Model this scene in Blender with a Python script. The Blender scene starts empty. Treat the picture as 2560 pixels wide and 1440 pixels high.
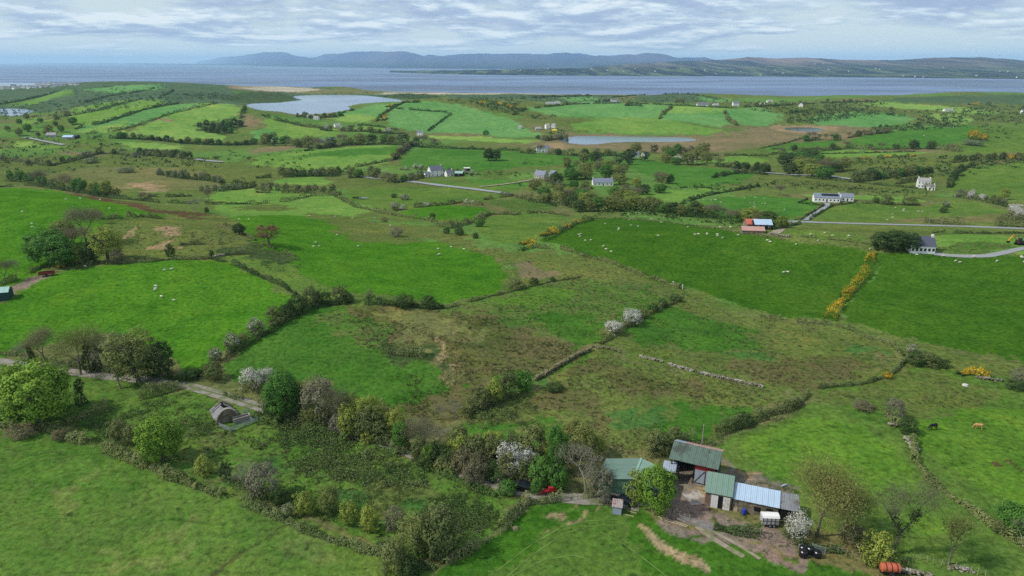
import bpy, math, random
import numpy as np
from mathutils import Vector, Matrix

# ------------------------------------------------------------------ camera, world, sun, exposure
scn = bpy.context.scene
col = scn.collection
CAMZ = 70.0
PITCH = math.radians(18.3)
FPX = 1707.0
cam_d = bpy.data.cameras.new('camera')
cam = bpy.data.objects.new('camera', cam_d)
col.objects.link(cam)
cam.location = (0, 0, CAMZ)
cam.rotation_euler = (math.radians(90) - PITCH, 0, 0)
cam_d.sensor_width = 36.0
cam_d.lens = 36.0 * FPX / 2560.0
cam_d.clip_start = 0.5
cam_d.clip_end = 120000
scn.camera = cam

SUN_EL = math.radians(46)
SUN_AZ = math.radians(-100)          # direction the light comes from, measured from +Y towards +X
w = bpy.data.worlds.new('World')
scn.world = w
w.use_nodes = True
nt = w.node_tree
nt.nodes.clear()


def N(nt, typ, **kw):
    n = nt.nodes.new(typ)
    for k, v in kw.items():
        setattr(n, k, v)
    return n


def L(nt, a, b):
    nt.links.new(a, b)


def mathn(nt, op, a, b=None, c=None, clamp=False):
    n = nt.nodes.new('ShaderNodeMath')
    n.operation = op
    n.use_clamp = clamp
    for i, v in enumerate((a, b, c)):
        if v is None:
            continue
        if isinstance(v, (int, float)):
            n.inputs[i].default_value = v
        else:
            nt.links.new(v, n.inputs[i])
    return n.outputs[0]


def mixc(nt, fac, a, b, blend='MIX'):
    n = nt.nodes.new('ShaderNodeMix')
    n.data_type = 'RGBA'
    n.blend_type = blend
    for i, v in ((0, fac), (6, a), (7, b)):
        if isinstance(v, (int, float)):
            n.inputs[i].default_value = v
        elif isinstance(v, (tuple, list)):
            n.inputs[i].default_value = (v[0], v[1], v[2], 1)
        else:
            nt.links.new(v, n.inputs[i])
    return n.outputs[2]


def ramp(nt, fac, stops, interp='LINEAR'):
    n = nt.nodes.new('ShaderNodeValToRGB')
    n.color_ramp.interpolation = interp
    e = n.color_ramp.elements
    while len(e) < len(stops):
        e.new(0.5)
    for i, (p, c) in enumerate(stops):
        e[i].position = p
        e[i].color = (c, c, c, 1) if isinstance(c, (int, float)) else (c[0], c[1], c[2], 1)
    nt.links.new(fac, n.inputs[0])
    return n.outputs[0]


def noise(nt, vec, scale, detail=4, rough=0.55, dist=0.0, dims='3D'):
    n = nt.nodes.new('ShaderNodeTexNoise')
    n.noise_dimensions = dims
    n.inputs['Scale'].default_value = scale
    n.inputs['Detail'].default_value = detail
    n.inputs['Roughness'].default_value = rough
    n.inputs['Distortion'].default_value = dist
    if vec is not None:
        nt.links.new(vec, n.inputs['Vector'])
    return n.outputs[0]


sky = N(nt, 'ShaderNodeTexSky', sky_type='NISHITA', sun_disc=False)
sky.sun_elevation = SUN_EL
sky.sun_rotation = SUN_AZ
sky.altitude = 100
sky.air_density = 1.0
sky.dust_density = 1.2
sky.ozone_density = 1.5
SKY_K = 0.095
tc = N(nt, 'ShaderNodeTexCoord')
sep = N(nt, 'ShaderNodeSeparateXYZ')
L(nt, tc.outputs['Generated'], sep.inputs[0])
elev = sep.outputs[2]
ez = mathn(nt, 'MAXIMUM', elev, 0.0)
# cloud banks stacked in perspective: broad across the sky, thinner towards the horizon
lz = mathn(nt, 'MULTIPLY', mathn(nt, 'LOGARITHM', mathn(nt, 'ADD', ez, 0.022), 2.718), 3.9)


def cloud_field(shift):
    c_ = N(nt, 'ShaderNodeCombineXYZ')
    L(nt, mathn(nt, 'MULTIPLY', sep.outputs[0], 9.0), c_.inputs[0])
    L(nt, mathn(nt, 'MULTIPLY', sep.outputs[1], 9.0), c_.inputs[1])
    L(nt, mathn(nt, 'ADD', lz, shift), c_.inputs[2])
    return noise(nt, c_.outputs[0], 0.80, 9, 0.60, 0.15)


n0 = cloud_field(3.1)
n1 = cloud_field(3.1 + 0.42)
cb_ = N(nt, 'ShaderNodeCombineXYZ')
L(nt, mathn(nt, 'MULTIPLY', sep.outputs[0], 2.2), cb_.inputs[0])
L(nt, mathn(nt, 'MULTIPLY', sep.outputs[1], 2.2), cb_.inputs[1])
L(nt, mathn(nt, 'MULTIPLY', lz, 0.35), cb_.inputs[2])
nb = noise(nt, cb_.outputs[0], 0.9, 2, 0.5)
thr = ramp(nt, elev, [(0.0, 0.66), (0.014, 0.575), (0.028, 0.475), (0.05, 0.40), (0.3, 0.42)])
dn = mathn(nt, 'SUBTRACT', mathn(nt, 'ADD', n0, mathn(nt, 'MULTIPLY', mathn(nt, 'SUBTRACT', nb, 0.5), 0.35)), thr)
alpha = ramp(nt, mathn(nt, 'ADD', mathn(nt, 'MULTIPLY', dn, 9.0), 0.35), [(0.0, 0.0), (1.0, 1.0)])
# lit tops and grey undersides
top = mathn(nt, 'ADD', mathn(nt, 'MULTIPLY', mathn(nt, 'SUBTRACT', n0, n1), 5.0), 0.50, clamp=True)
ccol = ramp(nt, top, [(0.0, (0.34, 0.44, 0.63)), (0.40, (0.42, 0.53, 0.70)), (0.70, (0.60, 0.72, 0.83)), (1.0, (0.80, 0.88, 0.93))])
skyc = N(nt, 'ShaderNodeVectorMath', operation='SCALE')
L(nt, sky.outputs[0], skyc.inputs[0])
skyc.inputs['Scale'].default_value = SKY_K
hz = mixc(nt, ramp(nt, elev, [(0.0, 0.9), (0.12, 0.5), (0.5, 0.0)]), skyc.outputs[0], (0.70, 0.83, 0.90))
c2 = mixc(nt, mathn(nt, 'MULTIPLY', alpha, 0.95), hz, ccol)
bg = N(nt, 'ShaderNodeBackground')
L(nt, c2, bg.inputs[0])
bg.inputs[1].default_value = 1.0
wo = N(nt, 'ShaderNodeOutputWorld')
L(nt, bg.outputs[0], wo.inputs[0])

sun_d = bpy.data.lights.new('sun', 'SUN')
sun_d.energy = 3.3
sun_d.angle = math.radians(1.4)
sun_d.color = (1.0, 0.96, 0.88)
sun = bpy.data.objects.new('sun', sun_d)
col.objects.link(sun)
sdir = Vector((math.sin(SUN_AZ) * math.cos(SUN_EL), math.cos(SUN_AZ) * math.cos(SUN_EL), math.sin(SUN_EL)))
sun.rotation_euler = sdir.to_track_quat('Z', 'Y').to_euler()
sun.location = (-300, 0, 400)

vs = scn.view_settings
vs.view_transform = 'Standard'
vs.look = 'None'
vs.gamma = 1
vs.exposure = 0.09
vs.use_curve_mapping = False
scn.render.engine = 'CYCLES'
scn.cycles.use_denoising = False
scn.cycles.max_bounces = 5
scn.cycles.diffuse_bounces = 2
scn.cycles.glossy_bounces = 2
scn.cycles.transmission_bounces = 2
scn.cycles.transparent_max_bounces = 6
scn.cycles.volume_bounces = 3
scn.cycles.caustics_reflective = False
scn.cycles.caustics_refractive = False

# ------------------------------------------------------------------ lens geometry: photo pixel -> ground point
rnd = random.Random(7)
rng = np.random.default_rng(7)
cp, sp = math.cos(PITCH), math.sin(PITCH)


def ray(u, v):
    a = (np.asarray(u, float) - 1280.0) / FPX
    b = (720.0 - np.asarray(v, float)) / FPX
    return a, cp + b * sp, -sp + b * cp          # dx, dy, dz


def plane_pt(u, v, z):
    dx, dy, dz_ = ray(u, v)
    t = (z - CAMZ) / dz_
    return dx * t, dy * t


# ------------------------------------------------------------------ relief
BASE_Y = [0, 150, 240, 300, 400, 500, 650, 800, 1000, 1500, 2500, 9000]
BASE_Z = [0, 0, -5, -10, -19, -26, -33, -38, -42, -46, -48, -48.5]
# centre x, y, height, radius along, radius across, axis angle (deg from +x)
HILLS = [
    (132, 277, 11.5, 135, 42, -13), (262, 236, 3.0, 70, 36, -6),
    (-128, 226, 6.5, 100, 46, -6), (-285, 340, 23, 165, 78, -12), (-40, 182, 3.8, 55, 34, 0),
    (-136, 276, 3.6, 46, 24, 0), (-118, 262, 2.6, 12, 6, 0), (-176, 290, 2.4, 16, 5, 0), (-92, 256, 2.4, 12, 7, 0),
    (-230, 850, 7, 150, 90, 0), (-20, 800, 4, 130, 60, 0),
    (-600, 1240, 43, 290, 165, 68), (-440, 1180, 14, 90, 120, 70), (-300, 1090, 8, 120, 50, 20),
    (-1040, 1720, 22, 380, 210, 20), (-1640, 3000, 41, 560, 320, 0), (-1195, 2550, 31, 260, 260, 0),
    (-175, 1490, 37, 190, 190, 0), (-330, 1350, 15, 150, 150, 60),
    (270, 1470, 34, 330, 170, 0), (225, 1215, 12, 190, 70, -4),
    (765, 1520, 19, 320, 150, 0), (650, 1010, 22, 240, 105, 8), (560, 640, 30, 150, 170, 0),
    (1450, 2090, 28, 520, 220, 0), (545, 2215, 24, 300, 150, 0), (1000, 2000, 10, 400, 200, 0),
    (-756, 3150, 13, 170, 150, 0), (-380, 2500, 9, 170, 70, 0), (-865, 2450, 6, 150, 150, 0),
    (430, 470, 5, 60, 60, 0), (60, 620, 4, 90, 50, 0), (255, 470, 3, 120, 25, 0),
]


def coast_y(x, y):
    s = x / np.maximum(y, 1.0)
    us = [-3.0, -0.75, -0.66, -0.58, -0.52, -0.47, -0.42, -0.33, -0.24, -0.16, 0.0, 0.07, 0.18, 0.3, 0.39, 0.54, 0.6, 0.75, 3.0]
    ys = [4700, 4300, 4300, 4200, 4000, 3900, 3800, 3700, 3350, 3000, 2850, 2780, 2720, 2560, 2420, 2400, 2420, 2600, 2600]
    return np.interp(s, us, ys)


def smooth(t):
    t = np.clip(t, 0, 1)
    return t * t * (3 - 2 * t)


def vnoise(x, y, seed=0):
    """cheap smooth value noise, vectorised, range about -1..1"""
    xi = np.floor(x).astype(np.int64)
    yi = np.floor(y).astype(np.int64)
    fx = x - xi
    fy = y - yi
    fx = fx * fx * (3 - 2 * fx)
    fy = fy * fy * (3 - 2 * fy)

    def h(a, b):
        n = (a * 374761393 + b * 668265263 + seed * 1274126177) & 0x7fffffff
        n = ((n ^ (n >> 13)) * 1103515245 + 12345) & 0x7fffffff
        n = (n ^ (n >> 16)) & 0xffff
        return n / 32767.5 - 1.0
    return ((h(xi, yi) * (1 - fx) + h(xi + 1, yi) * fx) * (1 - fy)
            + (h(xi, yi + 1) * (1 - fx) + h(xi + 1, yi + 1) * fx) * fy)


LAKES = []          # (name, level, world polygon)


def lake(name, level, pix, fill=None):
    p = np.array([plane_pt(u, v, level) for u, v in pix])
    LAKES.append((name, level, p, pix))


lake('lagoon', -49.0, [(610, 262), (640, 258), (690, 257), (760, 250), (742, 247), (728, 240), (800, 237), (900, 238), (935, 241), (1000, 249),
                       (1010, 254), (960, 255), (900, 259), (868, 266), (882, 273), (830, 282), (790, 289), (740, 287), (700, 279), (640, 275)])
lake('pond', -42.0, [(1398, 351), (1410, 345), (1440, 340), (1500, 340), (1560, 341), (1640, 342), (1700, 343), (1745, 348), (1735, 353), (1680, 355),
                     (1600, 355), (1530, 356), (1490, 361), (1460, 362), (1420, 358)])
lake('pond', -41.5, [(1955, 320), (1990, 318), (2030, 319), (2062, 322), (2058, 327), (2035, 330), (2000, 329), (1970, 326)])
lake('pond', -46.0, [(-60, 270), (0, 271), (50, 272), (88, 275), (78, 282), (60, 287), (35, 291), (0, 288), (-60, 290)])
lake('bay_inlet', -49.2, [(-400, 206), (0, 206), (60, 207), (150, 208), (80, 213), (0, 214), (-400, 214)])


def H(x, y):
    x = np.asarray(x, float)
    y = np.asarray(y, float)
    z = np.interp(y, BASE_Y, BASE_Z)
    for cx, cy, h, ra, rb, ang in HILLS:
        c, s = math.cos(math.radians(ang)), math.sin(math.radians(ang))
        dx, dy = x - cx, y - cy
        d2 = ((dx * c + dy * s) / ra) ** 2 + ((-dx * s + dy * c) / rb) ** 2
        z = z + h * np.exp(-d2)
    f = smooth((y - 350) / 900)
    z = z + vnoise(x / 38, y / 38, 1) * (0.5 + 0.8 * f) + vnoise(x / 13, y / 13, 2) * 0.18
    z = z + vnoise(x / 190, y / 190, 3) * 3.0 * f * smooth((3200 - y) / 900)
    for _, lev, p, _px in LAKES:
        c = p.mean(0)
        q = p - c
        cov_ = np.cov(q.T) * 2.6
        ic = np.linalg.inv(cov_)
        dx, dy = x - c[0], y - c[1]
        d = np.sqrt(dx * dx * ic[0, 0] + 2 * dx * dy * ic[0, 1] + dy * dy * ic[1, 1])
        wgt = 1 - smooth((d - 1.05) / 0.75)
        z = z * (1 - wgt) + (lev + 0.5) * wgt
    cy_ = coast_y(x, y) + vnoise(x / 160, y / 160, 5) * 40
    k = smooth((y - (cy_ - 170)) / 170)
    z = z * (1 - k) + (-49.6) * k
    k = smooth((y - cy_) / 120)
    z = z - 6 * k
    return z


GRID = {}


def build_grid():
    ny, nx = 1100, 560
    ly = np.linspace(math.log(30 + 25), math.log(6000 + 25), ny)
    s = np.linspace(-1.6, 1.6, nx)
    yy = np.exp(ly) - 25
    GRID['Z'] = H(s[None, :] * (yy[:, None] + 30), np.repeat(yy[:, None], nx, 1))
    GRID['ly'], GRID['s'], GRID['n'] = ly, s, (ny, nx)


def Hg(x, y):
    """fast bilinear lookup of the relief"""
    if not GRID:
        build_grid()
    ny, nx = GRID['n']
    y = np.maximum(y, 31.0)
    fi = (np.log(y + 25) - GRID['ly'][0]) / (GRID['ly'][1] - GRID['ly'][0])
    fj = (x / (y + 30) - GRID['s'][0]) / (GRID['s'][1] - GRID['s'][0])
    fi = np.clip(fi, 0, ny - 1.001)
    fj = np.clip(fj, 0, nx - 1.001)
    i = fi.astype(int)
    j = fj.astype(int)
    fi = fi - i
    fj = fj - j
    Zg = GRID['Z']
    return (Zg[i, j] * (1 - fj) + Zg[i, j + 1] * fj) * (1 - fi) + (Zg[i + 1, j] * (1 - fj) + Zg[i + 1, j + 1] * fj) * fi


STEPS = np.exp(np.linspace(math.log(45), math.log(5600), 500))


def ground_pt(u, v):
    """first hit of the photo rays with the relief (vectorised)"""
    u = np.atleast_1d(np.asarray(u, float))
    v = np.atleast_1d(np.asarray(v, float))
    if len(u) > 1500:
        parts = [ground_pt(u[k:k + 1500], v[k:k + 1500]) for k in range(0, len(u), 1500)]
        return tuple(np.concatenate([p[i] for p in parts]) for i in range(3))
    dx, dy, dz_ = ray(u, v)
    dx = dx / dy
    dz_ = dz_ / dy
    yy = STEPS[None, :]
    g = CAMZ + dz_[:, None] * yy - Hg(dx[:, None] * yy, np.repeat(yy, len(u), 0))
    neg = g <= 0
    k = np.where(neg.any(1), neg.argmax(1), len(STEPS) - 1)
    k = np.maximum(k, 1)
    lo, hi = STEPS[k - 1], STEPS[k]
    for _ in range(12):
        m = 0.5 * (lo + hi)
        gm_ = CAMZ + dz_ * m - Hg(dx * m, m)
        hi = np.where(gm_ <= 0, m, hi)
        lo = np.where(gm_ <= 0, lo, m)
    return dx * hi, hi, Hg(dx * hi, hi)


def gp(u, v):
    x, y, z = ground_pt(u, v)
    return float(x[0]), float(y[0]), float(z[0])


def pix_scale(x, y, z):
    """metres per photo pixel at a point"""
    return (y * cp + (CAMZ - z) * sp) / FPX


def dens(pix, closed=True, step=25):
    out = []
    n = len(pix)
    for i in range(n if closed else n - 1):
        (u0, v0), (u1, v1) = pix[i], pix[(i + 1) % n]
        k = max(1, int(math.hypot(u1 - u0, (v1 - v0) * 2) / step))
        for j in range(k):
            f = j / k
            out.append((u0 + (u1 - u0) * f, v0 + (v1 - v0) * f))
    if not closed:
        out.append(pix[-1])
    return out


def wpoly(pix):
    d = dens(pix)
    x, y, z = ground_pt([p[0] for p in d], [p[1] for p in d])
    return np.stack([x, y], 1)


def wpolys(pixlists):
    """many outlines at once"""
    ds = [dens(p) for p in pixlists]
    allp = [q for d in ds for q in d]
    x, y, z = ground_pt([q[0] for q in allp], [q[1] for q in allp])
    out, k = [], 0
    for d in ds:
        out.append(np.stack([x[k:k + len(d)], y[k:k + len(d)]], 1))
        k += len(d)
    return out


def inpoly(px, py, poly):
    """vectorised even-odd test with bounding box prefilter"""
    res = np.zeros(px.shape, bool)
    mn, mx = poly.min(0), poly.max(0)
    idx = np.nonzero((px >= mn[0]) & (px <= mx[0]) & (py >= mn[1]) & (py <= mx[1]))[0]
    if len(idx) == 0:
        return res
    x, y = px[idx], py[idx]
    c = np.zeros(len(idx), bool)
    n = len(poly)
    for i in range(n):
        x0, y0 = poly[i]
        x1, y1 = poly[(i + 1) % n]
        if y0 == y1:
            continue
        m = ((y0 > y) != (y1 > y))
        c ^= m & (x < (x1 - x0) * (y - y0) / (y1 - y0) + x0)
    res[idx] = c
    return res


def srgb(r, g, b):
    def f(c):
        c /= 255.0
        return c / 12.92 if c <= 0.04045 else ((c + 0.055) / 1.055) ** 2.4
    return (f(r), f(g), f(b))


# ------------------------------------------------------------------ object helpers
def mesh_obj(name, verts, faces, mat=None, parent=None, smooth_=False):
    me = bpy.data.meshes.new(name)
    verts = np.asarray(verts, dtype=np.float32)
    if isinstance(faces, np.ndarray) and faces.ndim == 2:
        n, k = faces.shape
        me.vertices.add(len(verts))
        me.vertices.foreach_set('co', verts.ravel())
        me.loops.add(n * k)
        me.polygons.add(n)
        me.loops.foreach_set('vertex_index', faces.ravel().astype(np.int32))
        me.polygons.foreach_set('loop_start', np.arange(0, n * k, k, dtype=np.int32))
        me.polygons.foreach_set('loop_total', np.full(n, k, dtype=np.int32))
        me.update(calc_edges=True)
    else:
        me.from_pydata([tuple(map(float, v)) for v in verts], [], [tuple(map(int, f)) for f in faces])
        me.update()
    if smooth_:
        me.polygons.foreach_set('use_smooth', np.ones(len(me.polygons), bool))
    if mat is not None:
        for m in (mat if isinstance(mat, (list, tuple)) else [mat]):
            me.materials.append(m)
    o = bpy.data.objects.new(name, me)
    col.objects.link(o)
    if parent is not None:
        o.parent = parent
    return o


def tag(o, label=None, cat=None, group=None, kind=None):
    if label:
        o['label'] = label
    if cat:
        o['category'] = cat
    if group:
        o['group'] = group
    if kind:
        o['kind'] = kind
    return o


def empty(name, loc, rz=0.0):
    o = bpy.data.objects.new(name, None)
    o.empty_display_size = 0.5
    col.objects.link(o)
    o.location = loc
    o.rotation_euler = (0, 0, rz)
    return o


MATS = {}


def mat(name, color, rough=0.85, metal=0.0, var=0.0, vscale=1.0, spec=0.3, bump=0.0, rand=0.0, stain=None, stain_amt=0.0, stain_scale=0.5):
    """plain procedural material: base colour with noise variation, optional stains and fine relief"""
    if name in MATS:
        return MATS[name]
    m = bpy.data.materials.new(name)
    m.use_nodes = True
    t = m.node_tree
    b = t.nodes['Principled BSDF']
    b.inputs['Roughness'].default_value = rough
    b.inputs['Metallic'].default_value = metal
    b.inputs['Specular IOR Level'].default_value = spec
    c = None
    if var or stain or bump or rand:
        tc_ = N(t, 'ShaderNodeTexCoord')
        vec = tc_.outputs['Object']
        n1 = noise(t, vec, vscale, 5, 0.6)
        f = ramp(t, n1, [(0.3, 1 - var), (0.7, 1 + var)])
        c = mixc(t, 1.0, color, f, 'MULTIPLY')
        if stain:
            n2 = noise(t, vec, stain_scale, 5, 0.65)
            k = ramp(t, n2, [(0.62 - stain_amt * 0.3, 0.0), (0.72 - stain_amt * 0.3, 1.0)])
            c = mixc(t, mathn(t, 'MULTIPLY', k, 0.85), c, stain)
        if rand:
            oi = N(t, 'ShaderNodeObjectInfo')
            rr = ramp(t, oi.outputs['Random'], [(0, 1 - rand), (1, 1 + rand)])
            c = mixc(t, 1.0, c, rr, 'MULTIPLY')
        L(t, c, b.inputs['Base Color'])
        if bump:
            bn = N(t, 'ShaderNodeBump')
            bn.inputs['Strength'].default_value = bump
            bn.inputs['Distance'].default_value = 0.05
            L(t, noise(t, vec, vscale * 4, 4, 0.6), bn.inputs['Height'])
            L(t, bn.outputs[0], b.inputs['Normal'])
    else:
        b.inputs['Base Color'].default_value = (*color, 1)
    MATS[name] = m
    return m
# ------------------------------------------------------------------ ground sheet with the fields
# colour codes: base colour (partly holds sunlit and cloud-shaded patches), rush tufts, brown patches, stripes
G1 = (srgb(74, 116, 46), .10, .0)
G1D = (srgb(62, 98, 28), .08, .0)
G1V = (srgb(72, 117, 31), .16, .0)
G2 = (srgb(106, 140, 62), .12, .05)
GL = (srgb(120, 152, 72), .10, .05)
G3 = (srgb(86, 118, 48), .22, .22)
GC = (srgb(90, 118, 50), .18, .12)
GF = (srgb(98, 142, 78), .08, .0)  # far fields: muted and bluer, part of the haze put into the colour
OL = (srgb(96, 112, 54), .35, .35)
OT = (srgb(112, 116, 68), .25, .5)
WT = (srgb(80, 114, 46), .65, .55)
BR = (srgb(92, 98, 52), .5, .8)
TN = (srgb(150, 130, 98), .25, .2)
TNB = (srgb(126, 115, 84), .3, .3)
DK = (srgb(64, 84, 46), .5, .2)
DKF = (srgb(76, 98, 68), .2, .1)
TE = (srgb(74, 108, 52), .15, .0)
SAND = (srgb(176, 166, 148), 0, 0)
MUD = (srgb(124, 114, 100), 0, .1)
EARTH = (srgb(92, 74, 52), .3, .2)
WTP = (srgb(84, 118, 46), .55, .3)
GCS = (srgb(84, 114, 46), .2, .1)
DITCH = (srgb(74, 84, 44), .3, .1)
DRY = (srgb(103, 123, 60), .2, .25)
GP = (srgb(92, 126, 44), .2, .08)
G1F = (srgb(64, 104, 32), .15, .0)
G1S = (srgb(68, 108, 38), .2, .1)
G1VS = (srgb(82, 118, 42), .2, .15)
TNH = (srgb(158, 142, 108), .3, .2)
SOFT = (GCS, DRY, OL, OT, WT, BR, TN, TNB, DK, TE, MUD, EARTH, G1S, G1VS)

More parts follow.
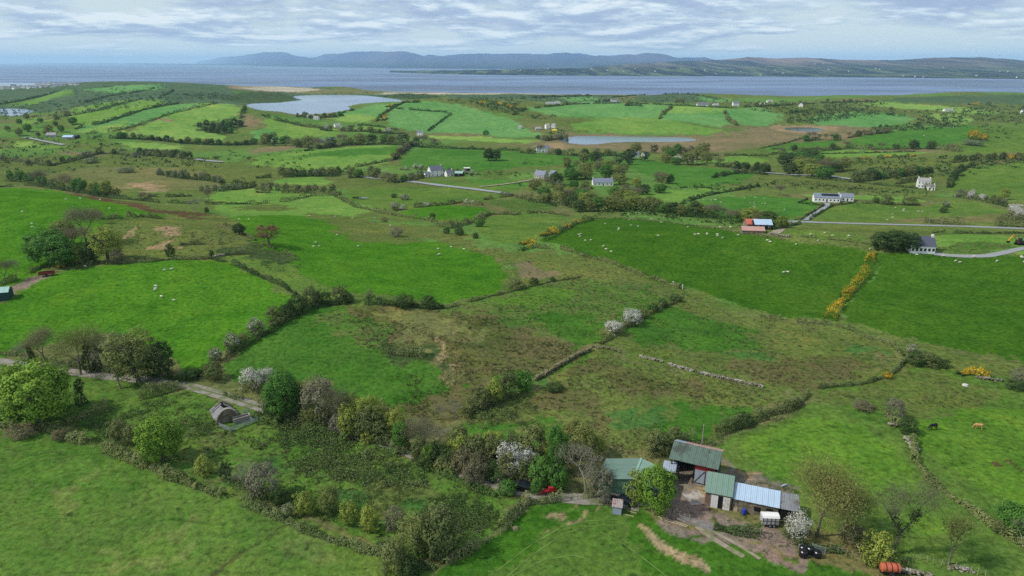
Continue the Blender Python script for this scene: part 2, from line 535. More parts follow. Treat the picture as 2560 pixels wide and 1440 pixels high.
FIELDS = [
    # --- distant ground, back to front
    (DKF, [(-400, 195), (420, 200), (560, 212), (740, 214), (980, 232), (1010, 250), (610, 262), (-400, 300)]),
    (SAND, [(-400, 203), (0, 203), (150, 205), (170, 209), (90, 213), (0, 216), (-400, 216)]),
    (TN, [(570, 214), (720, 216), (800, 222), (860, 230), (760, 232), (640, 228), (580, 222)]),
    (SAND, [(600, 220), (700, 216), (780, 222), (850, 230), (960, 231), (1100, 232), (1250, 234), (1260, 238), (1100, 236), (960, 236), (860, 234), (740, 230), (640, 226)]),
    (G3, [(560, 226), (640, 229), (700, 236), (640, 240), (570, 236)]),
    (OT, [(730, 233), (820, 222), (880, 219), (930, 224), (960, 234), (900, 237), (800, 236)]),
    (DK, [(944, 240), (1000, 234), (1060, 234), (1110, 242), (1060, 250), (1000, 248)]),
    (DK, [(560, 236), (650, 228), (720, 236), (760, 246), (700, 256), (612, 258), (560, 250)]),
    (DKF, [(1110, 236), (1300, 236), (1480, 236), (1560, 240), (1500, 262), (1300, 250), (1150, 248)]),
    (DKF, [(1580, 245), (1640, 234), (1720, 232), (1790, 245), (1800, 256), (1700, 258), (1600, 254)]),
    (GF, [(1400, 243), (1480, 241), (1500, 249), (1420, 254)]),
    (GF, [(1430, 256), (1500, 251), (1530, 258), (1450, 262)]),
    (GF, [(1740, 240), (1800, 246), (1840, 250), (1800, 256), (1745, 250)]),
    (DKF, [(2200, 252), (2260, 244), (2420, 238), (2640, 236), (2640, 262), (2500, 262), (2300, 258)]),
    (GL, [(2140, 257), (2230, 256), (2400, 268), (2500, 280), (2460, 288), (2300, 274), (2190, 266)]),
    (OL, [(1700, 256), (2200, 256), (2560, 262), (2700, 320), (2300, 310), (2000, 300), (1900, 300), (1840, 270)]),
    (GL, [(2140, 257), (2230, 256), (2400, 268), (2500, 280), (2460, 288), (2300, 274), (2190, 266)]),
    # left far slopes
    (G3, [(150, 232), (190, 220), (180, 238), (40, 262), (-60, 262), (0, 255), (120, 242)]),
    (G2, [(60, 256), (170, 222), (180, 226), (150, 240), (80, 262), (20, 266)]),
    (GF, [(200, 224), (330, 212), (400, 212), (410, 222), (330, 232), (280, 232)]),
    (DKF, [(420, 240), (440, 222), (500, 216), (560, 222), (590, 240), (530, 246)]),
    (DKF, [(300, 232), (420, 222), (440, 226), (400, 244), (300, 240)]),
    (G2, [(50, 300), (100, 294), (140, 298), (90, 312), (50, 310)]),
    # hill with striped fields
    (G2, [(170, 272), (250, 258), (330, 248), (350, 249), (290, 262), (240, 274), (170, 288)]),
    (G2, [(180, 290), (260, 272), (345, 250), (400, 247), (440, 256), (400, 264), (330, 284), (250, 310), (210, 320), (180, 318), (170, 300)]),
    (GF, [(190, 322), (260, 304), (340, 280), (420, 262), (530, 258), (470, 272), (400, 290), (330, 314), (290, 326), (220, 330)]),
    (GL, [(185, 332), (240, 318), (300, 308), (330, 300), (300, 322), (270, 330)]),
    (GL, [(310, 332), (360, 312), (430, 285), (530, 258), (580, 260), (612, 272), (600, 285), (560, 300), (490, 310), (500, 324), (560, 340), (560, 350), (430, 348), (350, 342), (300, 338)]),
    (TN, [(390, 300), (410, 291), (430, 300), (420, 305)]),
    (TNB, [(600, 285), (640, 290), (660, 315), (630, 320), (600, 312)]),
    (DK, [(486, 318), (500, 308), (560, 302), (600, 310), (605, 325), (560, 336), (500, 328)]),
    (G2, [(660, 290), (690, 296), (760, 318), (840, 322), (850, 345), (780, 352), (700, 345), (665, 320)]),
    (GF, [(630, 330), (665, 320), (700, 345), (690, 356), (640, 352)]),
    # centre hill
    (GF, [(820, 290), (870, 278), (930, 262), (990, 258), (960, 285), (900, 298), (840, 304)]),
    (GL, [(820, 296), (880, 284), (930, 290), (935, 300), (900, 308), (850, 302)]),
    (OL, [(980, 252), (1100, 250), (1300, 246), (1380, 262), (1400, 285), (1290, 290), (1180, 268), (1060, 254)]),
    (GF, [(960, 300), (985, 270), (1010, 256), (1060, 253), (1130, 258), (1200, 275), (1280, 300), (1350, 340), (1280, 346), (1180, 334), (1060, 332), (1000, 322)]),
    (G2, [(875, 320), (930, 314), (1000, 326), (980, 334), (900, 334)]),
    (GL, [(1070, 338), (1150, 342), (1200, 340), (1300, 350), (1340, 350), (1340, 360), (1200, 352), (1080, 346)]),
    # D hill
    (OL, [(1290, 275), (1350, 262), (1380, 290), (1500, 300), (1560, 310), (1450, 325), (1370, 312), (1300, 300)]),
    (GF, [(1310, 270), (1420, 262), (1560, 257), (1680, 262), (1640, 297), (1500, 293), (1380, 290)]),
    (GL, [(1680, 264), (1790, 266), (1830, 272), (1810, 282), (1830, 312), (1780, 316), (1700, 300), (1640, 296)]),
    (GF, [(1640, 298), (1660, 285), (1810, 280), (1840, 310), (1800, 318), (1720, 305)]),
    (GF, [(1825, 270), (1900, 268), (1950, 285), (1955, 302), (1900, 316), (1850, 312), (1815, 285)]),
    (G2, [(1420, 312), (1500, 298), (1580, 292), (1650, 297), (1760, 316), (1840, 336), (1700, 336), (1560, 332), (1440, 326)]),
    (GF, [(2010, 300), (2060, 284), (2180, 280), (2290, 290), (2270, 305), (2200, 318), (2100, 318), (2040, 312)]),
    (GL, [(2300, 284), (2400, 286), (2440, 300), (2400, 312), (2350, 300)]),
    (TNB, [(1300, 372), (1340, 350), (1400, 330), (1480, 334), (1600, 338), (1760, 338), (1840, 330), (1900, 316), (1940, 313), (2120, 314), (2200, 320), (2240, 335),
           (2120, 345), (2080, 355), (1960, 360), (1900, 368), (1800, 380), (1650, 380), (1480, 368), (1400, 372)]),
    (TN, [(1920, 318), (1960, 313), (2060, 314), (2100, 320), (2080, 330), (2020, 334), (1960, 330)]),
    (TN, [(1340, 362), (1400, 358), (1420, 368), (1400, 378), (1350, 376)]),
    (G1, [(2110, 372), (2130, 346), (2200, 332), (2300, 318), (2440, 312), (2440, 330), (2410, 350), (2340, 368), (2200, 374)]),
    (GC, [(2440, 312), (2560, 305), (2760, 300), (2760, 400), (2560, 380), (2400, 385), (2380, 360), (2420, 345)]),
    (G1, [(1930, 366), (2000, 355), (2090, 352), (2095, 372), (2000, 378), (1920, 376)]),
    (G3, [(2010, 392), (2100, 386), (2110, 402), (2040, 408)]),
    (TNB, [(2180, 378), (2350, 368), (2360, 380), (2200, 386)]),
    (TN, [(2230, 396), (2280, 392), (2290, 398), (2240, 404)]),
    (G2, [(1960, 384), (2100, 376), (2330, 380), (2300, 386), (2100, 394), (1980, 392)]),
    (OL, [(2150, 395), (2400, 390), (2420, 440), (2300, 470), (2100, 470), (2040, 440)]),
    (GC, [(2370, 470), (2400, 430), (2450, 412), (2560, 406), (2760, 400), (2760, 520), (2560, 500), (2480, 495), (2400, 480)]),
    # mid valley
    (OL, [(-100, 400), (160, 385), (500, 395), (620, 415), (900, 430), (1100, 450), (1280, 470), (1260, 490), (1000, 480), (830, 470), (560, 480), (280, 480), (-100, 450)]),
    (TNB, [(130, 378), (260, 380), (270, 392), (180, 392)]),
    (G1V, [(155, 388), (210, 388), (205, 397), (165, 397)]),
    (GL, [(290, 355), (400, 358), (455, 365), (440, 376), (330, 368)]),
    (GL, [(30, 355), (90, 352), (100, 368), (40, 368)]),
    (G2, [(90, 368), (130, 362), (180, 368), (90, 374)]),
    (OT, [(330, 418), (470, 425), (560, 440), (560, 470), (420, 480), (280, 470), (90, 440), (200, 420)]),
    (TN, [(310, 456), (400, 453), (418, 480), (360, 482), (320, 468)]),
    (G3, [(180, 350), (270, 345), (290, 356), (230, 365)]),
    (G2, [(620, 408), (660, 390), (740, 378), (860, 368), (960, 362), (1000, 368), (990, 392), (950, 412), (870, 424), (760, 424), (680, 416)]),
    (G1, [(700, 395), (860, 372), (1000, 366), (1000, 385), (860, 390)]),
    (TNB, [(640, 370), (750, 364), (745, 372), (640, 384)]),
    (G1, [(1000, 402), (1020, 384), (1060, 372), (1160, 370), (1280, 378), (1350, 382), (1440, 392), (1400, 410), (1290, 418), (1230, 432), (1080, 425), (1010, 418)]),
    (G1, [(1340, 385), (1480, 388), (1520, 395), (1440, 420), (1380, 410)]),
    (G2, [(660, 455), (720, 446), (800, 440), (830, 455), (800, 465), (720, 460)]),
    (G1, [(1500, 400), (1600, 398), (1700, 415), (1760, 418), (1900, 430), (1880, 445), (1740, 470), (1680, 462), (1600, 430)]),
    (G2, [(1760, 395), (1860, 390), (1920, 398), (1900, 412), (1790, 412)]),
    (G1, [(1660, 448), (1760, 440), (1860, 440), (1850, 460), (1700, 468)]),
    (OL, [(1900, 425), (2000, 420), (2060, 440), (2200, 470), (2180, 485), (2050, 475), (1880, 455)]),
    (G2, [(540, 470), (700, 468), (830, 478), (830, 486), (700, 498), (560, 506), (530, 495)]),
    (WT, [(1205, 420), (1290, 432), (1280, 452), (1190, 446)]),
    (GC, [(860, 474), (960, 468), (1080, 468), (1260, 482), (1280, 492), (1200, 505), (1040, 518), (960, 525), (870, 500)]),
    (G3, [(1080, 450), (1200, 462), (1300, 478), (1270, 482), (1150, 468), (1080, 460)]),
    (G1, [(1160, 448), (1300, 452), (1340, 462), (1300, 472), (1210, 466)]),
    (G1V, [(998, 532), (1030, 520), (1120, 512), (1200, 518), (1235, 534), (1180, 552), (1080, 552), (1020, 542)]),
    (WT, [(1215, 502), (1290, 492), (1420, 512), (1390, 530), (1280, 530)]),
    (G2, [(1555, 494), (1640, 480), (1760, 470), (1792, 474), (1770, 488), (1700, 503), (1600, 502)]),
    (G1, [(1720, 512), (1780, 498), (1900, 488), (2060, 502), (2020, 530), (1960, 552), (1850, 548), (1760, 532)]),
    (GC, [(2060, 520), (2140, 504), (2300, 512), (2320, 540), (2200, 556), (2030, 548)]),
    (GC, [(2310, 520), (2360, 500), (2450, 510), (2530, 528), (2420, 542), (2320, 545)]),
    (G2, [(2020, 480), (2150, 488), (2280, 490), (2320, 508), (2160, 500), (2010, 492)]),
    (G3, [(1400, 430), (1460, 440), (1480, 460), (1350, 462)]),
    (GC, [(1380, 580), (1420, 540), (1330, 532), (1250, 535), (1200, 548), (1190, 580), (1250, 606), (1340, 608)]),
    (GC, [(1960, 585), (2000, 572), (2160, 590), (2160, 606), (2020, 596)]),
    (G2, [(2330, 590), (2400, 584), (2560, 594), (2700, 600), (2700, 640), (2400, 625), (2330, 610)]),
    (OL, [(1990, 562), (2200, 568), (2330, 580), (2330, 588), (2150, 582), (2000, 570)]),
    (WT, [(2330, 608), (2560, 612), (2560, 622), (2500, 636), (2400, 636), (2340, 620)]),
    # left back hill
    (G1V, [(-120, 478), (30, 468), (130, 476), (240, 498), (340, 520), (420, 548), (330, 556), (262, 560), (200, 640), (110, 670), (60, 700), (-120, 760)]),
    (EARTH, [(150, 474), (250, 492), (360, 514), (470, 535), (540, 552), (560, 560), (480, 552), (380, 532), (260, 504), (180, 486)]),
    (OL, [(400, 545), (470, 540), (540, 552), (590, 575), (640, 600), (660, 640), (700, 650), (540, 655), (420, 655), (290, 655), (250, 640), (300, 580), (270, 556), (330, 550)]),
    (TN, [(410, 563), (480, 566), (490, 580), (440, 590), (400, 580)]),
    (TN, [(320, 570), (350, 562), (360, 590), (320, 590)]),
    (TN, [(400, 618), (450, 600), (470, 620), (450, 626)]),
    (MUD, [(0, 716), (60, 700), (120, 676), (150, 676), (110, 700), (40, 730), (0, 740)]),
    # big middle pasture
    (G2, [(540, 508), (700, 500), (830, 488), (870, 502), (930, 525), (870, 545), (760, 545), (600, 540), (540, 530)]),
    (OL, [(580, 515), (690, 508), (740, 520), (700, 528), (600, 526)]),
    (G1V, [(560, 545), (700, 536), (830, 545), (860, 560), (910, 598), (1000, 602), (1160, 612), (1240, 640), (1262, 690), (1262, 720), (1200, 745), (1090, 758),
           (960, 736), (860, 728), (790, 706), (720, 680), (640, 640), (600, 560)]),
    (OL, [(760, 530), (870, 540), (960, 560), (1080, 566), (1180, 590), (1240, 615), (1180, 612), (1060, 600), (920, 602), (860, 580)]),
    (GC, [(555, 642), (640, 640), (740, 668), (800, 700), (860, 728), (760, 740), (690, 700), (620, 668)]),
    (DK, [(640, 600), (690, 625), (740, 650), (700, 655), (650, 640), (560, 640), (560, 625)]),
    # left near drumlin
    (G1V, [(-120, 790), (0, 762), (60, 725), (110, 695), (180, 672), (300, 658), (420, 650), (540, 648), (620, 680), (700, 722), (742, 745), (700, 790), (640, 828),
           (570, 880), (540, 915), (470, 942), (430, 900), (350, 850), (260, 830), (160, 850), (0, 900), (-120, 900)]),
    (G3, [(-120, 905), (0, 905), (160, 925), (320, 940), (470, 950), (360, 1000), (180, 1050), (0, 1080), (-120, 1100)]),
    # right drumlins
    (OL, [(1180, 600), (1300, 625), (1420, 622), (1500, 650), (1640, 690), (1760, 738), (1900, 786), (2100, 812), (2100, 826), (1900, 800), (1720, 755), (1580, 710),
          (1470, 690), (1290, 722), (1260, 690), (1240, 640)]),
    (TNB, [(1260, 650), (1330, 660), (1420, 680), (1380, 692), (1290, 690), (1255, 680)]),
    (G1D, [(1352, 602), (1400, 574), (1480, 548), (1560, 545), (1660, 552), (1800, 572), (1960, 598), (2150, 622), (2192, 636), (2130, 740), (2072, 802), (1960, 790),
           (1860, 764), (1700, 712), (1640, 700), (1520, 650), (1440, 632)]),
    (G1D, [(2196, 640), (2300, 632), (2400, 642), (2560, 636), (2760, 630), (2760, 920), (2560, 905), (2450, 890), (2330, 862), (2220, 836), (2140, 810), (2092, 804)]),
    (OL, [(2190, 830), (2330, 866), (2460, 895), (2700, 930), (2700, 1000), (2560, 960), (2420, 930), (2280, 900), (2250, 860)]),
    # property
    (WTP, [(150, 1055), (470, 965), (680, 1030), (900, 1100), (1120, 1175), (1270, 1240), (1320, 1250), (1280, 1310), (1100, 1405), (880, 1330), (600, 1225), (350, 1130)]),
    (WT, [(300, 1060), (420, 1040), (640, 1100), (760, 1180), (600, 1190), (400, 1120)]),
    (TE, [(820, 1240), (900, 1220), (1010, 1240), (1060, 1290), (950, 1310), (860, 1280)]),
    (TE, [(600, 1120), (680, 1130), (700, 1165), (620, 1160)]),
    (G1VS, [(1030, 1188), (1090, 1185), (1105, 1215), (1060, 1225), (1030, 1208)]),
    (OL, [(940, 1205), (1060, 1205), (1100, 1260), (1020, 1270), (950, 1240)]),
    (G1S, [(560, 915), (640, 850), (760, 780), (800, 760), (880, 758), (960, 800), (1040, 860), (1060, 900), (1100, 960), (1080, 1000), (1040, 1040), (900, 1010), (780, 965), (640, 950)]),
    (WT, [(800, 790), (880, 770), (920, 800), (1000, 840), (1050, 900), (960, 890), (860, 840)]),
    (BR, [(880, 762), (1080, 770), (1180, 775), (1300, 830), (1462, 880), (1400, 920), (1330, 955), (1250, 950), (1190, 985), (1150, 1040), (1060, 1060), (1000, 1010), (1090, 975), (1120, 920),
          (1110, 860), (1020, 850), (940, 800)]),
    (OT, [(970, 775), (1060, 780), (1150, 800), (1170, 840), (1110, 850), (1010, 820)]),
    (TE, [(1230, 950), (1320, 960), (1300, 990), (1200, 990)]),
    (G1S, [(1150, 950), (1230, 940), (1250, 960), (1200, 975)]),
    (DK, [(960, 855), (1010, 842), (1090, 860), (1105, 880), (1070, 898), (1000, 888)]),
    (TN, [(1104, 848), (1118, 850), (1124, 872), (1112, 900), (1104, 898), (1114, 872)]),
    (WT, [(1190, 772), (1290, 728), (1472, 690), (1600, 712), (1700, 745), (1640, 768), (1560, 800), (1500, 860), (1400, 850), (1290, 812)]),
    (G1S, [(1300, 795), (1400, 778), (1530, 800), (1500, 850), (1420, 858), (1340, 825)]),
    (G1VS, [(1270, 740), (1400, 722), (1460, 740), (1380, 760), (1280, 765)]),
    (OL, [(1700, 748), (1900, 795), (2100, 822), (2235, 862), (2245, 900), (2150, 958), (2030, 968), (1905, 965), (1700, 915), (1500, 866), (1560, 800)]),
    (G1S, [(1520, 830), (1600, 790), (1700, 760), (1820, 800), (1950, 830), (1900, 870), (1740, 860), (1600, 840)]),
    (TE, [(1800, 868), (1920, 880), (1950, 890), (1850, 890)]),
    (TE, [(2160, 878), (2220, 880), (2210, 898), (2150, 892)]),
    (BR, [(1900, 900), (2040, 890), (2130, 900), (2180, 930), (2030, 960), (1900, 950), (1820, 920)]),
    (OL, [(1480, 872), (1700, 920), (1900, 970), (2000, 985), (1980, 1010), (1750, 1100), (1620, 1150), (1500, 1130), (1350, 1080), (1210, 1075), (1160, 1050), (1280, 995), (1350, 955)]),
    (BR, [(1480, 905), (1600, 920), (1700, 960), (1720, 985), (1600, 985), (1480, 960), (1430, 940)]),
    (BR, [(1330, 990), (1430, 1010), (1500, 1060), (1500, 1120), (1440, 1070), (1330, 1030)]),
    (TE, [(1510, 1030), (1640, 1000), (1720, 1030), (1700, 1070), (1620, 1100), (1520, 1080)]),
    (G1S, [(1600, 1060), (1760, 1010), (1860, 1030), (1760, 1080), (1640, 1120)]),
    (G1S, [(1440, 880), (1500, 872), (1480, 890), (1370, 960), (1340, 970)]),
    (G1S, [(1160, 1070), (1300, 1060), (1400, 1100), (1420, 1140), (1320, 1140), (1200, 1110)]),
    # right paddocks
    (GC, [(1790, 1115), (1990, 1020), (2040, 975), (2160, 962), (2240, 930), (2280, 905), (2450, 935), (2760, 990), (2760, 1560), (2300, 1440), (2100, 1330), (1990, 1290), (1985, 1245), (1810, 1180)]),
    (GP, [(1850, 1110), (2000, 1040), (2180, 1060), (2250, 1120), (2300, 1200), (2380, 1280), (2440, 1340), (2300, 1330), (2000, 1220), (1900, 1180)]),
    (OL, [(2050, 975), (2150, 965), (2260, 925), (2400, 940), (2480, 1000), (2350, 1020), (2200, 1010), (2080, 1000)]),
    (GP, [(2250, 1060), (2400, 1020), (2700, 1040), (2700, 1250), (2500, 1260), (2350, 1160)]),
    (EARTH, [(2470, 1150), (2500, 1150), (2545, 1190), (2530, 1192), (2495, 1168)]),
    # bottom pastures
    (G3, [(-120, 1090), (60, 1080), (160, 1075), (340, 1150), (560, 1225), (740, 1300), (600, 1370), (480, 1450), (300, 1600), (-120, 1700)]),
    (DRY, [(120, 1230), (200, 1235), (240, 1280), (200, 1300), (130, 1270)]),
    (DRY, [(420, 1290), (500, 1280), (520, 1310), (440, 1320)]),
    (DRY, [(180, 1180), (250, 1190), (260, 1215), (200, 1210)]),
    (DRY, [(300, 1400), (420, 1360), (520, 1330), (480, 1360), (350, 1420)]),
    (GC, [(480, 1450), (600, 1370), (740, 1300), (900, 1350), (1100, 1420), (1080, 1480), (1000, 1600), (480, 1700)]),
    (G1F, [(1090, 1450), (1130, 1405), (1250, 1330), (1330, 1262), (1460, 1240), (1540, 1255), (1640, 1300), (1750, 1325), (1860, 1362), (2000, 1402), (2200, 1450), (2700, 1500), (2700, 1800), (1000, 1800)]),
    (GCS, [(1200, 1440), (1400, 1300), (1520, 1300), (1620, 1400), (1700, 1500), (1500, 1600), (1200, 1600)]),
    (DRY, [(700, 1360), (800, 1340), (900, 1370), (860, 1400), (720, 1390)]),
    (DITCH, [(505, 1440), (560, 1395), (640, 1345), (700, 1310), (706, 1314), (640, 1352), (570, 1400), (520, 1445)]),
    # farmyard
    (MUD, [(1560, 1240), (1650, 1190), (1690, 1170), (1790, 1170), (1800, 1230), (1760, 1270), (1950, 1300), (1985, 1320), (1970, 1342), (1880, 1335), (1780, 1305), (1700, 1300), (1640, 1280), (1580, 1262)]),
    (MUD, [(1790, 1140), (1860, 1150), (1900, 1190), (1980, 1230), (1960, 1250), (1870, 1215), (1800, 1195)]),
    (TN, [(1838, 1152), (1880, 1155), (1910, 1172), (1880, 1176), (1842, 1164)]),
    (TNH, [(1705, 1250), (1712, 1225), (1745, 1215), (1772, 1222), (1768, 1262), (1745, 1266)]),
    (MUD, [(1740, 1310), (1780, 1312), (1900, 1345), (1990, 1372), (2040, 1392), (2010, 1402), (1940, 1392), (1850, 1375), (1790, 1352)]),
    (TNH, [(1575, 1316), (1615, 1320), (1640, 1345), (1700, 1368), (1730, 1378), (1757, 1405), (1748, 1417), (1700, 1392), (1640, 1368), (1600, 1348), (1590, 1330)]),
    (TN, [(1395, 1312), (1430, 1300), (1455, 1305), (1420, 1320)]),
    (TNB, [(0, 1075), (30, 1065), (75, 1068), (60, 1085), (20, 1088)]),
]

NX, NY = 640, 770
ys = np.exp(np.linspace(math.log(55), math.log(5400 + 55), NY)) - 25
ss = np.linspace(-1.1, 1.1, NX)
SX = ss * (1 + 0.0)
X = SX[None, :] * (ys[:, None] + 30)
Y = np.repeat(ys[:, None], NX, 1)
Z = H(X, Y)
for nm_, lev, p, _px in LAKES:
    ins = inpoly(X.ravel(), Y.ravel(), p).reshape(X.shape)
    Z = np.where(ins, lev - 1.2, Z)
xf, yf = X.ravel(), Y.ravel()
# organic field edges: wobble the lookup position by a metre or two, more with distance
wob = 1.2 + 0.006 * yf
jx = xf + vnoise(xf / 9, yf / 9, 11) * wob
jy = yf + vnoise(xf / 9, yf / 9, 12) * wob
jx += vnoise(xf / 2.3, yf / 2.3, 13) * 0.5
jy += vnoise(xf / 2.3, yf / 2.3, 14) * 0.5
sw = 6.5 + 0.006 * yf
sx_ = jx + vnoise(xf / 7, yf / 7, 15) * sw * .55 + vnoise(xf / 2.6, yf / 2.6, 17) * sw * .4 + vnoise(xf / 18, yf / 18, 19) * sw * .7
sy_ = jy + vnoise(xf / 7, yf / 7, 16) * sw * .55 + vnoise(xf / 2.6, yf / 2.6, 18) * sw * .4 + vnoise(xf / 18, yf / 18, 20) * sw * .7
c0 = np.zeros((len(xf), 3))
c0[:] = srgb(96, 116, 56)
# far default: loose patchwork
pw = vnoise(xf / 120, yf / 70, 21)
c0[pw > 0.25] = srgb(92, 130, 60)
c0[pw < -0.45] = srgb(108, 112, 68)
par = np.zeros((len(xf), 2))
par[:] = (.3, .3)
for (code, pix), pl in zip(FIELDS, wpolys([f[1] for f in FIELDS])):
    cc, tf, br = code
    ins = inpoly(sx_, sy_, pl) if any(code is q for q in SOFT) else inpoly(jx, jy, pl)
    c0[ins] = cc
    par[ins] = (tf, br)
# sandy, dark weedy rim at the coast
zf = Z.ravel()
cyf = coast_y(xf, yf)
rim = (yf > cyf - 55 + vnoise(xf / 90, yf / 90, 31) * 40)
c0[rim] = srgb(164, 156, 134)
par[rim] = (0, 0)
rk = rim & (vnoise(xf / 120, yf / 25, 33) > 0.35)
c0[rk] = srgb(70, 70, 66)

gm = bpy.data.materials.new('meadow_ground')
gm.use_nodes = True
t = gm.node_tree
b = t.nodes['Principled BSDF']
b.inputs['Roughness'].default_value = 0.95
b.inputs['Specular IOR Level'].default_value = 0.0
at = N(t, 'ShaderNodeAttribute', attribute_name='field_colour')
ap = N(t, 'ShaderNodeAttribute', attribute_name='field_cover')
sp_ = N(t, 'ShaderNodeSeparateXYZ')
L(t, ap.outputs['Vector'], sp_.inputs[0])
geo = N(t, 'ShaderNodeNewGeometry')
P = geo.outputs['Position']
nA = noise(t, P, 0.012, 4, 0.6)
nB = noise(t, P, 0.11, 5, 0.65)
nC = noise(t, P, 0.9, 5, 0.7)
nD = noise(t, P, 0.35, 6, 0.72, 0.6)
nE = noise(t, P, 0.05, 6, 0.7, 0.8)
nF = noise(t, P, 0.035, 5, 0.65, 1.5)
c = mixc(t, 1.0, at.outputs['Color'], ramp(t, nA, [(0.3, (0.78, 0.88, 0.76)), (0.5, (1, 1, 1)), (0.7, (1.28, 1.12, 1.18))]), 'MULTIPLY')
c = mixc(t, 1.0, c, ramp(t, nB, [(0.28, (0.72, 0.80, 0.78)), (0.5, (1, 1, 1)), (0.72, (1.30, 1.18, 1.10))]), 'MULTIPLY')
c = mixc(t, 1.0, c, ramp(t, nF, [(0.36, (0.80, 0.90, 0.86)), (0.46, (1, 1, 1)), (0.56, (1, 1, 1)), (0.66, (1.30, 1.08, 1.10))]), 'MULTIPLY')
c = mixc(t, 1.0, c, ramp(t, nC, [(0.30, 0.52), (0.5, 1.0), (0.72, 1.42)]), 'MULTIPLY')
brown = ramp(t, mathn(t, 'ADD', nE, mathn(t, 'MULTIPLY', nD, 0.35)), [(0.0, (0.100, 0.080, 0.030)), (1.0, (0.21, 0.17, 0.085))])
bm = mathn(t, 'MULTIPLY', ramp(t, mathn(t, 'ADD', mathn(t, 'MULTIPLY', nE, 0.38), mathn(t, 'MULTIPLY', nD, 0.62)), [(0.46, 0.0), (0.55, 1.0)]), sp_.outputs[1], clamp=True)
c = mixc(t, mathn(t, 'MULTIPLY', bm, 0.85), c, mixc(t, nC, (0.085, 0.072, 0.026), (0.20, 0.165, 0.085)))
tf = ramp(t, noise(t, P, 0.75, 3, 0.6, 0.4), [(0.55, 0.0), (0.63, 1.0)])
tfm = mathn(t, 'MULTIPLY', tf, ramp(t, mathn(t, 'ADD', sp_.outputs[0], mathn(t, 'SUBTRACT', nE, 0.5)), [(0.08, 0.0), (0.5, 1.0)]))
c = mixc(t, mathn(t, 'MULTIPLY', tfm, 0.85), c, (0.030, 0.042, 0.014))
vst = N(t, 'ShaderNodeVectorMath', operation='MULTIPLY')
L(t, P, vst.inputs[0])
vst.inputs[1].default_value = (0.45, 1.3, 1.0)
strk = noise(t, vst.outputs[0], 0.30, 5, 0.75, 1.2)
c = mixc(t, 1.0, c, ramp(t, strk, [(0.34, (0.62, 0.72, 0.66)), (0.46, (1, 1, 1)), (0.60, (1.0, 1.0, 1.0)), (0.70, (1.45, 1.22, 1.25))]), 'MULTIPLY')
spk = ramp(t, noise(t, P, 0.62, 2, 0.5, 0.2), [(0.66, 0.0), (0.71, 0.75)])
c = mixc(t, spk, c, (0.030, 0.062, 0.014))
L(t, c, b.inputs['Base Color'])
bn = N(t, 'ShaderNodeBump')
bn.inputs['Strength'].default_value = 0.8
bn.inputs['Distance'].default_value = 0.5
L(t, mathn(t, 'ADD', mathn(t, 'MULTIPLY', nD, 1.2), mathn(t, 'MULTIPLY', nC, 0.6)), bn.inputs['Height'])
L(t, bn.outputs[0], b.inputs['Normal'])

ii = np.arange(NY - 1)[:, None] * NX + np.arange(NX - 1)[None, :]
F = np.stack([ii, ii + 1, ii + 1 + NX, ii + NX], -1).reshape(-1, 4)
V = np.stack([X, Y, Z], -1).reshape(-1, 3)
ground = mesh_obj('ground', V, F, gm, smooth_=True)
tag(ground, kind='structure')
ca = ground.data.attributes.new('field_colour', 'FLOAT_COLOR', 'POINT')
ca.data.foreach_set('color', np.concatenate([c0, np.ones((len(c0), 1))], 1).astype(np.float32).ravel())
cb = ground.data.attributes.new('field_cover', 'FLOAT_VECTOR', 'POINT')
cb.data.foreach_set('vector', np.concatenate([par, np.zeros((len(par), 1))], 1).astype(np.float32).ravel())


# ------------------------------------------------------------------ water
def water_mat(name, base, rough, bscale, bstr, stretch=(1, 1, 1)):
    m = bpy.data.materials.new(name)
    m.use_nodes = True
    t = m.node_tree
    b = t.nodes['Principled BSDF']
    geo = N(t, 'ShaderNodeNewGeometry')
    vm = N(t, 'ShaderNodeVectorMath', operation='MULTIPLY')
    L(t, geo.outputs['Position'], vm.inputs[0])
    vm.inputs[1].default_value = stretch
    n1 = noise(t, vm.outputs[0], 0.0016, 5, 0.6, 0.4)
    L(t, mixc(t, ramp(t, n1, [(0.38, 0.0), (0.62, 1.0)]), tuple(x * 0.65 for x in base), tuple(x * 1.4 for x in base)), b.inputs['Base Color'])
    n5 = noise(t, vm.outputs[0], 0.0035, 6, 0.7, 0.8)
    L(t, ramp(t, n5, [(0.35, rough * 0.75), (0.65, rough * 1.35)]), b.inputs['Roughness'])
    b.inputs['IOR'].default_value = 1.33
    bn = N(t, 'ShaderNodeBump')
    bn.inputs['Strength'].default_value = bstr
    bn.inputs['Distance'].default_value = 1.0
    L(t, noise(t, vm.outputs[0], bscale, 4, 0.6), bn.inputs['Height'])
    L(t, bn.outputs[0], b.inputs['Normal'])
    return m


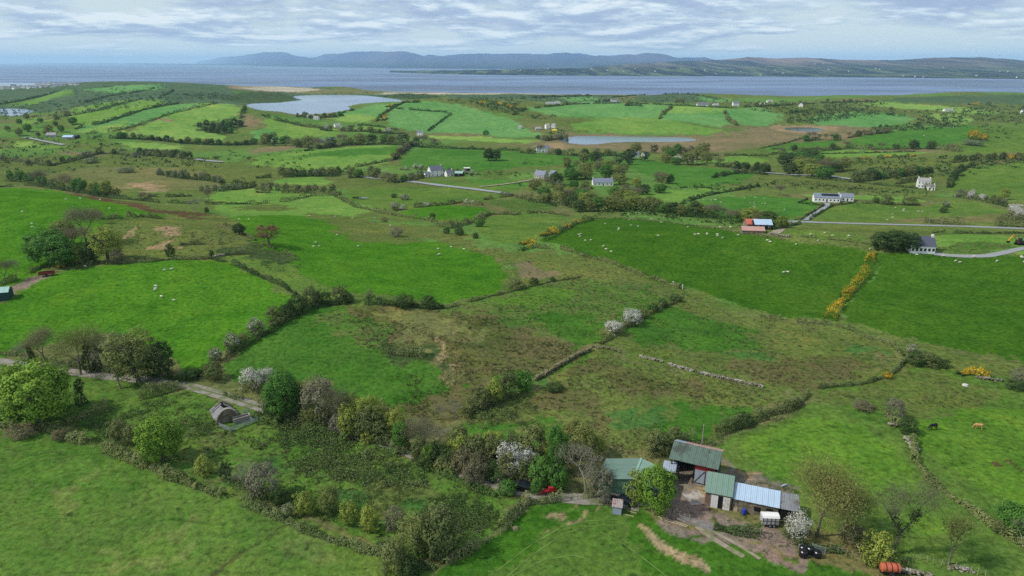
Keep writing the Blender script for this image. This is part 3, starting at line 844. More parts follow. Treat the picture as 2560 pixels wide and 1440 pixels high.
seam = water_mat('sea_water', (0.10, 0.15, 0.25), 0.42, 0.05, 0.5, (0.35, 1.0, 1.0))
yy = [1500, 2500, 4000, 7000, 12000, 25000, 45000, 62000]
xx = np.linspace(-1, 1, 9)
vv = [(x * 90000 if k > 3 else x * 60000, y, -50.0) for k, y in enumerate(yy) for x in xx]
ff = [(k * 9 + j, k * 9 + j + 1, (k + 1) * 9 + j + 1, (k + 1) * 9 + j) for k in range(len(yy) - 1) for j in range(8)]
sea = mesh_obj('sea', vv, ff, seam)
tag(sea, kind='structure')
lakem = water_mat('lake_water', (0.10, 0.14, 0.20), 0.12, 0.3, 0.12)
lakem2 = water_mat('dark_pond_water', (0.03, 0.04, 0.05), 0.08, 0.3, 0.10)
for k, (nm_, lev, p, _px) in enumerate(LAKES):
    c_ = p.mean(0)
    q = c_ + (p - c_) * 1.0
    # smooth the outline
    for _ in range(2):
        q = np.stack([0.75 * q + 0.25 * np.roll(q, -1, 0), 0.25 * q + 0.75 * np.roll(q, -1, 0)], 1).reshape(-1, 2)
    o = mesh_obj(nm_, [(x, y, lev) for x, y in q], [list(range(len(q)))], lakem2 if k == 2 else lakem)
    tag(o, kind='structure')

# ------------------------------------------------------------------ far shore and mountains
SKYL = [(490, 157), (500, 152), (540, 147), (560, 143), (600, 141), (625, 137), (640, 134), (670, 130), (690, 129), (715, 130), (735, 137), (760, 141), (775, 144), (790, 142), (815, 136),
        (850, 134), (880, 130), (905, 128), (960, 128), (1000, 127), (1030, 132), (1060, 138), (1080, 137), (1110, 139), (1150, 135), (1280, 133), (1320, 135), (1370, 134), (1420, 131),
        (1460, 135), (1490, 140), (1530, 137), (1600, 134), (1625, 131), (1650, 134), (1680, 142), (1700, 144), (1760, 143), (1790, 151), (1830, 143), (1870, 142), (1930, 145), (2010, 144),
        (2080, 148), (2170, 149), (2240, 150), (2300, 146), (2330, 144), (2440, 143), (2500, 147), (2560, 151), (2760, 146), (3100, 150)]


def far_land(name, us, sky_v, base_v, depth, mat_, nr=26, seed=0, rough=1.0, edge=None):
    """land seen across the bay: a real slope rising from its shore to its ridge and falling behind"""
    us = np.asarray(us, float)
    dx, dy, dzb = ray(us, base_v)
    tb = (-50.0 - CAMZ) / dzb
    yb = dy * tb
    sb = dx / dy
    dxs, dys, dzs = ray(us, sky_v)
    yr = yb + depth
    zr = CAMZ + dzs / dys * yr
    rows = []
    for i in range(nr):
        f = i / (nr - 1) * 1.35
        yv = yb * (1 - min(f, 1)) + yr * min(f, 1) if f <= 1 else yr + (f - 1) * depth * 1.2
        if f <= 1:
            prof = 0.10 * f + 0.90 * f ** 2.2
        else:
            prof = 1 - 1.2 * (f - 1) / 0.35 * 0.6
        zz = -50 + (zr + 50) * prof
        xw = sb * yv
        nn = vnoise(xw / (depth * .16), yv / (depth * .16), seed) + 0.5 * vnoise(xw / (depth * .07), yv / (depth * .07), seed + 1)
        lim = np.sin(min(f, 1) * math.pi) * (1 - .6 * min(f, 1))
        nn = nn + 0.4 * vnoise(xw / (depth * .03), yv / (depth * .05), seed + 2)
        zz = zz + nn * (zr + 50) * 0.17 * lim * rough
        if 0.02 < f <= 1:
            zz = np.maximum(zz, -49.0 + 6 * f)
        rows.append(np.stack([xw, yv * np.ones_like(us), zz], 1))
    n = len(us)
    rows = np.array(rows)
    if edge:
        k = np.clip(np.minimum(np.arange(n), edge[1] if False else n) / edge[0], 0, 1)
        rows[:, :, 2] = -51 + (rows[:, :, 2] + 51) * smooth(k)[None, :]
    V = rows.reshape(-1, 3)
    ii = np.arange(nr - 1)[:, None] * n + np.arange(n - 1)[None, :]
    F = np.stack([ii, ii + 1, ii + 1 + n, ii + n], -1).reshape(-1, 4)
    o = mesh_obj(name, V, F, mat_, smooth_=True)
    tag(o, kind='structure')
    return rows


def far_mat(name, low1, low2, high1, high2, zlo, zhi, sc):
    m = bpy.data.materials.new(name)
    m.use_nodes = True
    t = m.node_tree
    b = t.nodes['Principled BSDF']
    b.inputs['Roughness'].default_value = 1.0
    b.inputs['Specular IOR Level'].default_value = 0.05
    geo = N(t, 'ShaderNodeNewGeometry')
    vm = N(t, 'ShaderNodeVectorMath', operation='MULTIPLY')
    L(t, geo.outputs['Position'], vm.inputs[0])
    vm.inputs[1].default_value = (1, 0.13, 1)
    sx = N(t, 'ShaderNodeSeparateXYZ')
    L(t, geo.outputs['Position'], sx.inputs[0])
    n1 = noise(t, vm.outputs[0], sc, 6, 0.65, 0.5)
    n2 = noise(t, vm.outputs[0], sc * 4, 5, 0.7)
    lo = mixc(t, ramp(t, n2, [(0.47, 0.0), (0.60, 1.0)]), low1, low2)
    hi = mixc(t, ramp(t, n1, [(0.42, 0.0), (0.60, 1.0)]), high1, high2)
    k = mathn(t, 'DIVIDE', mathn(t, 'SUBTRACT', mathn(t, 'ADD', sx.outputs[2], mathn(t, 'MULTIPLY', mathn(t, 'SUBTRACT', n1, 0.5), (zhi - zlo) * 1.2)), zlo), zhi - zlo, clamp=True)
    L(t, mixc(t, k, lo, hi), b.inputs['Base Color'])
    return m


su = np.array([s[0] for s in SKYL], float)
sv = np.array([s[1] for s in SKYL], float)
mA = far_mat('far_mountain', (0.018, 0.040, 0.080), (0.044, 0.072, 0.105), (0.028, 0.048, 0.150), (0.080, 0.085, 0.170), -20, 160, 0.0006)  # distance haze painted into the slopes as a bluer surface colour
mB = far_mat('far_shore_land', (0.006, 0.020, 0.034), (0.095, 0.130, 0.070), (0.024, 0.032, 0.070), (0.20, 0.15, 0.14), -10, 100, 0.0016)  # wood and field tones, tinted blue to carry part of the haze
ua = np.linspace(486, 1800, 260)
va = np.interp(ua, su, sv) + vnoise(ua / 22, ua * 0, 41) * 1.3 + vnoise(ua / 7, ua * 0, 42) * .6
va = np.where(ua > 1760, np.interp(ua, [1760, 1800], [143, 153]), va)
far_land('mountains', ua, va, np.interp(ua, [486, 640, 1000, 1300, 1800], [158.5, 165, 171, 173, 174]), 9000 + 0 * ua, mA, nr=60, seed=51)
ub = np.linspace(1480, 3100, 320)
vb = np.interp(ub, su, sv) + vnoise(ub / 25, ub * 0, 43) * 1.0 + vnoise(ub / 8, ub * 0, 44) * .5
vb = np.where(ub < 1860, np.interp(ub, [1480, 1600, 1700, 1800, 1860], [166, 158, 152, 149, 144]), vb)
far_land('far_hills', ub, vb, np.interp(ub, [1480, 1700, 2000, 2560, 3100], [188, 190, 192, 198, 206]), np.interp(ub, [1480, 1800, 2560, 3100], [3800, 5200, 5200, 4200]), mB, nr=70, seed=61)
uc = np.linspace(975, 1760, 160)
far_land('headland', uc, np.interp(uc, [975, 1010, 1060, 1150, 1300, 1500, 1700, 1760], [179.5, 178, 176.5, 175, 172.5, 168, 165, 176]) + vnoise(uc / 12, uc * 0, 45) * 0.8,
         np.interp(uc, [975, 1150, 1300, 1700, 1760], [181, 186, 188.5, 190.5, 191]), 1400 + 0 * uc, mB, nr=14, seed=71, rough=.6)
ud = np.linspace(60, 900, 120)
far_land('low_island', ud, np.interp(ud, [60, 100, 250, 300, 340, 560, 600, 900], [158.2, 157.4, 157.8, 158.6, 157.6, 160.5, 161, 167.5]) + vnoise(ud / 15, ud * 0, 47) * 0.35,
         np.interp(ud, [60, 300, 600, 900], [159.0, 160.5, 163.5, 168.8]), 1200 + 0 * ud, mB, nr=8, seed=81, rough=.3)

# ------------------------------------------------------------------ the air
hzm = bpy.data.materials.new('air_haze')
hzm.use_nodes = True
t = hzm.node_tree
t.nodes.remove(t.nodes['Principled BSDF'])
pv = N(t, 'ShaderNodeVolumePrincipled')
pv.inputs['Color'].default_value = (0.54, 0.80, 1.0, 1)
pv.inputs['Density'].default_value = HAZE = 3.4e-5
pv.inputs['Anisotropy'].default_value = 0.0
L(t, pv.outputs[0], t.nodes['Material Output'].inputs['Volume'])
x0, x1, y0, y1, z0, z1 = -100000, 100000, -500, 63000, -62, 540
haze = mesh_obj('haze', [(x0, y0, z0), (x1, y0, z0), (x1, y1, z0), (x0, y1, z0), (x0, y0, z1), (x1, y0, z1), (x1, y1, z1), (x0, y1, z1)],
                [(0, 3, 2, 1), (4, 5, 6, 7), (0, 1, 5, 4), (1, 2, 6, 5), (2, 3, 7, 6), (3, 0, 4, 7)], hzm)
tag(haze, kind='stuff')
haze['label'] = 'thin blue haze lying over the whole bay and countryside'
# ------------------------------------------------------------------ foliage materials and prototypes
def leaf_mat(name, c1, c2, c3=None, trans=0.25, rand=0.16):
    """leaf colour varied by clump (attribute 'tone', a random number per sprig) and by plant"""
    m = bpy.data.materials.new(name)
    m.use_nodes = True
    t = m.node_tree
    b = t.nodes['Principled BSDF']
    b.inputs['Roughness'].default_value = 0.75
    b.inputs['Specular IOR Level'].default_value = 0.15
    a = N(t, 'ShaderNodeAttribute', attribute_name='tone')
    stops = [(0.0, c1), (1.0, c2)] if c3 is None else [(0.0, c1), (0.6, c2), (1.0, c3)]
    c = ramp(t, a.outputs['Fac'], stops)
    oi = N(t, 'ShaderNodeObjectInfo')
    c = mixc(t, 1.0, c, ramp(t, oi.outputs['Random'], [(0.0, (1 - rand, 1 - rand * .7, 1 - rand)), (0.5, (1, 1, 1)), (1.0, (1 + rand, 1 + rand * .6, 1))]), 'MULTIPLY')
    L(t, c, b.inputs['Base Color'])
    tr = N(t, 'ShaderNodeBsdfTranslucent')
    L(t, c, tr.inputs['Color'])
    mx = N(t, 'ShaderNodeMixShader')
    mx.inputs[0].default_value = trans
    L(t, b.outputs[0], mx.inputs[1])
    L(t, tr.outputs[0], mx.inputs[2])
    L(t, mx.outputs[0], t.nodes['Material Output'].inputs['Surface'])
    return m


LM = {
    'lime': leaf_mat('lime_leaves', (0.105, 0.200, 0.022), (0.200, 0.340, 0.040), (0.28, 0.42, 0.07)),
    'green': leaf_mat('green_leaves', (0.061, 0.159, 0.027), (0.128, 0.281, 0.049)),
    'dark': leaf_mat('dark_leaves', (0.039, 0.074, 0.022), (0.101, 0.165, 0.045)),
    'olive': leaf_mat('olive_leaves', (0.134, 0.170, 0.043), (0.276, 0.309, 0.091)),
    'yellowgreen': leaf_mat('yellow_green_leaves', (0.183, 0.244, 0.041), (0.366, 0.421, 0.091)),
    'brown': leaf_mat('budding_twigs', (0.134, 0.128, 0.067), (0.244, 0.226, 0.128)),
    'grey': leaf_mat('grey_twigs', (0.165, 0.160, 0.100), (0.290, 0.275, 0.185)),
    'copper': leaf_mat('copper_leaves', (0.128, 0.076, 0.043), (0.232, 0.140, 0.079)),
    'haw': leaf_mat('hawthorn_leaves', (0.101, 0.132, 0.041), (0.223, 0.251, 0.094)),
    'willow': leaf_mat('willow_leaves', (0.146, 0.183, 0.095), (0.268, 0.305, 0.177)),
    'blossom': leaf_mat('white_blossom', (0.46, 0.45, 0.39), (0.70, 0.69, 0.62), rand=.05),
    'gorse': leaf_mat('gorse_flowers', (0.46, 0.27, 0.010), (0.80, 0.50, 0.02), rand=.05),
    'bramble': leaf_mat('bramble_leaves', (0.104, 0.144, 0.045), (0.223, 0.260, 0.100)),
    'rush': leaf_mat('rush_blades', (0.042, 0.050, 0.018), (0.120, 0.100, 0.045)),
    'conifer': leaf_mat('conifer_needles', (0.020, 0.039, 0.020), (0.049, 0.078, 0.037)),
}
LM['oliveyellow'] = leaf_mat('olive_yellow_catkins', (0.150, 0.160, 0.045), (0.290, 0.290, 0.095))
bark = mat('bark', (0.13, 0.115, 0.09), 0.9, var=.3, vscale=2.0)
bark_pale = mat('pale_bark', (0.27, 0.25, 0.20), 0.9, var=.3, vscale=2.0)


def quads(cent, nrm, size, tone, g, aspect=0.7):
    """leaf-sized faces: centres (n,3), normals (n,3), sizes (n)"""
    n = len(cent)
    nrm = nrm / np.maximum(np.linalg.norm(nrm, axis=1, keepdims=True), 1e-6)
    r = g.normal(size=(n, 3))
    a = np.cross(nrm, r)
    a /= np.maximum(np.linalg.norm(a, axis=1, keepdims=True), 1e-6)
    b_ = np.cross(nrm, a)
    sz = np.asarray(size)[:, None] * 0.5
    k = g.uniform(0.6, 1.25, (n, 4, 1))
    v = np.stack([cent - a * sz * k[:, 0], cent + b_ * sz * aspect * k[:, 1], cent + a * sz * k[:, 2], cent - b_ * sz * aspect * k[:, 3]], 1)
    V = v.reshape(-1, 3)
    F = np.arange(n * 4).reshape(n, 4)
    return V, F, np.repeat(tone, 4)


def leaf_mesh(name, V, F, tone, m):
    me = bpy.data.meshes.new(name)
    n, k = F.shape
    me.vertices.add(len(V))
    me.vertices.foreach_set('co', V.astype(np.float32).ravel())
    me.loops.add(n * k)
    me.polygons.add(n)
    me.loops.foreach_set('vertex_index', F.ravel().astype(np.int32))
    me.polygons.foreach_set('loop_start', np.arange(0, n * k, k, dtype=np.int32))
    me.polygons.foreach_set('loop_total', np.full(n, k, dtype=np.int32))
    me.update(calc_edges=True)
    at_ = me.attributes.new('tone', 'FLOAT', 'POINT')
    at_.data.foreach_set('value', tone.astype(np.float32))
    me.materials.append(m)
    return me


def puff_crown(g, R, cz, npuff, pr, leaves, lsize, flat=0.0, hollow=0.62, skirt=1.0, lump=0.25):
    """sprigs of leaves on many uneven clumps spread through an ellipsoid"""
    C, Nn, S, T = [], [], [], []
    d = g.normal(size=(npuff, 3))
    d /= np.linalg.norm(d, axis=1, keepdims=True)
    d[:, 2] = np.where(d[:, 2] < -0.86 * skirt, -d[:, 2] * 0.5, d[:, 2])
    rr = hollow + (1 - hollow) * g.random(npuff) ** 0.6
    # uneven outline: radius modulated by low frequency bumps
    ph = g.uniform(0, 6.28, 6)
    az = np.arctan2(d[:, 1], d[:, 0])
    mod = 1 + lump * (np.sin(2 * az + ph[0]) * .5 + np.sin(3 * az + ph[1] + d[:, 2] * 3) * .5 + np.sin(5 * az + ph[2] + 4 * d[:, 2]) * .4)
    pc = d * rr[:, None] * mod[:, None] * np.array(R)[None, :]
    pc[:, 2] += cz
    for i in range(npuff):
        k = leaves
        q = g.normal(size=(k, 3))
        q /= np.linalg.norm(q, axis=1, keepdims=True)
        r_ = pr * g.uniform(0.6, 1.35)
        q2 = q * np.array([r_, r_, r_ * (0.62 - flat * .3)]) * (0.55 + 0.45 * g.random((k, 1)))
        keep = q2[:, 2] > -r_ * 0.45
        q, q2 = q[keep], q2[keep]
        C.append(pc[i] + q2)
        Nn.append(q * 0.9 + d[i] * 0.55 + g.normal(size=q.shape) * 0.28 + np.array([0, 0, 0.35]))
        S.append(lsize * g.uniform(0.7, 1.3, len(q)))
        base = g.random() * 0.7
        T.append(np.clip(base + g.uniform(-.15, .3, len(q)), 0, 1))
    return np.concatenate(C), np.concatenate(Nn), np.concatenate(S), np.concatenate(T)


def tube(P0, P1, r0, r1, k=5):
    P0, P1 = Vector(P0), Vector(P1)
    ax = (P1 - P0)
    if ax.length < 1e-5:
        return [], []
    q = ax.to_track_quat('Z', 'Y')
    V, F = [], []
    for P, r in ((P0, r0), (P1, r1)):
        for i in range(k):
            a = 2 * math.pi * i / k
            V.append(P + q @ Vector((math.cos(a) * r, math.sin(a) * r, 0)))
    for i in range(k):
        F.append((i, (i + 1) % k, k + (i + 1) % k, k + i))
    return V, F


class MB:
    """collects simple shapes into one mesh"""

    def __init__(self):
        self.V, self.F, self.M = [], [], []

    def add(self, V, F, mi=0):
        o = len(self.V)
        self.V += [tuple(v) for v in V]
        self.F += [tuple(i + o for i in f) for f in F]
        self.M += [mi] * len(F)
        return self

    def box(self, x0, x1, y0, y1, z0, z1, mi=0):
        return self.add([(x0, y0, z0), (x1, y0, z0), (x1, y1, z0), (x0, y1, z0), (x0, y0, z1), (x1, y0, z1), (x1, y1, z1), (x0, y1, z1)],
                        [(0, 3, 2, 1), (4, 5, 6, 7), (0, 1, 5, 4), (1, 2, 6, 5), (2, 3, 7, 6), (3, 0, 4, 7)], mi)

    def tube(self, a, b, r0, r1=None, k=6, mi=0, caps=True):
        V, F = tube(a, b, r0, r0 if r1 is None else r1, k)
        if caps and V:
            F = F + [tuple(reversed(range(k))), tuple(range(k, 2 * k))]
        return self.add(V, F, mi)

    def poly(self, pts, mi=0):
        return self.add(pts, [tuple(range(len(pts)))], mi)

    def prism(self, pts, d, mi=0):
        """extrude a planar outline by the vector d"""
        n = len(pts)
        p2 = [tuple(a[i] + d[i] for i in range(3)) for a in pts]
        F = [tuple(reversed(range(n))), tuple(range(n, 2 * n))] + [(i, (i + 1) % n, n + (i + 1) % n, n + i) for i in range(n)]
        return self.add(list(pts) + p2, F, mi)

    def build(self, name, m, parent=None, loc=None, rz=0, smooth_=False):
        o = mesh_obj(name, self.V, self.F, m, parent, smooth_)
        if isinstance(m, (list, tuple)) and len(m) > 1:
            o.data.polygons.foreach_set('material_index', self.M)
        if loc is not None:
            o.location = loc
            o.rotation_euler = (0, 0, rz)
        return o


def branchy(r, H_, spread, levels=4, nch=3, r0=0.28, lean=(0, 0), fork=0.28, twig=0.02, up=0.5):
    """trunk and limbs; returns the mesh builder and the tips"""
    mb = MB()
    tips = []

    def grow(p, d, ln, rad, lv):
        seg = 2 if lv < levels else 1
        q = Vector(p)
        dd = Vector(d)
        for s_ in range(seg):
            nd = (dd + Vector((r.uniform(-1, 1), r.uniform(-1, 1), r.uniform(-.4, .8))) * 0.16).normalized()
            e = q + nd * ln / seg
            ra, rb = rad * (1 - 0.32 * s_ / seg), rad * (1 - 0.32 * (s_ + 1) / seg)
            V, F = tube(q, e, ra, rb, 5 if lv < 2 else 3)
            mb.add(V, F)
            q, dd = e, nd
        if lv >= levels:
            tips.append((tuple(q), tuple(dd)))
            return
        n = nch + (1 if r.random() < .4 else 0)
        a0 = r.uniform(0, 6.28)
        for i in range(n):
            a = a0 + 6.28 * i / n + r.uniform(-.4, .4)
            side = Vector((math.cos(a), math.sin(a), 0))
            nd = (dd * up + side * spread * r.uniform(.5, 1.0) + Vector((0, 0, .22))).normalized()
            grow(q, nd, ln * r.uniform(.58, .82), max(rad * .55, twig), lv + 1)
        if lv >= 1:
            tips.append((tuple(q), tuple(dd)))
    d0 = Vector((lean[0], lean[1], 1)).normalized()
    grow((0, 0, -0.3), d0, H_ * fork, r0, 0)
    zmax = max(v[2] for v in mb.V)
    k = H_ / zmax
    mb.V = [(v[0] * k, v[1] * k, v[2] * k) for v in mb.V]
    tips = [((p[0] * k, p[1] * k, p[2] * k), d) for p, d in tips]
    return mb, tips


PROTO = {}      # species -> list of (list of (part name, mesh))  ; every prototype is 10 m tall and 10 m wide (bushes: 4 x 4)


def add_proto(sp_name, parts, h, wd):
    PROTO.setdefault(sp_name, []).append((parts, h, wd))


def trunk_mesh(name, r, h, r0, pale=False, spread=.9):
    mb, _ = branchy(r, h, spread, levels=2, nch=3, r0=r0, fork=.35)
    me = bpy.data.meshes.new(name)
    me.from_pydata(mb.V, [], mb.F)
    me.materials.append(bark_pale if pale else bark)
    return me


def crown_species(nm, leafm, R, cz, npuff, pr, leaves, lsize, trunk_h, variants=3, seed=0, th=9.3, twd=8.8, r0=.3, blossom=0, **kw):
    for k in range(variants):
        g = np.random.default_rng(seed + k)
        rr = random.Random(seed + k)
        C, Nn, S, T = puff_crown(g, R, cz, npuff, pr, leaves, lsize, **kw)
        C[:, 2] = np.maximum(C[:, 2], 0.1)
        parts = []
        if trunk_h:
            parts.append(('trunk', trunk_mesh('trunk', rr, trunk_h, r0)))
        if blossom:
            sel = (g.random(len(C)) < blossom * (0.35 + 1.3 * (C[:, 2] > cz * .8)))
            ax = np.sin(C[:, 0] * 1.3 + k) + np.sin(C[:, 1] * 1.7 + k * 2)
            sel &= ax > -0.7
            V, F, t_ = quads(C[sel] + Nn[sel] * 0.07, Nn[sel], S[sel] * 0.85, T[sel], g)
            V2, F2, t2 = quads(C[~sel], Nn[~sel], S[~sel], T[~sel], g)
            parts.append(('crown', leaf_mesh('crown', V2, F2, t2, LM[leafm])))
            parts.append(('blossom', leaf_mesh('blossom', V, F, t_, LM['blossom'])))
        else:
            V, F, t_ = quads(C, Nn, S, T, g)
            parts.append(('crown', leaf_mesh('crown', V, F, t_, LM[leafm])))
        add_proto(nm, parts, th, twd)


crown_species('lime', 'lime', (4.3, 4.3, 4.5), 4.9, 200, 1.1, 56, .38, 7, 3, 10, r0=.35, lump=.16, hollow=.6)
crown_species('green', 'green', (4.2, 4.2, 4.5), 5.0, 190, 1.1, 54, .38, 7, 3, 20, r0=.35, lump=.18)
crown_species('dark', 'dark', (4.3, 4.3, 4.4), 5.0, 190, 1.05, 52, .38, 7, 3, 30, r0=.35, lump=.2)
crown_species('olive', 'olive', (4.2, 4.2, 4.3), 5.2, 180, 1.05, 50, .34, 8, 3, 40, lump=.22, hollow=.5)
crown_species('yellowgreen', 'yellowgreen', (4.1, 4.1, 4.4), 5.1, 180, 1.05, 50, .34, 8, 2, 50, lump=.25, hollow=.5)
crown_species('copper', 'copper', (4.6, 4.6, 3.6), 6.1, 130, .95, 28, .36, 7, 2, 60, lump=.14, hollow=.55, r0=.4)
crown_species('conifer', 'conifer', (3.6, 3.6, 4.8), 5.2, 100, .95, 26, .42, 7, 2, 70, lump=.2)
crown_species('willow', 'willow', (1.9, 1.9, 1.6), 1.5, 100, .55, 32, .22, 0, 3, 80, th=3.0, twd=3.9, lump=.15)
crown_species('bush', 'haw', (1.9, 1.9, 1.7), 1.5, 100, .55, 32, .23, 0, 3, 90, th=3.0, twd=3.9, lump=.2)
crown_species('darkbush', 'dark', (1.9, 1.9, 1.6), 1.4, 100, .55, 32, .23, 0, 3, 100, th=3.0, twd=3.9, lump=.25)
crown_species('greenbush', 'green', (1.9, 1.9, 1.7), 1.5, 100, .55, 32, .25, 0, 2, 110, th=3.0, twd=3.9, lump=.2)
crown_species('yellowbush', 'yellowgreen', (1.9, 1.9, 1.7), 1.6, 100, .55, 32, .24, 0, 2, 120, th=3.0, twd=3.9, lump=.25)
crown_species('greybush', 'grey', (1.9, 1.9, 1.7), 1.6, 100, .55, 34, .18, 0, 2, 130, th=3.0, twd=3.9, lump=.15)
crown_species('brownbush', 'brown', (1.9, 1.9, 1.6), 1.5, 100, .55, 32, .2, 0, 2, 140, th=3.0, twd=3.9, lump=.25)
crown_species('hawpale', 'haw', (1.9, 1.9, 1.8), 1.7, 100, .55, 32, .24, 2.2, 3, 160, th=3.3, twd=3.9, blossom=.2, r0=.1, lump=.2)
crown_species('hawthorn', 'haw', (1.9, 1.9, 1.8), 1.7, 100, .55, 32, .24, 2.2, 3, 150, th=3.3, twd=3.9, blossom=.55, r0=.1, lump=.2)


def twiggy_species(nm, leafm, variants, seed, nleaf, lsize, spread, levels=5, r0=.2, th=10, twd=8.2, pale=False, lean=(0, 0), ivy=0, rad=.55, fork=.28, up=.55):
    for k in range(variants):
        r = random.Random(seed + k)
        g = np.random.default_rng(seed + k)
        mb, tips = branchy(r, th * .93, spread, levels=levels, nch=2, r0=r0, lean=lean, fork=fork, twig=.02, up=up)
        me = bpy.data.meshes.new('trunk')
        me.from_pydata(mb.V, [], mb.F)
        me.materials.append(bark_pale if pale else bark)
        parts = [('trunk', me)]
        P_ = np.array([t_[0] for t_ in tips])
        kk = max(1, int(nleaf / len(P_)))
        C = np.repeat(P_, kk, 0) + g.normal(size=(len(P_) * kk, 3)) * rad
        V, F, t_ = quads(C, g.normal(size=C.shape), lsize * g.uniform(.5, 1.4, len(C)), g.random(len(C)), g, aspect=.3)
        parts.append(('crown', leaf_mesh('crown', V, F, t_, LM[leafm])))
        if ivy:
            # ivy sleeve on the main stem and first limbs
            st = np.array([v for v in mb.V if v[2] < th * ivy and math.hypot(v[0], v[1]) < th * .30])
            st = st[g.integers(0, len(st), 900)] + g.normal(size=(900, 3)) * .28
            st[:, 2] = np.maximum(st[:, 2], .1)
            V, F, t_ = quads(st, g.normal(size=st.shape), .34 * g.uniform(.6, 1.3, len(st)), g.random(len(st)), g)
            parts.append(('ivy', leaf_mesh('ivy', V, F, t_, LM['dark'])))
        add_proto(nm, parts, th, twd)


twiggy_species('budding', 'brown', 3, 200, 8000, .30, .8, rad=.85)
twiggy_species('buddingolive', 'olive', 3, 210, 11000, .32, .8, rad=1.0)
twiggy_species('catkin', 'oliveyellow', 2, 215, 15000, .32, .8, rad=1.25, th=9.6, twd=8)
twiggy_species('bare', 'grey', 3, 220, 5200, .20, .85, pale=True, levels=6, rad=.6)
twiggy_species('bareivy', 'brown', 3, 230, 6500, .24, .75, ivy=.6, levels=5, rad=.85)
twiggy_species('pollard', 'olive', 2, 240, 5000, .28, .6, ivy=.8, levels=5, up=.8, rad=.8)
for k_ in range(2):         # slim ivy-wrapped stems
    g_ = np.random.default_rng(250 + k_)
    n_ = 1500
    zz_ = g_.uniform(0.1, 10, n_)
    rr_ = (1.25 + .9 * np.sin(zz_ * .7 + k_) * .5) * np.clip((10.6 - zz_) / 3, .3, 1)
    a_ = g_.uniform(0, 6.28, n_)
    C_ = np.stack([np.cos(a_) * rr_ + np.sin(zz_ * .4) * .5, np.sin(a_) * rr_, zz_], 1) + g_.normal(size=(n_, 3)) * .25
    V_, F_, t_ = quads(C_, g_.normal(size=C_.shape) + np.array([0, 0, .4]), .5 * g_.uniform(.6, 1.3, n_), g_.random(n_), g_)
    mbt = MB().tube((0, 0, -.3), (.5, 0, 9.5), .3, .1)
    met = bpy.data.meshes.new('trunk')
    met.from_pydata(mbt.V, [], mbt.F)
    met.materials.append(bark)
    add_proto('ivystem', [('trunk', met), ('ivy', leaf_mesh('ivy', V_, F_, t_, LM['dark']))], 10, 3.5)

# gorse bush: dark spines under dense yellow flower
for k_ in range(3):
    g_ = np.random.default_rng(260 + k_)
    C_, N_, S_, T_ = puff_crown(g_, (1.9, 1.9, 1.4), 1.3, 80, .45, 26, .2, lump=.25)
    C_[:, 2] = np.maximum(C_[:, 2], .08)
    sel_ = (g_.random(len(C_)) < .25 + .6 * (C_[:, 2] > .9)) & (np.sin(C_[:, 0] * 3 + k_) + np.sin(C_[:, 1] * 3.3) > -1.0)
    V1, F1, t1 = quads(C_[sel_] + N_[sel_] * .05, N_[sel_], S_[sel_], T_[sel_], g_)
    V2, F2, t2 = quads(C_[~sel_], N_[~sel_], S_[~sel_], T_[~sel_], g_)
    add_proto('gorse', [('crown', leaf_mesh('crown', V2, F2, t2, LM['dark'])), ('blossom', leaf_mesh('blossom', V1, F1, t1, LM['gorse']))], 3.0, 4)

KIND = {'lime': ('leafy_tree', 'tree'), 'green': ('leafy_tree', 'tree'), 'dark': ('leafy_tree', 'tree'), 'olive': ('budding_tree', 'tree'), 'yellowgreen': ('budding_tree', 'tree'),
        'copper': ('copper_tree', 'tree'), 'conifer': ('conifer_tree', 'tree'), 'budding': ('budding_tree', 'tree'), 'buddingolive': ('budding_tree', 'tree'), 'catkin': ('budding_tree', 'tree'), 'bare': ('bare_tree', 'tree'),
        'bareivy': ('bare_tree', 'tree'), 'pollard': ('bare_tree', 'tree'), 'ivystem': ('ivy_tree', 'tree'), 'willow': ('willow_bush', 'bush'), 'bush': ('thorn_bush', 'bush'),
        'darkbush': ('thorn_bush', 'bush'), 'greenbush': ('leafy_bush', 'bush'), 'yellowbush': ('leafy_bush', 'bush'), 'greybush': ('twiggy_bush', 'bush'), 'brownbush': ('twiggy_bush', 'bush'),
        'hawthorn': ('hawthorn_bush', 'bush'), 'hawpale': ('hawthorn_bush', 'bush'), 'gorse': ('gorse_bush', 'bush')}
ADJ = {'lime': 'bright lime-green tree', 'green': 'fresh green tree', 'dark': 'dark green tree', 'olive': 'olive-green tree', 'yellowgreen': 'yellow-green tree', 'copper': 'copper-brown round tree',
       'conifer': 'dark conifer', 'budding': 'brown budding tree', 'buddingolive': 'thin olive budding tree', 'bare': 'pale bare tree', 'bareivy': 'bare tree with ivied trunk',
       'pollard': 'ivy-clad pollard tree', 'ivystem': 'ivy-wrapped stem', 'willow': 'grey-green willow bush', 'bush': 'green-brown thorn bush', 'darkbush': 'dark thorn bush',
       'greenbush': 'bright green bush', 'yellowbush': 'yellow-green bush', 'greybush': 'grey twiggy bush', 'brownbush': 'brown twiggy bush', 'hawthorn': 'white-flowering hawthorn', 'hawpale': 'faintly flowering hawthorn',
       'gorse': 'yellow gorse bush'}
COUNT = {'tree': 0, 'bush': 0}


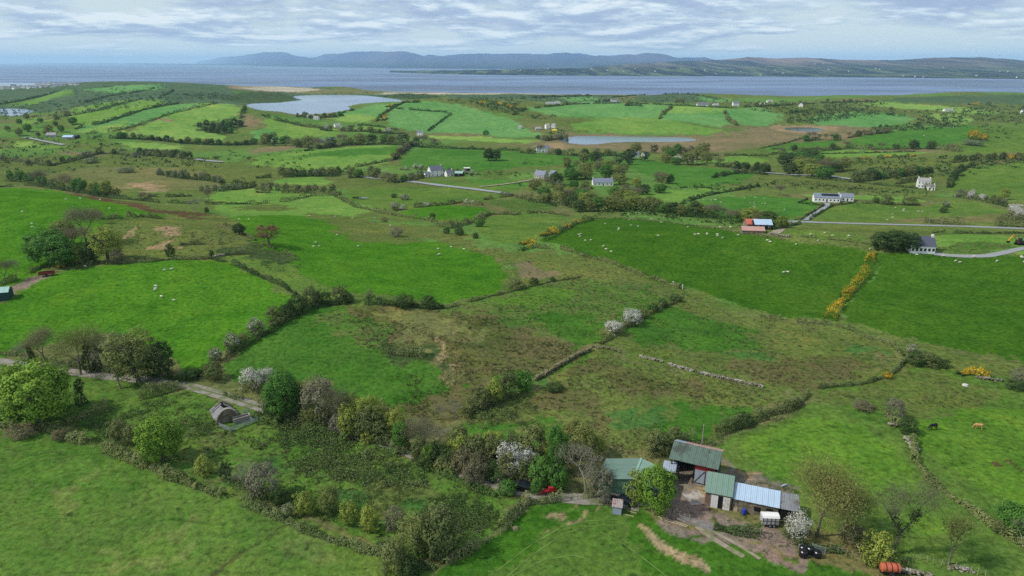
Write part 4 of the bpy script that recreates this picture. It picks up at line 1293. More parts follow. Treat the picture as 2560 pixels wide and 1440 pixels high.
def plant_at(sp_name, x, y, z, h, wd, label, group=None, far=False):
    lst = PROTO[sp_name]
    parts, ph, pw_ = lst[rnd.randrange(len(lst))]
    nm_, cat = KIND[sp_name]
    COUNT[cat] += 1
    if far and len(parts) > 1 and False:
        parts = parts[-1:]
    root = bpy.data.objects.new(nm_, None)
    col.objects.link(root)
    root.location = (x, y, z - 0.05)
    root.rotation_euler = (0, 0, rnd.uniform(0, 6.28))
    root.scale = (wd / pw_, wd / pw_, h / ph)
    tag(root, label, cat, group)
    for pn, me in parts:
        o = bpy.data.objects.new(pn, me)
        col.objects.link(o)
        o.parent = root
    return root


def plant(sp_name, u, v, hpx, wpx, label, group=None, far=False):
    x, y, z = gp(u, v)
    d = math.atan2(CAMZ - z, y)
    s_ = pix_scale(x, y, z)
    wd = wpx * s_
    h = max((hpx * s_ - 0.12 * wd * math.sin(d)) / math.cos(d), hpx * s_ * 0.6)
    y += wd * 0.12
    z = float(Hg(np.array([x]), np.array([y]))[0])
    return plant_at(sp_name, x, y, z, h, wd, label, group, far)


ORD = ['first', 'second', 'third', 'fourth', 'fifth', 'sixth', 'seventh', 'eighth', 'ninth', 'tenth', 'eleventh', 'twelfth', 'thirteenth', 'fourteenth', 'fifteenth', 'sixteenth',
       'seventeenth', 'eighteenth', 'nineteenth', 'twentieth', 'twenty-first', 'twenty-second', 'twenty-third', 'twenty-fourth', 'twenty-fifth', 'twenty-sixth', 'twenty-seventh',
       'twenty-eighth', 'twenty-ninth', 'thirtieth', 'thirty-first', 'thirty-second', 'thirty-third', 'thirty-fourth', 'thirty-fifth', 'thirty-sixth', 'thirty-seventh',
       'thirty-eighth', 'thirty-ninth', 'fortieth']


def along(pix, n, jit=0.3):
    """n points spread along a pixel polyline"""
    P_ = np.array(pix, float)
    seg = np.hypot(*(P_[1:] - P_[:-1]).T)
    cum = np.concatenate([[0], np.cumsum(seg)])
    out = []
    for i in range(n):
        t_ = (i + 0.5 + rnd.uniform(-jit, jit)) / n * cum[-1]
        k = min(np.searchsorted(cum, t_, 'right') - 1, len(seg) - 1)
        f = (t_ - cum[k]) / seg[k]
        out.append(tuple(P_[k] + (P_[k + 1] - P_[k]) * f))
    return out


def row(pix, n, species, hr, where, group, asp=(0.8, 1.25), vj=2.0, base=.5):
    """a row of plants, each its own thing, named by its place in the row"""
    pts = sorted(along(pix, n), key=lambda p: p[0])
    for i, (u, v) in enumerate(pts):
        sp_name = rnd.choice(species)
        h = rnd.uniform(*hr)
        lab = '%s, %s from left %s' % (ADJ[sp_name], ORD[i], where)
        plant(sp_name, u, v + rnd.uniform(-vj, vj), h, h * rnd.uniform(*asp), lab, group, far=h < 16)
    if base:
        hedge(pix, (hr[0] + hr[1]) * .5 * base, 'haw' if n % 2 else 'dark', 'low growth ' + where, name='hedge', cat='hedge')


def patch(pix, n, species, hr, where, group, asp=(0.8, 1.2)):
    """plants filling an outline on the ground, each its own thing"""
    P_ = np.array(pix, float)
    mn, mx = P_.min(0), P_.max(0)
    pts = []
    best = []
    while len(pts) < n:
        c_ = [(rnd.uniform(mn[0], mx[0]), rnd.uniform(mn[1], mx[1])) for _ in range(14)]
        c_ = [q for q in c_ if inpoly(np.array([q[0]]), np.array([q[1]]), P_)[0]]
        c_ = [q for q in c_ if not (1472 < q[0] < 1545 and 446 < q[1] < 492)]
        if not c_:
            continue
        q = max(c_, key=lambda q: min([((q[0] - p[0])) ** 2 + ((q[1] - p[1]) * 2) ** 2 for p in pts] or [1e9]))
        pts.append(q)
    pts.sort(key=lambda p: p[0])
    for i, (u, v) in enumerate(pts):
        sp_name = rnd.choice(species)
        h = rnd.uniform(*hr)
        lab = '%s, %s from left %s' % (ADJ[sp_name], ORD[i], where)
        plant(sp_name, u, v, h, h * rnd.uniform(*asp), lab, group, far=h < 16)


HEDGE_TRIS = [0]


def hedge(pix, hpx, mats_, label, name='hedge', cat='hedge', wf=1.0, gaps=0.18, blossom=None, size=None, group=None, rug=0.75):
    """a hedge: one uneven bank of leaf-sized faces laid along a line on the ground"""
    d = dens(pix, closed=False, step=6)
    x, y, z = ground_pt([p[0] for p in d], [p[1] for p in d])
    P_ = np.stack([x, y], 1)
    seg = np.hypot(*(P_[1:] - P_[:-1]).T)
    cum = np.concatenate([[0], np.cumsum(seg)])
    s_ = float(np.mean(pix_scale(x, y, z)))
    h = hpx * s_
    wd = h * 1.05 * wf
    ls = size or max(0.32, 2.5 * s_)
    n = int(min(8000, 2.0 * cum[-1] * (wd + 2 * h) / (ls * ls * .55)))
    g = np.random.default_rng(int(abs(pix[0][0]) * 7 + pix[0][1] * 13) + 5)
    t_ = g.random(n) * cum[-1]
    px = np.interp(t_, cum, x)
    py = np.interp(t_, cum, y)
    tx = np.interp(t_ + 1, cum, x) - np.interp(t_ - 1, cum, x)
    ty = np.interp(t_ + 1, cum, y) - np.interp(t_ - 1, cum, y)
    ln = np.maximum(np.hypot(tx, ty), 1e-6)
    nx_, ny_ = -ty / ln, tx / ln
    sc = max(h * 1.6, 2.0)
    hv = 1 + rug * vnoise(t_ / sc, t_ * 0 + 3.3, 77) + rug * .6 * vnoise(t_ / (sc * .4), t_ * 0 + 9.3, 78)
    dens_ = vnoise(t_ / (sc * 2.2), t_ * 0 + 1.3, 79)
    keep = dens_ > -1 + gaps * 2
    hv = np.clip(hv, .2, 2.0)
    a = g.uniform(-0.15, math.pi + .15, n)
    rr = 0.72 + 0.32 * g.random(n)
    off = np.cos(a) * wd * .5 * rr * hv ** .5
    zz = np.maximum(np.sin(a), .02) * h * rr * hv
    wander = vnoise(t_ / (sc * 1.5), t_ * 0 + 5.3, 80) * wd * .25
    cx = px + nx_ * (off + wander)
    cy = py + ny_ * (off + wander)
    cz = Hg(cx, cy) + zz
    nn = np.stack([nx_ * np.cos(a), ny_ * np.cos(a), np.sin(a) + .2], 1) + g.normal(size=(n, 3)) * .45
    C = np.stack([cx, cy, cz], 1)[keep]
    nn = nn[keep]
    tone = np.clip(.5 + .6 * vnoise(t_ / (sc * .5), zz / ls, 81) + .4 * vnoise(t_ / (sc * 2.5), zz * 0, 84) + g.uniform(-.2, .2, n), 0, 1)[keep]
    S = ls * g.uniform(.7, 1.35, len(C))
    o0 = C[len(C) // 2].copy()
    root = bpy.data.objects.new(name, None)
    col.objects.link(root)
    root.location = tuple(o0)
    tag(root, label, cat, group)
    C = C - o0
    if blossom:
        frac, bm_ = blossom
        # only the sprigs in the upper half flower
        zz2 = zz[keep]
        sel = (vnoise(t_ / (sc * .7), t_ * 0 + 2.2, 82)[keep] > 1 - 2 * frac) & (zz2 > h * .3) & (g.random(len(C)) < .75)
        V, F, tt = quads(C[sel] + np.array([0, 0, ls * .2]), nn[sel], S[sel] * .8, tone[sel], g)
        if len(V):
            o = bpy.data.objects.new('blossom', leaf_mesh('blossom', V, F, tt, LM[bm_]))
            col.objects.link(o)
            o.parent = root
        C, nn, S, tone = C[~sel], nn[~sel], S[~sel], tone[~sel]
        HEDGE_TRIS[0] += sel.sum() * 2
    V, F, tt = quads(C, nn, S, tone, g)
    HEDGE_TRIS[0] += len(C) * 2
    o = bpy.data.objects.new('foliage', leaf_mesh('foliage', V, F, tt, LM[mats_]))
    col.objects.link(o)
    o.parent = root
    return root
# ------------------------------------------------------------------ plants that stand alone or near
S_ = [
    # species, u, v, height px, width px, label
    ('lime', 88, 1062, 150, 168, 'largest bright lime-green round tree at the left edge of the paddock'),
    ('ivystem', 205, 1012, 62, 26, 'short ivy-wrapped stump right of the largest lime-green tree'),
    ('bare', 296, 975, 115, 85, 'pale leaning bare tree in front of the big olive-brown tree'),
    ('olive', 340, 962, 128, 125, 'large olive-brown budding tree left of where the lane bends'),
    ('dark', 400, 948, 88, 66, 'dark green tree peeping out right of the big olive-brown tree'),
    ('green', 300, 912, 68, 80, 'bright green crown behind the big olive-brown tree'),
    ('bare', 58, 925, 72, 48, 'leftmost bare tree above the lane at the left edge'),
    ('ivystem', 82, 922, 58, 20, 'leftmost ivy stem among the bare trees by the lane'),
    ('budding', 112, 912, 88, 72, 'tall thin budding tree above the lane, left of the spreading oak'),
    ('bare', 138, 950, 50, 46, 'small twisted bare tree below the lane on the left'),
    ('buddingolive', 196, 942, 112, 92, 'spreading bare oak standing between lane and lime-green tree'),
    ('ivystem', 226, 930, 78, 26, 'ivy-wrapped stem just right of the spreading bare oak'),
    ('ivystem', 242, 930, 70, 22, 'darker ivy-wrapped stem beside its twin behind the lane'),
    ('bareivy', 268, 928, 96, 66, 'bare tree with ivied trunk left of the bright green crown'),
    ('budding', -6, 1040, 125, 90, 'tall brown budding tree cut by the left edge of the photograph'),
    ('brownbush', 55, 1095, 30, 60, 'brown twiggy bush under the largest lime-green tree'),
    ('greenbush', 22, 1050, 26, 60, 'green bush at the far left foot of the lime-green tree'),
    ('brownbush', 150, 1100, 26, 40, 'low thorn bush at the pointed corner of the paddock'),
    ('lime', 402, 1158, 114, 98, 'bright lime-green tree on the lower paddock hedge near the ruin'),
    ('bush', 296, 1098, 42, 48, 'left one of two olive thorn bushes before the lower lime-green tree'),
    ('bush', 332, 1112, 46, 46, 'right one of two olive thorn bushes before the lower lime-green tree'),
    ('yellowbush', 508, 1188, 42, 48, 'yellow-green bush right of the lower lime-green tree'),
    ('conifer', 566, 1206, 50, 34, 'dark pointed shrub in the lower paddock hedge'),
    ('bare', 622, 1230, 62, 74, 'pale bare tree leaning over the lower paddock hedge'),
    ('greybush', 660, 1245, 76, 88, 'wide grey twiggy tangle in the middle of the lower hedge'),
    ('darkbush', 695, 1262, 42, 44, 'small dark bush right of the wide grey twiggy tangle'),
    ('yellowbush', 758, 1288, 48, 50, 'bright yellow-green bush midway along the lower hedge'),
    ('hawpale', 722, 1295, 34, 26, 'small white-flowering hawthorn below the lower hedge'),
    ('olive', 822, 1288, 66, 60, 'olive-brown tree left of the two yellow-green bushes'),
    ('yellowbush', 876, 1312, 50, 50, 'left one of the two yellow-green bushes in the lower hedge'),
    ('yellowbush', 922, 1330, 54, 46, 'right one of the two yellow-green bushes in the lower hedge'),
    ('greybush', 985, 1325, 50, 50, 'grey twiggy bush with a little blossom near the lowest corner'),
    ('olive', 1040, 1392, 92, 100, 'left crown of the big olive thicket at the lowest corner'),
    ('bush', 1100, 1392, 108, 110, 'right crown of the big olive thicket at the lowest corner'),
    ('brownbush', 1090, 1330, 46, 70, 'grey-brown bush behind the big olive thicket'),
    ('bush', 985, 1436, 70, 72, 'olive bush at the bottom edge left of the big thicket'),
    ('darkbush', 1020, 1446, 46, 60, 'dark bush at the bottom edge below the big thicket'),
    # by the lane
    ('hawthorn', 630, 978, 52, 58, 'white-flowering hawthorn left of the big bright lane tree'),
    ('hawthorn', 672, 962, 40, 40, 'smaller hawthorn touching the big bright lane tree'),
    ('green', 706, 1052, 118, 92, 'dense bright green tree standing tall over the lane'),
    ('olive', 748, 1028, 72, 56, 'olive crown tucked behind the dense bright green lane tree'),
    ('greybush', 800, 1060, 104, 92, 'big grey twiggy tree on the lane right of the bright tree'),
    ('budding', 842, 1066, 88, 72, 'brown budding tree right of the big grey twiggy tree'),
    ('darkbush', 866, 1040, 52, 42, 'dark bush in the lane row behind the brown budding tree'),
    ('olive', 882, 1066, 78, 52, 'pale olive tree in the middle of the lane row'),
    ('yellowgreen', 920, 1082, 88, 74, 'yellow-green tree in the middle of the lane row'),
    ('yellowbush', 872, 1098, 72, 46, 'yellow-olive bush on the near side of the lane row'),
    ('olive', 958, 1086, 78, 62, 'olive tree right of the yellow-green lane tree'),
    ('yellowgreen', 990, 1094, 70, 54, 'yellow-green tree at the right end of the dense lane row'),
    ('yellowbush', 920, 1106, 32, 36, 'small yellow-green bush at the edge of the tarred lane'),
    ('green', 1003, 1128, 66, 44, 'fresh green sapling beside the lane below the dense row'),
    ('budding', 1052, 1140, 86, 92, 'tangled grey-brown tree over the middle of the lane'),
    ('bare', 1090, 1128, 60, 70, 'pale bare tree behind the tangled grey-brown lane tree'),
    ('lime', 1073, 1166, 52, 34, 'bright yellow-green sapling by the lane gap'),
    ('darkbush', 1068, 1172, 40, 50, 'dark bush at the foot of the lane gap'),
    ('bare', 1104, 1052, 40, 34, 'left one of the twin pale bare trees in the rushy field'),
    ('bare', 1140, 1052, 50, 42, 'right one of the twin pale bare trees in the rushy field'),
    ('yellowbush', 1150, 1146, 54, 66, 'yellow-olive bush above the lane, left of the blossoming hawthorns'),
    ('bush', 1192, 1160, 62, 66, 'olive thorn bush above the lane left of the hawthorns'),
    ('bush', 1232, 1160, 60, 60, 'thorn bush just left of the whitest hawthorn'),
    ('hawthorn', 1272, 1188, 72, 70, 'left and whitest of two blossoming hawthorns above the lane'),
    ('hawthorn', 1322, 1188, 58, 58, 'right one of two blossoming hawthorns above the lane'),
    ('brownbush', 1186, 1212, 52, 60, 'rusty-brown bush on the near side of the lane'),
    ('greenbush', 1268, 1238, 34, 46, 'bright green bush on the near side of the lane'),
    ('darkbush', 1240, 1200, 32, 60, 'dark bush shading the lane wall'),
    ('green', 1392, 1188, 118, 56, 'tall narrow bright green tree near the green-roofed shed'),
    ('greenbush', 1396, 1226, 56, 52, 'bright green bush at the foot of the tall narrow tree'),
    ('olive', 1442, 1150, 92, 92, 'wide yellow-olive tree behind the tall narrow green tree'),
    ('yellowgreen', 1484, 1145, 56, 74, 'yellow-green crown right of the wide yellow-olive tree'),
    ('bare', 1466, 1238, 118, 118, 'sprawling grey bare tree leaning on the green-roofed shed'),
    ('greybush', 1505, 1252, 72, 72, 'grey tangled bush in front of the green-roofed shed'),
    ('greenbush', 1340, 1236, 32, 28, 'small leafy sapling by the red machine'),
    ('darkbush', 1350, 1200, 40, 60, 'dark bush between hawthorns and tall narrow tree'),
    ('yellowbush', 1590, 1262, 70, 56, 'darker round tree before the green-roofed shed'),
    ('lime', 1640, 1286, 108, 88, 'bright yellow-green tree standing before the farmyard'),
    ('bush', 1645, 1138, 54, 60, 'olive thorn bush behind the gap between the two barns'),
    ('bush', 1688, 1118, 44, 50, 'olive thorn bush left of the open barn'),
    ('yellowbush', 1640, 1112, 32, 40, 'yellow-green bush behind the olive thorn bush at the barns'),
    ('darkbush', 1860, 1065, 28, 50, 'dark bush on the boundary hedge above the barn'),
    # field hedge in the middle of the property
    ('bush', 1198, 1022, 48, 58, 'olive bush at the lower end of the middle field hedge'),
    ('yellowbush', 1236, 1008, 54, 50, 'yellowish bush in the middle field hedge'),
    ('bush', 1268, 992, 58, 46, 'thorn bush in the middle field hedge below the green one'),
    ('greenbush', 1306, 976, 48, 46, 'bright green bush at the lower end of the stony bank'),
    ('darkbush', 1388, 978, 20, 44, 'low dark mound right of the stony bank'),
    ('hawthorn', 1537, 836, 32, 50, 'lower one of two big hawthorns on the upper field hedge'),
    ('hawthorn', 1578, 812, 36, 54, 'upper one of two big hawthorns on the upper field hedge'),
    ('bush', 1606, 796, 24, 30, 'green bush just above the two big hawthorns'),
    ('darkbush', 1634, 780, 22, 28, 'dark thorn bush halfway up the upper field hedge'),
    ('darkbush', 1658, 768, 20, 26, 'second dark thorn bush up the upper field hedge'),
    ('darkbush', 1690, 754, 18, 34, 'topmost dark thorn bush of the upper field hedge'),
    # boundary on the left of the property
    ('darkbush', 480, 948, 28, 40, 'dark hawthorn where the lane enters the property'),
    ('bush', 534, 952, 42, 48, 'round olive bush right of the lane entrance'),
    ('hawpale', 538, 905, 32, 34, 'faintly flowering hawthorn low on the left boundary'),
    ('hawpale', 580, 876, 40, 38, 'hawthorn on the left boundary below the midpoint'),
    ('bush', 606, 862, 26, 34, 'thorn bush on the left boundary near its midpoint'),
    ('hawpale', 640, 840, 42, 42, 'pale hawthorn at the midpoint of the left boundary'),
    ('bush', 688, 812, 42, 42, 'round thorn bush above the boundary midpoint'),
    ('darkbush', 716, 796, 38, 36, 'dark thorn bush near the top of the left boundary'),
    ('darkbush', 742, 784, 48, 46, 'large dark thorn bush near the boundary corner'),
    ('bush', 776, 768, 46, 46, 'thorn bush at the top corner of the left boundary'),
    ('darkbush', 808, 762, 36, 40, 'dark thorn bush at the start of the upper boundary'),
    ('bush', 850, 758, 40, 46, 'pale-topped thorn bush on the upper boundary'),
    ('bareivy', 922, 758, 32, 26, 'thin ivied stem on the upper boundary'),
    ('darkbush', 866, 758, 26, 36, 'dark bush on the upper boundary left of the thin stems'),
    ('darkbush', 1010, 768, 30, 56, 'wide dark bush on the upper boundary'),
    ('darkbush', 1070, 770, 30, 34, 'dark bush at the right end of the upper boundary'),
    ('bush', 1290, 722, 22, 44, 'grey-green bush beside the pasture bend'),
    ('darkbush', 1334, 712, 18, 24, 'small dark bush on the upper boundary rise'),
    ('darkbush', 1382, 704, 12, 16, 'smallest dark bush on the upper boundary rise'),
    # right of the property
    ('darkbush', 2290, 912, 34, 52, 'dark thorn bush at the right-hand tip of the property'),
    ('bush', 2325, 918, 32, 46, 'olive bush next to the right-hand tip'),
    ('darkbush', 2356, 920, 22, 34, 'small dark bush trailing off from the right-hand tip'),
    ('hawpale', 2280, 884, 22, 26, 'pale hawthorn just above the right-hand tip'),
    ('gorse', 2219, 946, 18, 24, 'single round gorse bush below the right-hand tip'),
    ('greybush', 2236, 1048, 48, 50, 'round grey bush on the stony bank'),
    ('brownbush', 2160, 1022, 18, 56, 'low brown thorn bush left of the round grey bush'),
    ('darkbush', 2272, 1086, 40, 44, 'dark thorn bush right below the round grey bush'),
    ('greybush', 2548, 958, 36, 38, 'grey bush by the wall at the right edge'),
    ('darkbush', 2545, 975, 22, 50, 'dark bush under the grey bush at the right edge'),
    # farm right side
    ('hawthorn', 1992, 1352, 62, 64, 'drooping white-flowering hawthorn beside the livestock trailer'),
    ('catkin', 2046, 1350, 156, 132, 'largest yellow-olive tree right of the sheds'),
    ('catkin', 2118, 1344, 98, 100, 'wide thin olive tree right of the largest one'),
    ('brownbush', 2145, 1366, 42, 80, 'brown bush under the wide thin olive tree'),
    ('yellowbush', 2192, 1414, 68, 74, 'low yellow-green bush in front of the bottom fence'),
    ('bareivy', 2240, 1392, 168, 126, 'tallest pale bare tree with ivied trunk at bottom right'),
    ('pollard', 2376, 1420, 124, 108, 'ivy-clad pollard tree near the bottom right corner'),
    ('greenbush', 2536, 1330, 62, 76, 'green bush at the right edge on the stony bank'),
    ('bare', 2556, 1368, 60, 44, 'pale bare tree at the right edge'),
    ('bush', 2500, 1332, 28, 40, 'brown-green thorn bush left of the green bush at the right edge'),
    # ring fort group
    ('green', 118, 662, 87, 102, 'round green tree at the left of the ring-fort grove'),
    ('green', 152, 668, 75, 81, 'second green tree from the left in the ring-fort grove'),
    ('olive', 160, 618, 66, 67, 'brown-olive tree behind the left of the ring-fort grove'),
    ('budding', 212, 612, 89, 89, 'tallest brown budding tree in the ring-fort grove'),
    ('budding', 192, 640, 69, 75, 'brown budding tree in the heart of the ring-fort grove'),
    ('yellowgreen', 192, 662, 50, 42, 'yellow-topped tree in front of the ring-fort grove'),
    ('dark', 228, 660, 54, 40, 'dark green tree in front of the ring-fort grove'),
    ('yellowgreen', 266, 654, 86, 84, 'wide mustard-topped tree at the right of the ring-fort grove'),
    ('brownbush', 294, 660, 38, 34, 'brown bush at the right end of the ring-fort grove'),
    ('budding', 248, 560, 32, 26, 'small brown tree above the ring-fort grove'),
    ('bare', 40, 700, 58, 28, 'pair of pale ivied stems left of the ring-fort grove'),
    ('budding', 12, 708, 56, 40, 'leftmost brown budding tree beside the farm track'),
    ('gorse', 152, 672, 18, 22, 'gorse bush in flower above the rusty trailer'),
    ('darkbush', 426, 642, 32, 24, 'upright dark shrub on the ring-fort hedge'),
    ('darkbush', 528, 642, 18, 14, 'small dark shrub at the right end of the ring-fort hedge'),
    ('dark', 596, 586, 28, 34, 'windswept dark thorn tree on the brow'),
    ('copper', 670, 616, 52, 56, 'round copper-brown tree standing alone above the bright pasture'),
    ('bare', 484, 532, 38, 44, 'wide bare tree alone beside the brown strip'),
    ('darkbush', 517, 532, 14, 12, 'tiny round bush right of the wide bare tree'),
    ('budding', 521, 506, 34, 24, 'slim bare tree on the far hedge'),
    # middle pasture
    ('greybush', 990, 592, 22, 34, 'grey bush in the wet corner of the bright pasture'),
    ('brownbush', 962, 556, 14, 16, 'little olive bush above the wet corner'),
    ('darkbush', 1116, 584, 16, 18, 'left one of three dark bushes by the wet corner'),
    ('darkbush', 1148, 588, 20, 28, 'middle one of three dark bushes by the wet corner'),
    ('darkbush', 1188, 596, 15, 16, 'right one of three dark bushes by the wet corner'),
    ('greenbush', 1200, 567, 20, 26, 'green bush on the curved hedge below the small field'),
    ('darkbush', 1081, 548, 16, 14, 'dark upright shrub on the curved hedge'),
    ('darkbush', 985, 494, 10, 16, 'small dark bush in the meadow by the feed trailers'),
    ('hawpale', 1011, 500, 14, 24, 'round hawthorn in the meadow by the feed trailers'),
    ('hawpale', 988, 524, 18, 26, 'flowering hawthorn at the left tip of the lens-shaped field'),
    ('dark', 2204, 626, 44, 54, 'left one of three dark trees sheltering the slate-roofed cottage'),
    ('dark', 2240, 628, 50, 56, 'middle one of three dark trees sheltering the slate-roofed cottage'),
    ('dark', 2274, 630, 46, 50, 'right one of three dark trees sheltering the slate-roofed cottage'),
    ('dark', 1221, 402, 30, 26, 'left one of two dark trees merged in the striped field'),
    ('dark', 1240, 402, 28, 26, 'right one of two dark trees merged in the striped field'),
    ('budding', 1948, 490, 28, 32, 'bare tree left of the long white bungalow'),
    ('hawpale', 2366, 518, 14, 20, 'flowering thorn in the sheep field right of the bungalow'),
    ('darkbush', 2360, 532, 14, 20, 'dark thorn under the flowering one in the sheep field'),
    ('bareivy', 2316, 492, 36, 22, 'ivied bare tree in front of the two-storey white house'),
    ('yellowgreen', 2512, 500, 30, 24, 'slim yellow-green tree at the upper right'),
    ('darkbush', 2190, 508, 14, 18, 'first dark bush in the hedge right of the bungalow'),
    ('bush', 2218, 511, 20, 30, 'big round bush in the hedge right of the bungalow'),
    ('bush', 2275, 513, 20, 36, 'wide bush in the hedge left of the two-storey house'),
    ('gorse', 2434, 350, 26, 28, 'left half of the large flowering gorse on the far green hill'),
    ('gorse', 2458, 352, 20, 26, 'right half of the large flowering gorse on the far green hill'),
    ('willow', 2435, 364, 14, 50, 'grey bush at the foot of the large flowering gorse'),
    ('willow', 1396, 468, 16, 26, 'pale bush at the left end of the central wood'),
    ('willow', 313, 432, 15, 44, 'lone oval willow bush on the left marsh'),
    ('willow', 225, 408, 13, 34, 'smaller oval willow bush higher on the left marsh'),
    ('greenbush', 1215, 338, 12, 16, 'single round bush low on the middle green hill'),
]
for sp_name, u, v, h_, w_, lab in S_:
    plant(sp_name, u, v, h_, w_, lab)

# ------------------------------------------------------------------ woods and rows
patch([(1330, 505), (1335, 470), (1400, 450), (1500, 425), (1585, 425), (1560, 450), (1640, 470), (1680, 488), (1600, 498), (1540, 512), (1400, 518)], 34,
      ['olive', 'olive', 'green', 'dark', 'budding', 'green', 'yellowgreen', 'olive'], (19, 33), 'in the wood round the white cottage', 'trees of the central wood', asp=(1.1, 1.5))
row([(1440, 530), (1520, 528), (1600, 525), (1700, 540), (1800, 548), (1960, 572)], 22, ['green', 'olive', 'dark', 'budding', 'yellowgreen', 'olive', 'dark'], (24, 40),
    'in the tree belt behind the drumlin', 'trees of the belt behind the drumlin', asp=(1.0, 1.4))
row([(1640, 452), (1680, 462)], 3, ['budding', 'dark'], (22, 30), 'beside the central wood', 'trees beside the central wood')
patch([(1545, 420), (1560, 385), (1640, 378), (1760, 385), (1775, 410), (1700, 415), (1640, 405)], 17, ['conifer', 'dark', 'green', 'conifer', 'olive'], (20, 34), 'round the pair of hidden houses below the pond',
      'trees below the pond', asp=(1.0, 1.4))
row([(650, 362), (760, 368), (800, 372), (880, 360), (960, 360), (1050, 366), (1100, 360)], 17, ['olive', 'green', 'dark', 'budding', 'conifer', 'olive'], (18, 32), 'in the long tree row below the striped hill',
    'trees of the long row below the striped hill', asp=(1.0, 1.4))
row([(985, 400), (1010, 380), (1030, 362)], 6, ['brownbush', 'copper', 'budding'], (14, 22), 'on the slanting hedge below the gabled house', 'plants of the slanting hedge')
patch([(1940, 440), (1980, 408), (2060, 400), (2120, 425), (2100, 450), (2000, 448)], 15, ['dark', 'olive', 'green', 'budding', 'yellowgreen'], (24, 36), 'in the grove above the roadside fields', 'trees of the right-hand grove', asp=(1.1, 1.5))
row([(2130, 455), (2180, 452), (2220, 445), (2280, 440), (2330, 430)], 11, ['bush', 'hawthorn', 'green', 'darkbush', 'bush'], (16, 30), 'in the thicket left of the two-storey house', 'plants of the thicket')
patch([(488, 325), (505, 312), (560, 306), (602, 315), (600, 330), (550, 338)], 13, ['dark', 'dark', 'green', 'darkbush'], (12, 18), 'in the copse on the striped hill', 'trees of the copse on the striped hill')
patch([(0, 330), (60, 300), (180, 290), (190, 320), (110, 345), (20, 350)], 15, ['olive', 'budding', 'green', 'bush'], (12, 20), 'round the blue-roofed shed at far left', 'trees round the blue-roofed shed')
row([(288, 345), (375, 349), (457, 358), (527, 362), (640, 362)], 18, ['dark', 'olive', 'budding', 'green', 'darkbush'], (10, 17), 'in the roadside row under the striped hill', 'roadside row under the striped hill')
row([(0, 400), (130, 415), (250, 385), (300, 385), (350, 395)], 13, ['willow', 'bush', 'darkbush', 'willow'], (11, 16), 'on the far edge of the left marsh', 'bushes on the far edge of the left marsh')
row([(345, 388), (420, 392), (480, 398)], 9, ['willow', 'darkbush', 'bush'], (16, 20), 'in the dark thicket behind the left marsh', 'dark thicket behind the left marsh')
row([(395, 436), (450, 446), (520, 452), (560, 458)], 10, ['willow', 'willow', 'bush'], (15, 20), 'in the pale willow row on the left marsh', 'pale willow row')
row([(500, 478), (540, 478), (600, 474), (640, 468)], 9, ['willow', 'willow', 'bush'], (12, 17), 'in the willow hedge below the marsh', 'willow hedge below the marsh')
row([(20, 452), (60, 455), (120, 466), (180, 476), (240, 486), (300, 492)], 14, ['yellowgreen', 'green', 'budding', 'olive', 'budding', 'greenbush'], (20, 40), 'in the row above the left-hand hill', 'row above the left-hand hill')
row([(345, 500), (380, 498)], 3, ['bush', 'budding'], (14, 20), 'beyond the brown strip', 'bushes beyond the brown strip')
row([(700, 438), (760, 440), (850, 438)], 9, ['darkbush', 'bush', 'darkbush', 'willow'], (16, 22), 'in the dark row under the mown slope', 'dark row under the mown slope')
row([(640, 474), (700, 478), (790, 480), (850, 488)], 9, ['willow', 'bush', 'brownbush'], (16, 24), 'in the willow row below the marsh knoll', 'willow row below the marsh knoll')
row([(870, 445), (930, 442), (985, 458), (1060, 444)], 9, ['olive', 'green', 'bush', 'willow', 'budding'], (14, 26), 'between the marsh and the gabled white house', 'plants left of the gabled white house')
row([(1000, 425), (1060, 425), (1110, 428), (1195, 438)], 9, ['darkbush', 'bush', 'budding', 'hawthorn'], (9, 14), 'behind the gabled white house', 'garden plants of the gabled white house')
patch([(1395, 440), (1420, 410), (1500, 405), (1540, 425), (1470, 435)], 10, ['olive', 'budding', 'copper', 'dark'], (20, 30), 'between the slate-roofed houses', 'trees between the slate-roofed houses')
row([(1340, 345), (1370, 352), (1410, 345), (1420, 352)], 7, ['willow', 'conifer', 'bush'], (9, 14), 'round the pond-side houses', 'plants round the pond-side houses')
row([(1300, 382), (1440, 390), (1480, 392), (1540, 388)], 7, ['budding', 'olive', 'dark'], (14, 24), 'on the near shore of the long pond', 'trees on the near shore of the long pond')
row([(1780, 445), (1850, 432), (1920, 438)], 6, ['bush', 'darkbush'], (12, 16), 'on the hedge of the sloping pasture', 'bushes of the sloping pasture hedge')
row([(1790, 415), (1860, 425), (1925, 430)], 6, ['budding', 'dark', 'ivystem'], (16, 24), 'on the upper road', 'trees on the upper road')
row([(2010, 352), (2070, 350), (2100, 352)], 6, ['green', 'dark', 'budding', 'yellowgreen'], (12, 22), 'in the hedge under the dark pond', 'hedge trees under the dark pond')
row([(2120, 345), (2150, 340), (2230, 330)], 7, ['brownbush', 'darkbush', 'budding'], (10, 15), 'at the foot of the far green hill', 'bushes at the foot of the far green hill')
row([(1930, 385), (2060, 378), (2130, 370), (2180, 375), (2340, 372), (2400, 380)], 11, ['budding', 'darkbush', 'bush', 'dark'], (12, 24), 'along the foot of the far hill pastures', 'plants along the foot of the far hill pastures')
row([(2380, 408), (2440, 400), (2500, 398), (2560, 402)], 9, ['darkbush', 'gorse', 'darkbush', 'bush'], (14, 20), 'in the gorse belt on the right slope', 'gorse belt on the right slope')
row([(740, 292), (790, 296), (860, 290)], 8, ['olive', 'bush', 'green'], (8, 13), 'on the shore of the lagoon', 'plants on the lagoon shore')
